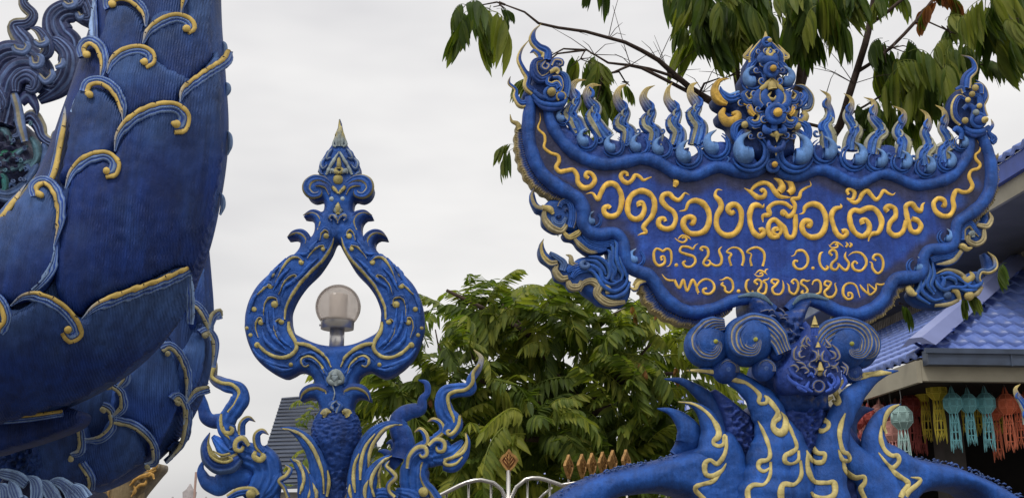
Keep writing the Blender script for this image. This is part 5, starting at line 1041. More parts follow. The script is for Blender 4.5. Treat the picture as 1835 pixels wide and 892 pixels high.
ms('mane_flame', m5, '20,60 10,-60 60,10 40,60', [12, 16, 10, 5], z=.05, gr=4)
ms('arm_band', m5, '150,-40 180,60 200,180 230,300', [7, 9, 9, 6], pc(ML, ridge=MC, rw=.4), z=.08, gr=2)
ms('ribbon', m5, '190,120 250,100 300,160 330,240 400,280 420,220 470,200', [8, 14, 12, 10, 9, 8, 6], lambda u, v: lerp(stripes(u, v), MC, ss(.45, .75, -u)), z=.03, gr=3)
ms('ribbon', m5, '440,110 455,150 450,190 470,210', [.8, 4, 6, 6], pc(MV * 1.5, ridge=MC), z=.02, gr=0)
TE = np.array([.06, .13, .17])
fill(MB(), MP, m5('-60,60 60,120 130,100 180,140 190,240 240,320 300,440 280,500 130,580 0,700 -80,760'), H=.10, w=40, z0=-.06, T=.12, g=4, col=DK * 1.2, rough=.05).build('torso', M_PLAS, mane)
random.seed(12)
for P, w_, c_ in (('-20,420 80,400 160,340 220,300', 5, TE * 1.4), ('-20,480 100,470 180,430 260,400', 5, TE), ('-20,620 80,640 180,590 260,480 280,420', 9, SL), ('-20,660 100,680 220,610', 8, SL * .8), ('20,370 60,340 110,360 150,330', 5, np.array([.04, .22, .15])), ('80,600 100,570 130,590 110,620', 3.5, SL * 1.2),
                  ('240,240 280,300 290,380 240,460', 8, TE * 1.4), ('330,280 350,330 340,420 310,480', 8, SL * 1.3), ('60,150 120,110 170,150 160,220 110,240', 8, ML * .7), ('20,180 60,200 110,290', 7, TE * 1.2), ('-20,560 40,520 60,600 20,640', 7, np.array([.03, .16, .16])), ('210,430 240,480 230,540', 6, SL), ('160,480 200,440 260,420', 4, TE)):
    ms('carved_limb', m5, P, [w_ * .6, w_, w_, w_ * .5], pc(c_, left=c_ * .5, ridge=c_ * 1.3), z=.03, gr=2)
for k in range(14):
    x, y = random.uniform(20, 300), random.uniform(120, 560); P = spiral(x / 4, 190 + y / 4, 1, 4.5, random.uniform(0, 360), 1.2, 8)
    if x > 300 - (y - 100) * .2: continue
    stroke(MB(), MP, P, [1.2, 1.6, 1.2], hf=1, z0=.045, col=random.choice([SL, TE * 1.6, ML * .8]), back=2).build('carved_curl', M_PAINT, mane)
stroke(MB(), MP, m5('395,380 300,510 200,640 130,760 60,780'), [3, 3.5, 4, 4, 3], hf=.8, z0=.04, col=MC).build('edge_line', M_PAINT, mane)
fill(MB(), MP, ID('-80,330 60,340 70,360 20,420 -80,470'), H=.02, w=10, z0=-.08, T=.1, g=10, col=DK).build('dark_base', M_PLAS, mane)  # near-black slab behind the torso

# leaf-carved balustrade low at left
LP = Plane(60, 870, 3.6); l0 = at(60, 1000, 3.6); q4 = Z(0, 669, 4.0)
ball_ = thing('carved_balustrade', 'blue-white row of pointed carved leaves at the bottom left corner', 'balustrade', (float(l0[0]), 3.6, 0.0))
fill(MB(), LP, q4('-60,780 100,760 250,775 400,800 560,830 640,892 660,1300 -60,1300'), H=.03, w=14, z0=-.06, T=.12, g=8, col=DK * 1.4, rough=.01).build('core', M_PLAS, ball_)
LV = np.array([.16, .24, .38])
lv = lambda u, v: lerp(lerp(LV, NV, .5 - .5 * np.cos(np.pi * 5 * (u + 1))), LV * 1.3, ss(.5, .8, np.abs(u)))
for P, w_ in (('-60,700 20,715 120,740 190,790', 12), ('85,765 110,820 140,900', 13), ('0,790 50,830 60,920', 14), ('195,732 250,770 270,830 260,900', 13), ('290,760 330,800 370,860 400,930', 14), ('340,775 420,775 500,830 560,900', 12), ('395,765 440,790 490,850 510,920', 9), ('500,790 560,830 610,900', 10), ('385,840 410,880 430,930', 9), ('-30,860 10,880 20,940', 10), ('530,780 590,820 640,880', 7), ('150,860 170,900 180,940', 10)):
    stroke(MB(), LP, q4(P), [.6, w_ * .8, w_, w_ * .9], hf=.5, z0=random.uniform(-.01, .02), col=lv, grooves=5, gd=.35, back=.8, step=3).build('carved_leaf', M_PAINT, ball_)
# ================================================================ TREES
def leafmat(name, a, b_, c_):
    m, n, b, o = mat(name); N = n.nodes.new; K = n.links.new
    oi = N('ShaderNodeObjectInfo'); at_ = N('ShaderNodeAttribute'); at_.attribute_name = 'paint'; t = N('ShaderNodeTexCoord')
    sx = N('ShaderNodeSeparateColor'); K(at_.outputs['Color'], sx.inputs[0])
    nz = N('ShaderNodeTexNoise'); nz.inputs['Scale'].default_value = 9; K(t.outputs['Object'], nz.inputs['Vector'])
    ad = N('ShaderNodeMath'); ad.operation = 'ADD'; K(sx.outputs[0], ad.inputs[0])
    m3 = N('ShaderNodeMath'); m3.operation = 'MULTIPLY_ADD'; m3.inputs[1].default_value = .5; m3.inputs[2].default_value = -.25; K(oi.outputs['Random'], m3.inputs[0]); K(m3.outputs[0], ad.inputs[1])
    a2 = N('ShaderNodeMath'); a2.operation = 'MULTIPLY_ADD'; a2.inputs[1].default_value = .4; K(nz.outputs[0], a2.inputs[0]); K(ad.outputs[0], a2.inputs[2])
    cr_ = N('ShaderNodeValToRGB'); e = cr_.color_ramp.elements; e[0].position = .15; e[0].color = (*a, 1); e[1].position = .95; e[1].color = (*c_, 1); x = e.new(.55); x.color = (*b_, 1)
    K(a2.outputs[0], cr_.inputs[0])
    vein = N('ShaderNodeMix'); vein.data_type = 'RGBA'; vein.blend_type = 'MULTIPLY'; vein.inputs[7].default_value = (1.5, 1.45, 1.2, 1); K(sx.outputs[1], vein.inputs[0]); K(cr_.outputs[0], vein.inputs[6])
    dr = N('ShaderNodeMix'); dr.data_type = 'RGBA'; K(sx.outputs[2], dr.inputs[0]); K(vein.outputs[2], dr.inputs[6]); dr.inputs[7].default_value = (.24, .075, .03, 1)
    K(dr.outputs[2], b.inputs['Base Color']); b.inputs['Roughness'].default_value = .55; b.inputs['Specular IOR Level'].default_value = .25
    tr = N('ShaderNodeBsdfTranslucent'); tm = N('ShaderNodeMix'); tm.data_type = 'RGBA'; tm.blend_type = 'MULTIPLY'; tm.inputs[0].default_value = 1; tm.inputs[7].default_value = (1.5, 1.7, .6, 1); K(dr.outputs[2], tm.inputs[6]); K(tm.outputs[2], tr.inputs[0])
    mx = N('ShaderNodeMixShader'); mx.inputs[0].default_value = .42; K(b.outputs[0], mx.inputs[1]); K(tr.outputs[0], mx.inputs[2]); K(mx.outputs[0], o.inputs[0]); return m
M_LEAF = leafmat('leaf_green', (.032, .056, .014), (.100, .140, .028), (.27, .28, .055))
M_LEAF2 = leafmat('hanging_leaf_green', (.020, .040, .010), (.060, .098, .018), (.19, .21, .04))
M_BARK = plain('bark', (.055, .035, .026), rough=.85, scale=30, bump=.5, var=.35)
def leaflet(mb, p, d, up, L_, W_, droop, tone, dry, k=5):
    """one pointed leaflet: folded along its midrib and bending under its weight"""
    d = d / np.linalg.norm(d); s_ = np.cross(d, up); s_ /= np.linalg.norm(s_) + 1e-9; V = []; C = []
    pos = np.array(p, float); dd = d.copy(); curl = random.uniform(-.25, .25)
    for i in range(k + 1):
        t = i / k; wv = W_ * math.sin(math.pi * min(1, t ** .8 * 1.0)) ** .8 * (1 - .15 * t) if 0 < t < 1 else W_ * .04
        nrm = np.cross(s_, dd); fold = .28 * wv; sw = s_ * math.cos(curl * t * 3) + nrm * math.sin(curl * t * 3)
        V += [pos - sw * wv + nrm * fold, pos, pos + sw * wv + nrm * fold]; e_ = tone + random.uniform(-.03, .03)
        C += [(e_, 0, dry), (e_, .8, dry), (e_, 0, dry)]
        dd = dd + np.array([0, 0, -1]) * droop / k; dd /= np.linalg.norm(dd); s_ = np.cross(dd, up if abs(dd @ up) < .97 else np.array([1., 0, 0])) if abs(dd @ up) < .97 else s_
        s_ = s_ / (np.linalg.norm(s_) + 1e-9); pos = pos + dd * L_ / k
    F = []
    for i in range(k):
        a = i * 3; F += [(a, a + 1, a + 4, a + 3), (a + 1, a + 2, a + 5, a + 4)]
    mb.add(V, F, np.array(C))
def frond(seed, npair, RL, LL, W_, droop, dry=0.0, hang=1.0, k=5):
    random.seed(seed); mb = MB(); P = []; pos = np.zeros(3); a = random.uniform(.1, .5)
    dd = np.array([math.cos(a), 0, math.sin(a)]); n = npair * 2
    for i in range(n + 1):
        P.append(pos.copy()); dd = dd + np.array([0, 0, -1]) * droop / n; dd /= np.linalg.norm(dd); pos = pos + dd * RL / n
    P = np.array(P); tube(mb, P, [RL * .012, RL * .004], (.5, .6, dry), n=4)
    for i in range(2, n + 1):
        t = P[i] - P[i - 1]; t /= np.linalg.norm(t); s_ = np.array([0, 1., 0])
        for sg in ((-1, 1) if i < n else (0,)):
            o = t * random.uniform(.25, .55) + s_ * sg * random.uniform(.5, .8) * (1 - .5 * (hang - .5)) + np.array([0, 0, -hang * random.uniform(.35, .9)])
            leaflet(mb, P[i], o, np.array([0, 0, 1.]), LL * random.uniform(.8, 1.1) * (.75 + .25 * math.sin(math.pi * i / n)), W_ * random.uniform(.85, 1.1), .9 * hang, random.uniform(.25, .6), dry if random.random() < .8 else 0, k)
    return mb
def put(me, parent, p, az, tilt, s, name='leaf', roll=0):
    o = bpy.data.objects.new(name, me); COL.objects.link(o); o.parent = parent
    b = np.array(parent['wo']) if parent is not None else np.zeros(3)
    o.location = tuple(np.asarray(p) - b); o.rotation_euler = (roll, tilt, az); o.scale = (s, s, s); return o
def joinleaves(items, name, parent, mat_, kind='stuff'):
    """leaves past the first three hundred, joined"""
    V = []; F = []; C = []; n = 0
    for me_, p, az, tilt, s, roll in items:
        v, f, c = me_; M = np.array((Euler((roll, tilt, az)).to_matrix())) * s
        V.append(v @ M.T + p); C.append(c * np.array([1, 1, 1]) + np.array([random.uniform(-.16, .16), 0, 0])); F.append(f + n); n += len(v)
    mb = MB(); 
    for v_, f_, c_ in zip(V, F, C): mb.v.append(v_); mb.c.append(c_); mb.f += [tuple(q) for q in f_.tolist()]
    mb.n = n; return mb.build(name, mat_, parent, kind=kind)

# ---- the tree behind the fence
tb = at(1030, 900, 10.6); tree = thing('tree', 'leafy green tree with drooping compound leaves behind the steel fence, mid-picture', 'tree', (float(tb[0]), 10.6, 0.0))
protos = [frond(100 + i, (5, 7, 8, 6, 7, 4, 8, 6)[i], (.42, .6, .66, .5, .55, .34, .5, .62)[i], (.19, .21, .17, .22, .2, .2, .16, .22)[i], (.027, .025, .022, .03, .026, .03, .021, .027)[i], (.4, 1.0, 1.5, .8, 1.3, .2, 1.1, 1.8)[i], hang=(.35, .8, 1.1, .6, 1.3, .3, .9, .7)[i], k=4) for i in range(8)]
dryp = frond(150, 5, .36, .13, .02, 1.2, dry=.8, hang=1, k=4)
meshes = [m_.mesh('compound_leaf', M_LEAF, False) for m_ in protos]; dmesh = dryp.mesh('compound_leaf', M_LEAF, False)
def quads_of(mb): 
    v = np.concatenate(mb.v); c = np.concatenate(mb.c); f = np.array([q for q in mb.f if len(q) == 4]); return v, f, c
raw = [quads_of(m_) for m_ in protos]
tz = float(tb[2])
mb = MB(); T3 = lambda px, py, Y: at(float(px), float(py), Y)
tube(mb, [(float(tb[0]) - .1, 10.7, 0), (float(tb[0]) - .05, 10.65, 1.0), T3(1035, 800, 10.6), T3(1040, 725, 10.6)], [.11, .09, .07, .055], n=10, step=.15); mb.build('trunk', M_BARK, tree)
limbs = [[(1040, 730, 10.6), (1015, 690, 10.4), (985, 655, 10.2), (950, 600, 10.2), (900, 545, 10.3)], [(1040, 730, 10.6), (1030, 680, 10.7), (1032, 620, 10.8), (1000, 550, 10.9)], [(1040, 735, 10.6), (1090, 690, 10.5), (1130, 655, 10.3), (1180, 600, 10.4)],
         [(1035, 760, 10.6), (960, 720, 10.3), (880, 690, 10.2), (800, 650, 10.3), (780, 590, 10.3)], [(1040, 750, 10.6), (1120, 720, 10.3), (1190, 710, 10.4)], [(1100, 685, 10.5), (1170, 672, 10.2), (1215, 668, 10.3)], [(1030, 790, 10.6), (900, 780, 10.2), (760, 740, 10.3), (680, 700, 10.4)],
         [(950, 600, 10.2), (870, 555, 10.2), (800, 520, 10.2)], [(1032, 620, 10.8), (1090, 570, 10.6), (1130, 550, 10.6)], [(880, 690, 10.2), (850, 640, 10.1), (830, 560, 10.2)]]
for l_ in limbs:
    mb = MB(); tube(mb, [T3(*q) for q in l_], [.035, .024, .015, .010, .006][:len(l_)], n=7, step=.12); mb.build('branch', M_BARK, tree)
random.seed(21); cand = []
# clumps: centre x,y, radii, depth, how many
clumps = [(815, 540, 45, 26, 10.2, 22), (860, 535, 45, 22, 10.3, 16), (900, 545, 50, 35, 10.5, 26), (950, 545, 45, 35, 10.3, 26), (1000, 560, 50, 38, 10.4, 30), (1060, 565, 50, 38, 10.5, 30), (1120, 585, 35, 28, 10.4, 16), (1185, 585, 45, 20, 10.4, 18), (1150, 640, 45, 30, 10.2, 16), (1120, 620, 40, 20, 10.6, 10),
          (800, 625, 55, 22, 10.2, 22), (740, 660, 70, 26, 10.3, 30), (690, 690, 50, 26, 10.4, 22), (850, 650, 60, 45, 10.1, 40), (930, 630, 70, 50, 10.6, 46), (1000, 640, 70, 50, 10.8, 44), (1080, 650, 70, 45, 10.6, 38), (1180, 690, 55, 28, 10.4, 24), (700, 760, 60, 45, 10.6, 36), (780, 740, 60, 55, 10.5, 40),
          (870, 740, 70, 50, 10.2, 46), (950, 760, 60, 60, 10.0, 44), (1030, 760, 70, 55, 10.8, 40), (1110, 750, 70, 55, 10.5, 40), (1190, 760, 50, 50, 10.6, 28), (870, 840, 60, 45, 10.2, 30), (960, 850, 60, 45, 10.0, 26), (1060, 840, 70, 40, 10.6, 26), (1150, 830, 60, 40, 10.6, 22), (760, 830, 60, 50, 10.6, 24), (1240, 720, 40, 50, 10.8, 18), (660, 740, 30, 70, 10.6, 16)]
for cx_, cy_, rx, ry, Y_, n_ in clumps:
    for i in range(int(n_ * random.uniform(.4, .85))):
        a = random.uniform(0, 2 * math.pi); r_ = math.sqrt(random.random()); x = cx_ + rx * r_ * math.cos(a); y = cy_ + ry * r_ * math.sin(a) + 12
        Yq = Y_ + random.uniform(-.45, .7); az = math.atan2(-.9 * random.random() - .1 + random.uniform(-.3, .5), math.cos(a) + random.uniform(-.6, .6))
        cand.append((Yq, T3(x, y, Yq), az + (random.uniform(-1.5, 1.5) if random.random() < .35 else 0), random.uniform(-.9, .7), random.uniform(.6, 1.25), random.uniform(-.5, .5), random.randrange(8)))
cand.sort(key=lambda q: q[0])
far = []
for i, (Yq, p, az, tilt, s, roll, k) in enumerate(cand):
    if i < 290: put(meshes[k], tree, p, az, tilt, s, 'leaf', roll)
    else: far.append((raw[k], p - 0, az, tilt, s, roll))
# dim inner foliage that closes the crown
for i in range(170):
    x = random.uniform(690, 1220); y = random.uniform(700, 900); Yq = random.uniform(10.9, 11.8); far.append((raw[random.randrange(8)], T3(x, y, Yq), random.uniform(-3.1, 3.1), random.uniform(-.2, .7), random.uniform(.9, 1.3), 0))
joinleaves(far, 'inner_leaves', tree, M_LEAF)
for x, y in ((1130, 545), (1175, 560), (785, 690), (1140, 650), (760, 700), (1210, 655)): put(dmesh, tree, T3(x, y, 9.9), random.uniform(-2, 2), .6, .55, 'dry_leaf')

# ---- the tree hanging over the sign
ob = at(1400, 700, 7.6); oh = thing('tree', 'tree behind the name board with long leaves hanging from the top edge over the sign', 'tree', (float(ob[0]), 7.6, 0.0))
mb = MB(); tube(mb, [(float(ob[0]), 7.6, 0), (float(ob[0]) + .05, 7.6, 1.5), T3(1395, 500, 7.6), T3(1400, 330, 7.6), T3(1405, 260, 7.5)], [.12, .11, .095, .085, .075], n=10, step=.2); mb.build('trunk', M_BARK, oh)
BRP = []
def br(P, r, nm='branch', j=0):
    if nm == 'branch': BRP.extend(P)
    mb = MB(); P = [T3(x, y, Y) for x, y, Y in P]; 
    if j: P = [P[0]] + [p + np.array([random.uniform(-j, j), 0, random.uniform(-j, j)]) for p in P[1:-1]] + [P[-1]]
    tube(mb, P, r, n=7, step=.1); mb.build(nm, M_BARK, oh)
br([(1405, 280, 7.5), (1425, 180, 7.4), (1440, 130, 7.4), (1456, 60, 7.3), (1472, -40, 7.2)], [.06, .046, .036, .03, .028])
br([(1425, 200, 7.4), (1432, 150, 7.3), (1438, 100, 7.3), (1452, 72, 7.3)], [.03, .028, .026, .02])
br([(1385, 300, 7.5), (1350, 220, 7.3), (1325, 170, 7.2), (1318, 100, 7.1), (1322, 40, 7.1), (1338, -40, 7.0)], [.05, .03, .026, .026, .028, .028])
br([(1395, 330, 7.5), (1330, 212, 7.2), (1285, 188, 7.0), (1240, 160, 7.0), (1210, 135, 6.9), (1180, 108, 6.9), (1120, 76, 6.8), (1090, 68, 6.8), (1050, 57, 6.7), (1000, 50, 6.7), (965, 42, 6.6), (940, 22, 6.6), (905, 9, 6.6)], [.05, .034, .03, .022, .02, .017, .013, .012, .011, .010, .009, .007, .005])
br([(1285, 188, 7.0), (1240, 168, 7.0), (1190, 142, 6.9), (1150, 122, 6.9), (1125, 117, 6.9), (1090, 113, 6.8), (1065, 98, 6.8), (1050, 90, 6.8)], [.022, .015, .012, .012, .010, .008, .006, .004])
br([(1240, 160, 7.0), (1200, 135, 6.9), (1130, 117, 6.9), (1100, 130, 6.8), (1080, 134, 6.8), (1070, 122, 6.8)], [.013, .011, .010, .008, .006, .004])
br([(1245, 185, 7.0), (1262, 150, 6.9), (1290, 140, 6.9)], [.012, .008, .004])
br([(1420, 330, 7.5), (1480, 260, 7.4), (1505, 225, 7.3), (1520, 175, 7.2), (1535, 128, 7.2), (1550, 80, 7.1), (1560, 35, 7.1), (1572, -40, 7.0)], [.05, .034, .03, .026, .025, .024, .024, .022])
br([(1562, 42, 7.1), (1590, 22, 7.0), (1622, -5, 7.0), (1640, -30, 7.0)], [.014, .013, .012, .012]); br([(1535, 130, 7.2), (1570, 108, 7.1), (1600, 82, 7.0), (1640, 40, 7.0), (1680, -10, 7.0)], [.014, .013, .012, .012, .012])
br([(1500, 235, 7.3), (1460, 225, 7.2), (1400, 210, 7.1)], [.016, .012, .010]); br([(1505, 215, 7.3), (1550, 190, 7.2), (1590, 165, 7.1), (1610, 140, 7.0)], [.01, .008, .007, .005])
br([(1590, 210, 7.2), (1600, 180, 7.1), (1640, 140, 7.0)], [.008, .007, .005]); br([(1880, -40, 6.8), (1800, -20, 6.8), (1740, -25, 6.8)], [.02, .014, .01])
random.seed(31)
for k in range(34):       # bare twigs
    x, y = random.choice([(1130, 117), (1200, 140), (1260, 165), (1065, 98), (1000, 50), (1090, 70), (1180, 110), (1300, 140), (1480, 170), (1530, 150), (1660, 170)]); l = random.uniform(25, 95); a = random.uniform(-2.9, .3)
    br([(x, y, 6.9), (x + l * .5 * math.cos(a), y + l * .5 * math.sin(a) - 4, 6.9), (x + l * math.cos(a), y + l * math.sin(a) + random.uniform(-3, 9), 6.85)], [.0032, .0024, .0012], 'twig')
br([(1130, 117, 6.9), (1115, 70, 6.9), (1098, 10, 6.9)], [.003, .0024, .0015], 'twig')
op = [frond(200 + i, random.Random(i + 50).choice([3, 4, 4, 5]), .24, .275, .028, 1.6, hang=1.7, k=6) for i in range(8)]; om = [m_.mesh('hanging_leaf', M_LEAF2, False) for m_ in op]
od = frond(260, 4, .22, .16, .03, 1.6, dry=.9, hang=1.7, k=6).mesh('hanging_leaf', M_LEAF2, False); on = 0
def hang(x, y, rx, ry, n_, Y=6.7, s=(.8, 1.15), dry=0, azr=None):
    global on
    if y > 5 and n_ > 1 and BRP:
        q = min(BRP, key=lambda b: (b[0] - x) ** 2 + ((b[1] - y) * 1.2) ** 2)
        if abs(q[0] - x) + abs(q[1] - y) < 260: br([q, ((q[0] + x) / 2 + random.uniform(-8, 8), min(q[1], y) * .5 + (q[1] + y) * .25 - 6, (q[2] + Y) / 2), (x, y - 4, Y), (x + rx * .6, y + 4, Y)], [.008, .006, .005, .003], 'leaf_twig')
        for k_ in range(2): br([(x, y - 4, Y), (x + random.uniform(-rx, rx) * .6, y - ry * .3, Y), (x + random.uniform(-rx, rx), y + random.uniform(-ry, ry), Y)], [.005, .004, .003], 'leaf_twig')
    for i in range(n_):
        a = random.uniform(0, 6.28); r_ = math.sqrt(random.random()); Yq = Y + random.uniform(-.25, .35); on += 1
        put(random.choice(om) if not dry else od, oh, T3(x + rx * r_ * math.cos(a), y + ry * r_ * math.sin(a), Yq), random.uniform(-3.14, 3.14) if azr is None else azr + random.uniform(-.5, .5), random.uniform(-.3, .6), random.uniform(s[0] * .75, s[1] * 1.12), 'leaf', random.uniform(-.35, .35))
hang(860, 14, 34, 8, 9, 6.6, (.95, 1.2)); hang(895, 12, 12, 6, 2, 6.6, (.5, .6)); hang(1045, -50, 10, 5, 2, 6.6, (.7, .8))
hang(1040, 110, 34, 20, 8, 6.8, (.7, .95)); hang(1070, 150, 28, 30, 7, 6.9, (.7, .9)); hang(985, 105, 20, 20, 4, 6.8, (.6, .8)); hang(1120, 150, 14, 10, 2, 6.9, (.5, .6)); hang(960, 140, 18, 20, 3, 6.8, (.6, .8)); hang(1060, 230, 30, 20, 5, 6.9, (.6, .8))
hang(1225, -25, 38, 16, 10, 6.7, (.8, 1.1)); hang(1235, 50, 22, 12, 4, 6.7, (.5, .7)); hang(1295, -15, 32, 26, 12, 6.6, (1.0, 1.4)); hang(1290, 20, 22, 20, 6, 6.6, (1., 1.3)); hang(1335, 20, 16, 20, 3, 6.9, (.6, .8)); hang(1370, 10, 24, 28, 6, 6.9, (.7, .9)); hang(1430, -10, 36, 30, 13, 6.7, (.9, 1.25)); hang(1405, 30, 26, 22, 6, 6.9, (.8, 1.1)); hang(1470, 0, 26, 20, 7, 6.7, (.8, 1.1))
hang(1520, -20, 30, 20, 8, 6.8, (.8, 1.1)); hang(1585, -20, 22, 10, 4, 6.9, (.6, .8)); hang(1600, 90, 36, 26, 10, 6.9, (.8, 1.05)); hang(1640, 110, 34, 30, 9, 6.9, (.8, 1.1)); hang(1560, 190, 30, 24, 6, 7.1, (.7, .9)); hang(1610, 180, 34, 30, 9, 7.0, (.8, 1.1)); hang(1700, 60, 34, 45, 12, 6.8, (.9, 1.15)); hang(1690, 140, 30, 24, 7, 6.8, (.8, 1.05)); hang(1730, 110, 16, 30, 5, 6.8, (.9, 1.1))
hang(1690, -5, 34, 14, 7, 6.75, (.7, .95), 1); hang(1790, -15, 40, 26, 10, 6.6, (1., 1.3)); hang(1810, 40, 26, 22, 6, 6.6, (1., 1.2)); hang(1760, 120, 14, 14, 2, 6.9, (.6, .7))
hang(925, 262, 4, 6, 2, 6.5, (.5, .6), azr=2.9); hang(1002, 400, 3, 3, 1, 6.4, (.3, .35)); hang(1612, 545, 8, 3, 2, 6.4, (.35, .45)); hang(1740, 525, 14, 3, 2, 6.4, (.4, .5)); hang(1800, 470, 6, 6, 1, 6.4, (.5, .6))
# stray shrub growing by the grey roof
sb_ = at(560, 900, 14.0); sh = thing('shrub', 'small pale green bush in front of the grey ribbed roof behind the post', 'shrub', (float(sb_[0]), 14.0, 0.0))
mb = MB(); tube(mb, [(float(sb_[0]), 14, 0), T3(575, 830, 14.0), T3(565, 740, 14.0)], [.05, .03, .012], n=6, step=.3); mb.build('stem', M_BARK, sh)
random.seed(5)
for i in range(60):
    y = random.uniform(700, 880); put(random.choice(meshes), sh, T3(random.gauss(566, 16), y, 14 + random.uniform(-.3, .3)), random.uniform(-3.1, 3.1), random.uniform(-.6, .3), random.uniform(.3, .5), 'leaf')

# ================================================================ THE STEEL FENCE WITH GILT LEAF TIPS
M_CHROME = plain('polished_steel_pipe', (.55, .53, .50), rough=.25, metal=1.0, var=.1, bump=.03); M_GILT = plain('gilt_bronze', (.40, .22, .07), rough=.45, metal=.35, var=.35, scale=40, bump=.2); M_GILTD = plain('dark_gilt', (.16, .055, .018), rough=.5, metal=.3, var=.4, scale=40)
f0 = at(912, 980, 8.8)
def fence(label, x0): return thing('steel_fence', label, 'fence', (float(at(float(x0), 980., 8.8)[0]), 8.8, 0.0), 'steel fence panels with gilt leaf tips')
fe = fence('arched stainless fence panel with one gold leaf tip facing the viewer', 912)
def pipe(P, r, par, nm='arched_rail'): mb = MB(); tube(mb, [T3(x, y, Y) for x, y, Y in P], r, n=10, step=.05); mb.build(nm, M_CHROME, par)
pipe([(770, 896, 8.8), (800, 881, 8.8), (835, 864, 8.8), (862, 859, 8.8), (884, 864, 8.8), (899, 876, 8.8), (907, 894, 8.8), (909, 960, 8.8)], .017, fe)
pipe([(914, 960, 8.8), (917, 890, 8.8), (925, 872, 8.8), (942, 858, 8.8), (966, 856, 8.8), (990, 863, 8.8), (1020, 874, 8.8), (1060, 890, 8.8)], .017, fe)
pipe([(960, 900, 8.85), (975, 884, 8.85), (990, 873, 8.85)], .012, fe); pipe([(980, 900, 8.85), (1000, 884, 8.85), (1028, 876, 8.85)], .012, fe)
def upright(x, y, Y, par, r=.016):
    p = T3(x, y, Y); mb = MB(); tube(mb, [(float(p[0]), Y, 0), tuple(p)], r, n=10); mb.build('upright', M_CHROME, par)
upright(911, 842, 8.8, fe, .02)
for x in (800, 840, 880, 945, 985): upright(x, {800: 882, 840: 864, 880: 864, 945: 860, 985: 864}[x], 8.82, fe, .011)
def tip_(x, y, Y, par, yaw, w_=.07, h_=.19):
    c = T3(x, y, Y); ca, sa = math.cos(yaw), math.sin(yaw)
    def pt(u, v, d): return (float(c[0]) + u * ca + d * sa, float(c[1]) + u * sa - d * ca, float(c[2]) + v)
    sh_ = [(0, 1), (.35, .62), (.72, .42), (1, .05), (.62, -.45), (0, -1), (-.62, -.45), (-1, .05), (-.72, .42), (-.35, .62)]
    mb = MB(); n = len(sh_); V = [pt(u * w_, v * h_ / 2, d) for d in (.011, -.011) for u, v in sh_] + [pt(u * w_ * .72, v * h_ / 2 * .74 - .004, .011) for u, v in sh_] + [pt(u * w_ * .68, v * h_ / 2 * .7 - .004, .003) for u, v in sh_] + [pt(u * w_ * .72, v * h_ / 2 * .74 - .004, -.011) for u, v in sh_] + [pt(u * w_ * .68, v * h_ / 2 * .7 - .004, -.003) for u, v in sh_]
    F = [(i, (i + 1) % n, n + (i + 1) % n, n + i) for i in range(n)]
    for a, b in ((0, 2 * n), (2 * n, 3 * n), (n, 4 * n), (4 * n, 5 * n)): F += [(a + i, a + (i + 1) % n, b + (i + 1) % n, b + i) for i in range(n)]
    mb.add(V, F, (.5, .5, .5)); o = mb.build('leaf_tip', M_GILT, par, smoothf=False)
    mb = MB(); mb.add([pt(u * w_ * .69, v * h_ / 2 * .71 - .004, .004) for u, v in sh_] + [pt(u * w_ * .69, v * h_ / 2 * .71 - .004, -.004) for u, v in sh_], [tuple(range(n)), tuple(range(n, 2 * n))], (.5,) * 3); mb.build('recess', M_GILTD, o)
    for sg in (.007, -.007):
        mb = MB(); 
        for k in range(3):
            for s_ in (-1, 1): tube(mb, [pt(0, (-.5 + k * .3) * h_ / 2, sg), pt(s_ * w_ * .22, (-.28 + k * .3) * h_ / 2, sg), pt(s_ * w_ * (.5 - .1 * k), (.02 + k * .26) * h_ / 2, sg)], .0035, n=5)
        tube(mb, [pt(0, -.7 * h_ / 2, sg), pt(0, .6 * h_ / 2, sg)], .004, n=5); mb.build('leaf_veins', M_GILT, o)
tip_(912, 825, 8.8, fe, 0, .076, .19)
fe2 = fence('fence panel of six bronze leaf tips seen edge-on in a row left of the arch', 1065)
for x, y in ((1019, 836), (1043, 835), (1061, 833), (1080, 831), (1098, 828), (1122, 827)):
    tip_(x, y, 8.6, fe2, R(60), .072, .19); upright(x, y + 20, 8.6, fe2, .011)
pipe([(1005, 868, 8.6), (1130, 850, 8.6)], .013, fe2, 'top_rail')

# ================================================================ THE HALL AT RIGHT
M_TILE = plain('glazed_blue_tile', (.135, .205, .52), rough=.38, var=.38, scale=3.5, bump=.1); M_FLASH = plain('painted_metal_flashing', (.24, .28, .52), rough=.4, var=.1, scale=2, bump=.05)
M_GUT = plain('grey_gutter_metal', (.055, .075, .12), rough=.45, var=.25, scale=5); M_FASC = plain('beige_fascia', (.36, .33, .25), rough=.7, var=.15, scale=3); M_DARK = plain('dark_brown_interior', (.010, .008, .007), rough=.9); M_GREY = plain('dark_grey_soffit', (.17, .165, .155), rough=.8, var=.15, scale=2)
M_RIB = plain('ribbed_sheet', (.42, .38, .31), rough=.6, var=.2, scale=5); M_BLUEF = plain('blue_fascia_board', (.03, .07, .33), rough=.4, var=.1)
Cc = at(1648., 640., 12.0); ZE = float(Cc[2]); be = R(4.5); E1 = np.array([math.cos(be), math.sin(be), 0]); E2 = np.array([-math.sin(be), math.cos(be), 0]); UPV = np.array([0, 0, 1.]); KS = .60
hall = thing('temple_hall', 'blue-tiled hall with beige eaves and a dark open front, at the right edge', 'building', (float(Cc[0]), 12.0, 0.0))
Ho = np.array([Cc[0], Cc[1], 0.0])
def HP(a, b, z): return Ho + E1 * a + E2 * b + UPV * z      # a: to the right, b: back, z: height
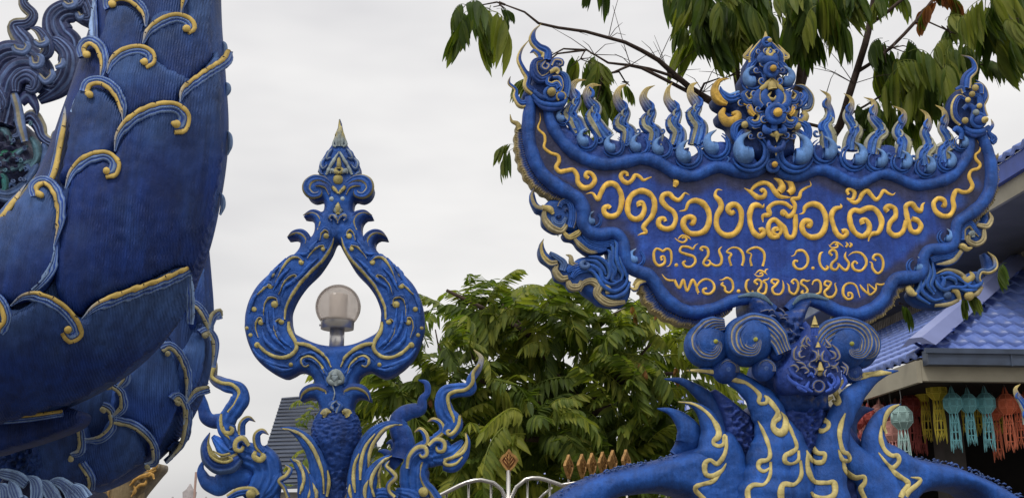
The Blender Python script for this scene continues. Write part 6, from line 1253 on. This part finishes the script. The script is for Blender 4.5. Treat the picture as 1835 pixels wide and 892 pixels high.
def hbox(mb, a0, a1, b0, b1, z0, z1): 
    V = [HP(a, b, z) for z in (z0, z1) for a, b in ((a0, b0), (a1, b0), (a1, b1), (a0, b1))]
    return mb.add(V, [(0, 3, 2, 1), (4, 5, 6, 7), (0, 1, 5, 4), (1, 2, 6, 5), (2, 3, 7, 6), (3, 0, 4, 7)], (.5,) * 3)
# lower hipped roof: front face (faces the street) and left face
TW, TL = .215, .34
def tile_mesh():
    mb = MB(); nx, ny = 7, 3; V = []
    for j in range(ny):
        for i in range(nx):
            u = i / (nx - 1); wv = .022 * math.sin(u * 2 * math.pi + .6) + .022
            V.append((u * TW * 1.02, (j / (ny - 1)) * TL * 1.06, wv + .030 * (1 - j / (ny - 1))))
    for i in range(nx): u = i / (nx - 1); V.append((u * TW * 1.02, .004, .022 * math.sin(u * 2 * math.pi + .6) - .004))
    F = [(j * nx + i, j * nx + i + 1, (j + 1) * nx + i + 1, (j + 1) * nx + i) for j in range(ny - 1) for i in range(nx - 1)] + [(ny * nx + i, ny * nx + i + 1, i + 1, i) for i in range(nx - 1)]
    mb.add(V, F, (.5,) * 3); return mb
tm = tile_mesh(); tme = tm.mesh('roof_tile', M_TILE, True); tv, tf, tcc = np.concatenate(tm.v), np.array(tm.f), np.concatenate(tm.c)
mb = MB(); SPAN = 9.0; RUN = 4.2
mb.add([HP(0, 0, ZE), HP(RUN, RUN, ZE + RUN * KS), HP(12, RUN, ZE + RUN * KS), HP(12, 0, ZE)], [(0, 1, 2, 3)], (.5,) * 3); mb.add([HP(0, 0, ZE), HP(0, SPAN, ZE), HP(RUN, SPAN, ZE + RUN * KS), HP(RUN, RUN, ZE + RUN * KS)], [(0, 1, 2, 3)], (.5,) * 3)
roof = mb.build('lower_roof', M_TILE, hall, smoothf=False)
cf_ = 1 / math.sqrt(1 + KS * KS); SLn = TL * .96
def rmat(xa, ya):
    za = np.cross(xa, ya); return Matrix([[xa[i], ya[i], za[i]] for i in range(3)]).to_4x4()
tl_ = []; rest = []
MF = rmat(E1, (E2 + UPV * KS) * cf_); ML_ = rmat(-E2, (E1 + UPV * KS) * cf_)
for j in range(14):
    v = j * SLn * cf_
    for i in range(0, 40):
        a = i * TW + .05
        if a + TW < v + .12 or a > 5.0 or v > RUN: continue
        a = max(a, v); tl_.append((HP(a, v, ZE + v * KS + .012), MF, 0 if a < 3.0 else 1))
for j in range(14):
    v = j * SLn * cf_
    for i in range(0, 42):
        b = i * TW + .05
        if b < v - .05 or v > RUN: continue
        tl_.append((HP(v, b + TW, ZE + v * KS + .012), ML_, 0 if b < 4.4 and v < 2.6 else 1))
cnt = 0
for p, M_, fr_ in tl_:
    if fr_ == 0 and cnt < 300:
        o = bpy.data.objects.new('tile', tme); COL.objects.link(o); o.parent = roof; M2 = M_.copy(); M2.translation = Vector(p - Ho * np.array([1, 1, 0])) ; o.matrix_local = M2; cnt += 1
    else: rest.append((p, M_))
mb = MB()
for p, M_ in rest: R3 = np.array(M_.to_3x3()); mb.add(tv @ R3.T + p, tf, tcc)
mb.build('far_tiles', M_TILE, roof, kind='stuff')
# hip flashing
hipd = (E1 + E2 + UPV * KS); hipd = hipd / np.linalg.norm(hipd); hs = (E1 - E2) / math.sqrt(2); hn = np.cross(hs, hipd); hn = hn if hn[2] > 0 else -hn
mb = MB(); A0 = HP(-.03, -.03, ZE + .03); LH = RUN * 1.54
V = []
for t_ in (0, LH):
    for s_, h_ in ((-.20, -.035), (-.07, .07), (.07, .07), (.20, -.035), (.0, .02)): V.append(A0 + hipd * t_ + hs * s_ + hn * h_ + UPV * .115)
mb.add(V, [(0, 1, 6, 5), (1, 2, 7, 6), (2, 3, 8, 7), (0, 4, 3, 2, 1), (3, 4, 9, 8), (4, 0, 5, 9)], (.5,) * 3).build('hip_flashing', M_FLASH, roof, smoothf=False)
mb = MB(); hbox(mb, .02, 12, -.16, -.02, ZE - .10, ZE + .06); hbox(mb, -.01, 12, -.185, -.15, ZE + .02, ZE + .075); mb.build('gutter', M_GUT, hall, smoothf=False)
for i in range(5): mb = MB(); hbox(mb, .95 + i * 1.3, .97 + i * 1.3, -.172, -.158, ZE - .11, ZE + .02); mb.build('gutter_joint', M_GUT, hall, smoothf=False)
mb = MB(); hbox(mb, .0, 12, -.015, .08, ZE - .26, ZE - .03); mb.build('front_fascia', M_FASC, hall, smoothf=False)
mb = MB(); hbox(mb, -.06, -.005, -.02, SPAN, ZE - .28, ZE - .04); mb.build('side_fascia', M_FASC, hall, smoothf=False)
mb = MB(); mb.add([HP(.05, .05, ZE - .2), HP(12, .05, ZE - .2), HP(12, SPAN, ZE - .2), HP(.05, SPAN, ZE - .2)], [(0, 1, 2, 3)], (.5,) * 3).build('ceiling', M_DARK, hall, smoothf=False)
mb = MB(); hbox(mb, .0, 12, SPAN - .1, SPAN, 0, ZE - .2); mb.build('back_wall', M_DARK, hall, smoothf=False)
mb = MB(); hbox(mb, .3, .42, 2.4, SPAN, 0, ZE - .22); mb.build('added_side_wall', M_DARK, hall, smoothf=False)  # dark wall added so less daylight reaches inside the open hall
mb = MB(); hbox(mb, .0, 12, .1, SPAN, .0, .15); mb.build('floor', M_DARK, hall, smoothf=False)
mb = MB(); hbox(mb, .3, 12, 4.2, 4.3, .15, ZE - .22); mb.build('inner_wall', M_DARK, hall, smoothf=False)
M_POST = plain('brown_post', (.035, .028, .024), rough=.7)
for a in (.75, 1.95, 3.4): mb = MB(); hbox(mb, a, a + .26, 1.2, 1.46, .15, ZE - .21); mb.build('post', M_POST, hall, smoothf=False)
mb = MB(); hbox(mb, 1.72, 3.0, 2.2, 2.26, 1.98, 2.04); mb.build('handrail', plain('red_white_rail', (.30, .05, .04), rough=.5), hall, smoothf=False)
mb = MB(); hbox(mb, 1.72, 3.0, 2.19, 2.21, 2.05, 2.075); mb.build('rail_trim', plain('pale_trim', (.5, .48, .45)), hall, smoothf=False)
# upper storey: cladding wall, overhanging soffit, fascia and tiled slope
AU = 1.50; ZU = float(at(1790., 345., 13.6)[2]) - .40; WU = 3.0
mb = MB(); hbox(mb, WU, 12, 1.0, SPAN, ZE + 1.4, ZU + .3); mb.build('upper_wall', M_GREY, hall, smoothf=False)
mb = MB(); hbox(mb, AU, WU + .2, -5.0, SPAN + 1, ZU - .02, ZU); mb.build('soffit', M_GREY, hall, smoothf=False)
for i in range(110):
    b = 1.0 + i * .075
    if i >= 100: break
mb = MB()
for i in range(105): b = 1.0 + i * .075; hbox(mb, WU - .045, WU - .01, b, b + .035, ZE + 1.35, ZE + 2.15)
hbox(mb, WU - .02, WU - .003, 1.0, SPAN, ZE + 1.35, ZE + 2.15); mb.build('ribbed_cladding', M_RIB, hall, smoothf=False)
mb = MB(); hbox(mb, AU - .05, AU, -5.0, .9, ZU - .05, ZU + .22); mb.build('upper_fascia', M_FASC, hall, smoothf=False)
mb = MB(); hbox(mb, AU - .05, AU, .903, SPAN + 1, ZU - .05, ZU + .22); mb.build('upper_fascia', plain('pale_blue_fascia', (.22, .26, .32)), hall, smoothf=False)
mb = MB(); hbox(mb, AU - .12, AU - .054, -5.0, SPAN + 1, ZU + .16, ZU + .38); mb.build('blue_fascia', M_BLUEF, hall, smoothf=False)
mb = MB(); V = [HP(AU - .14, -5, ZU + .38), HP(AU - .14, SPAN + 1, ZU + .38), HP(AU + 3.5, SPAN + 1, ZU + .38 + 3.5 * .62), HP(AU + 3.5, -5, ZU + .38 + 3.5 * .62)]; mb.add(V, [(0, 1, 2, 3)], (.5,) * 3)
ur = mb.build('upper_roof', M_TILE, hall, smoothf=False); mb = MB()
cu = 1 / math.sqrt(1 + .62 * .62); MU = rmat(-E2, (E1 + UPV * .62) * cu); R3 = np.array(MU.to_3x3())
for j in range(6):
    v = j * SLn * cu
    for i in range(66): mb.add(tv @ R3.T + HP(AU - .14 + v, -5 + (i + 1) * TW, ZU + .38 + v * .62 + .012), tf, tcc)
mb.build('far_tiles', M_TILE, ur, kind='stuff')

# ================================================================ PAPER LANTERNS
def lantern_mats(nm, c):
    c = tuple(min(.8, q * 1.35) for q in c); return plain('paper_' + nm, c, rough=.8, var=.12, scale=12, bump=.03), plain('frame_' + nm, tuple(min(1, x * 1.7 + .06) for x in c), rough=.7, var=.05)
LM = {'teal': lantern_mats('teal', (.13, .33, .36)), 'orange': lantern_mats('orange', (.50, .11, .05)), 'yellow': lantern_mats('yellow', (.40, .33, .03)), 'maroon': lantern_mats('maroon', (.20, .03, .025)), 'pink': lantern_mats('pink', (.42, .20, .17)), 'grey': lantern_mats('grey', (.16, .24, .23))}
M_WIRE = plain('wire', (.25, .25, .25), rough=.5)
def lantern(x, y, Y, c, label, group, s=1.0, tail=.42, rot=0.0, cone=True, loops=8):
    s *= 1.1
    p = T3(x, y, Y); t = thing('paper_lantern', label, 'lantern', tuple(float(q) for q in p), group); b0 = np.array(p); pm, fm = LM[c]
    pr = [(.045, -.105), (.098, -.045), (.098, .045), (.050, .10)]; n = 8; V = []
    for r_, z_ in pr:
        for j in range(n): a = j / n * 2 * math.pi + rot; V.append(b0 + s * np.array([r_ * math.cos(a), r_ * math.sin(a), z_]))
    F = [(i * n + j, i * n + (j + 1) % n, (i + 1) * n + (j + 1) % n, (i + 1) * n + j) for i in range(3) for j in range(n)] + [tuple(range(n))[::-1], tuple(3 * n + j for j in range(n))]
    MB().add(V, F, (.5,) * 3).build('lantern_body', pm, t, smoothf=False); mb = MB()
    for i in range(4):
        for j in range(n): tube(mb, [V[i * n + j], V[i * n + (j + 1) % n]], .0028 * s, n=4)
    for i in range(3):
        for j in range(n): tube(mb, [V[i * n + j], V[(i + 1) * n + j]], .0028 * s, n=4)
    for j in range(0, n, 1):       # pale square cut-outs on the middle band
        q = [V[n + j], V[n + (j + 1) % n], V[2 * n + (j + 1) % n], V[2 * n + j]]; c_ = sum(q) / 4; q = [c_ + (k - c_) * .72 + (c_ - b0) * .03 for k in q]
        for k in range(4): tube(mb, [q[k], q[(k + 1) % 4]], .0024 * s, n=4)
    mb.build('lantern_ribs', fm, t)
    if cone:
        mb = MB()
        for j in range(4): a = j / 4 * 2 * math.pi + rot; d_ = np.array([math.cos(a), math.sin(a), 0]); e_ = np.array([-math.sin(a), math.cos(a), 0]); o_ = b0 + s * .03 * d_ + np.array([0, 0, .1 * s]); mb.add([o_ + e_ * .022 * s, o_ - e_ * .022 * s, o_ - d_ * .02 * s + np.array([0, 0, .085 * s]), o_ + d_ * .006 * s], [(0, 1, 2), (0, 3, 1), (1, 3, 2), (3, 0, 2)], (.5,) * 3)
        mb.build('paper_points', pm, t, smoothf=False)
    mb = MB(); rd = random.Random(int(x * 7 + y))
    for j in range(loops):        # tassel of looped paper strips
        a = j / loops * 2 * math.pi; rr = .042 * s; L_ = tail * s * rd.uniform(.92, 1.06); w_ = .017 * s; z0_ = -.105 * s; fl = rd.uniform(1.0, 1.45)
        P = []
        for k in range(13):
            th = k / 12; zz = z0_ - L_ * (1 - abs(2 * th - 1)) ** .9; off = w_ * math.sin(th * 2 * math.pi) * 1.0 * (1 if k != 6 else 0) + w_ * .5 * math.sin(th * 9)
            rad = rr * (1 + (fl - 1) * (1 - abs(2 * th - 1))); P.append(b0 + np.array([rad * math.cos(a) - off * math.sin(a), rad * math.sin(a) + off * math.cos(a), zz]))
        tube(mb, P, .0042 * s, n=4)
    for z_ in (.25, .5, .72):
        P = [b0 + np.array([.046 * s * math.cos(a), .046 * s * math.sin(a), (-.105 - tail * z_) * s]) for a in np.linspace(0, 2 * math.pi, 9)]; tube(mb, P, .004 * s, n=4)
    mb.build('tassel', fm, t); mb = MB(); tube(mb, [b0 + np.array([0, 0, .1 * s]), b0 + np.array([.01, 0, (ZE - .2 - b0[2]) * .6]), np.array([b0[0], b0[1], ZE - .2])], .004, n=4); mb.build('wire', M_WIRE, t); return t
lantern(1616, 748, 12.5, 'grey', 'grey-green lantern hanging lower left, beside the tip of the horn', 'paper lanterns', 1.12, .40, .2, False)
for x, l, rt, tl, sc_ in ((1707, 'leftmost of the three pale teal lanterns in a row', .1, .40, .98), (1735, 'middle one of the three pale teal lanterns in a row', .5, .36, .92), (1766, 'rightmost of the three pale teal lanterns, next to the orange ones', .3, .38, 1.0)): lantern(x, 722, 12.75, 'teal', l, 'paper lanterns', sc_, tl, rt)
lantern(1803, 724, 12.7, 'orange', 'bright orange lantern with a square window, beside the teal ones', 'paper lanterns', 1.02, .38, .39); lantern(1823, 722, 12.9, 'orange', 'orange lantern right of the brighter orange one', 'paper lanterns', .95, .38, .0)
lantern(1781, 736, 13.4, 'orange', 'dull red-orange lantern hanging low behind the third teal one', 'paper lanterns', .95, .46, .2); lantern(1838, 728, 13.3, 'orange', 'orange lantern half outside the right edge of the photo', 'paper lanterns', .95, .38, .2)
for x, y, Y_, l in ((1656, 700, 13.6, 'leftmost yellow lantern, next to the maroon ones'), (1678, 697, 13.0, 'largest yellow lantern with long loops, left of the teal row'), (1699, 700, 13.9, 'yellow lantern just left above the first teal one'), (1718, 694, 14.3, 'dim yellow lantern between the first two teal ones'), (1750, 694, 14.3, 'dim yellow lantern between the last two teal ones'), (1782, 692, 14.4, 'dim yellow lantern above and behind the dull red one')):
    lantern(x, y, Y_, 'yellow', l, 'paper lanterns', 1.1, .40, x * .3, loops=9)
for x, y, Y_, l in ((1633, 722, 13.7, 'maroon lantern left of the yellow cluster'), (1645, 728, 14.1, 'maroon lantern partly behind the first yellow one'), (1600, 772, 13.2, 'pink lantern low behind the horn tip')): lantern(x, y, Y_, 'pink' if x == 1600 else 'maroon', l, 'paper lanterns', 1.05, .42, x * .2)
for k, x in enumerate(range(1516, 1626, 10)): lantern(x, 746 - (x - 1516) * .12 + (k % 3) * 5, 13.4 + (k % 2) * .5, 'maroon' if k % 3 else 'pink', '%s small %s lantern from the left in the crowded row behind the right-hand horns' % (('first', 'second', 'third', 'fourth', 'fifth', 'sixth', 'seventh', 'eighth', 'ninth', 'tenth', 'eleventh')[k], 'dark red' if k % 3 else 'pink'), 'small red lanterns under the left eave', .85, .35, k)

# ================================================================ BACKGROUND BUILDINGS
M_GROOF = plain('grey_blue_metal_roof', (.055, .068, .10), rough=.5, var=.25, scale=1.5); M_WALLB = plain('plaster_wall', (.35, .33, .30))
g0 = at(560, 900, 24.0); gh = thing('metal_roof_building', 'building with a ribbed grey-blue metal roof behind the post', 'building', (float(g0[0]), 24.0, 0.0))
A_ = T3(505, 712, 26.0); B_ = T3(655, 700, 26.0); C_ = T3(455, 870, 22.0); D_ = T3(690, 862, 22.0)
mb = MB(); mb.add([A_, B_, D_, C_, A_ - [0, 0, .08], B_ - [0, 0, .08], D_ - [0, 0, .08], C_ - [0, 0, .08]], [(0, 1, 2, 3), (4, 7, 6, 5), (0, 3, 7, 4), (1, 5, 6, 2), (3, 2, 6, 7), (0, 4, 5, 1)], (.5,) * 3); mb.build('roof', M_GROOF, gh, smoothf=False)
for k in range(23):
    t_ = (k + .5) / 23; a = A_ * (1 - t_) + C_ * t_; b = B_ * (1 - t_) + D_ * t_; mb = MB(); mb.add([a + [0, 0, .0], b + [0, 0, .0], b + [0, -.03, .018], a + [0, -.03, .018], a + [0, -.05, .0], b + [0, -.05, .0]], [(0, 1, 2, 3), (3, 2, 5, 4)], (.5,) * 3); mb.build('roof_rib', M_GROOF, gh, smoothf=False)
mb = MB(); box(mb, (float(C_[0]) + .3, 22.4, 0), (float(D_[0]) + .5, 26, float(C_[2]) - .1)); mb.build('wall', M_WALLB, gh, smoothf=False)
# low blue-roofed sheds glimpsed through the leaves
for lab, x0, x1, yt, Y_ in (('low pale blue roof glimpsed through the leaves above the fence', 790, 1010, 835, 17.0), ('pale blue tiled roof glimpsed between the leaves and the left horns', 1140, 1330, 690, 19.0)):
    p0 = T3(x0, 900, Y_); sd_ = thing('blue_roofed_shed', lab, 'building', (float(p0[0]), Y_, 0.0)); a = T3(x0, yt + 60, Y_); b = T3(x1, yt + 60, Y_); c = T3(x1, yt, Y_ + 1.8); d = T3(x0, yt, Y_ + 1.8)
    mb = MB(); mb.add([a, b, c, d], [(0, 1, 2, 3)], (.5,) * 3); rf = mb.build('roof', M_FLASH, sd_, smoothf=False)
    for k in range(12): t_ = k / 11; mb = MB(); tube(mb, [a * (1 - t_) + b * t_, d * (1 - t_) + c * t_], .035, n=5); mb.build('roof_roll', M_TILE, rf)
    mb = MB(); box(mb, (float(a[0]) + .2, Y_ + .3, 0), (float(b[0]) - .2, Y_ + 1.8, float(a[2]) - .02)); mb.build('wall', M_WALLB, sd_, smoothf=False)
# gilded shrine under the coil, and the faint spire
SP_ = Plane(240, 860, 13.0); s0 = at(235, 1000, 13.0); shn = thing('gilded_shrine', 'gilded temple gable and columns peeping out under the lower serpent coil', 'shrine', (float(s0[0]), 13.0, 0.0)); q4 = Z(180, 669, 4.0)
AG = np.array([.45, .25, .06]); BG = np.array([.33, .25, .15])
for x, w_ in ((20, 26), (70, 20), (150, 26), (200, 18)):
    mb = MB(); p = SP_.at(np.array([180 + x / 4]), np.array([840.]), np.array([0.]))[0]; lathe(mb, (float(p[0]), 13.2, 0), [(w_ * .033 * .25, 0), (w_ * .033 * .25, float(p[2]) - .1), (w_ * .033 * .33, float(p[2]))], BG, n=10); mb.build('column', M_GOLD, shn)
fill(MB(), SP_, q4('110,750 230,720 330,690 400,640 410,680 370,730 320,790 250,880 220,960 -40,960 -40,820'), H=.05, w=8, z0=-.1, T=.3, g=5, col=BG * .6, rough=.06).build('gable', M_PLAS, shn)
for P in ('210,800 260,750 340,720 400,690', '230,850 280,800 320,790 330,760', '330,700 370,690 400,660 390,620', '250,760 300,740 360,730', '220,880 250,840 240,800', '340,740 370,720 385,755'): stroke(MB(), SP_, q4(P), [1, 3, 3, 1.5], hf=1, z0=.0, col=AG).build('gilt_scroll', M_GOLD, shn)
for x in (0, 45, 90, 130, 170): stroke(MB(), SP_, q4('%d,790 %d,830 %d,892' % (x, x + 8, x)), [2, 3, 3], hf=1, z0=-.02, col=np.array([.36, .22, .08])).build('carved_panel', M_GOLD, shn)
mb = MB(); p = T3(389, 892, 30.0) if False else T3(340, 880, 34.0); spire = thing('stone_spire', 'faint grey stone spire on the skyline beside a thin pole', 'spire', (float(p[0]), 34.0, 0.0))
zt = float(T3(340, 866, 34.0)[2]); lathe(mb, (float(p[0]), 34, 0), [(1.2, 0), (1.1, zt - 1.0), (.55, zt - .75), (.42, zt - .6), (.5, zt - .5), (.2, zt - .42), (.22, zt - .25), (.10, zt - .15), (.02, zt)], n=10); mb.build('spire_body', plain('grey_stone', (.30, .27, .27)), spire)
for sx in (-.42, .42): mb = MB(); lathe(mb, (float(p[0]) + sx * 1.2, 34, 0), [(.3, 0), (.3, zt - .8), (.12, zt - .6), (.02, zt - .38)], n=8); mb.build('side_pinnacle', bpy.data.materials['grey_stone'], spire)
mb = MB(); p = T3(351.5, 845, 20.0); tube(mb, [(float(p[0]), 20, 0), tuple(p)], .022, n=8); tagm(mb.build('pole', plain('rusty_pole', (.28, .18, .15)), None), 'thin reddish pole standing between the serpent coil and the post', 'pole')
M_GROUND = plain('concrete_ground', (.16, .15, .14), rough=.9, scale=3)
mb = MB(); mb.add([(-400, -400, 0), (400, -400, 0), (400, 800, 0), (-400, 800, 0)], [(0, 1, 2, 3)], (.5, .5, .5)).build('ground', M_GROUND, None, kind='structure')
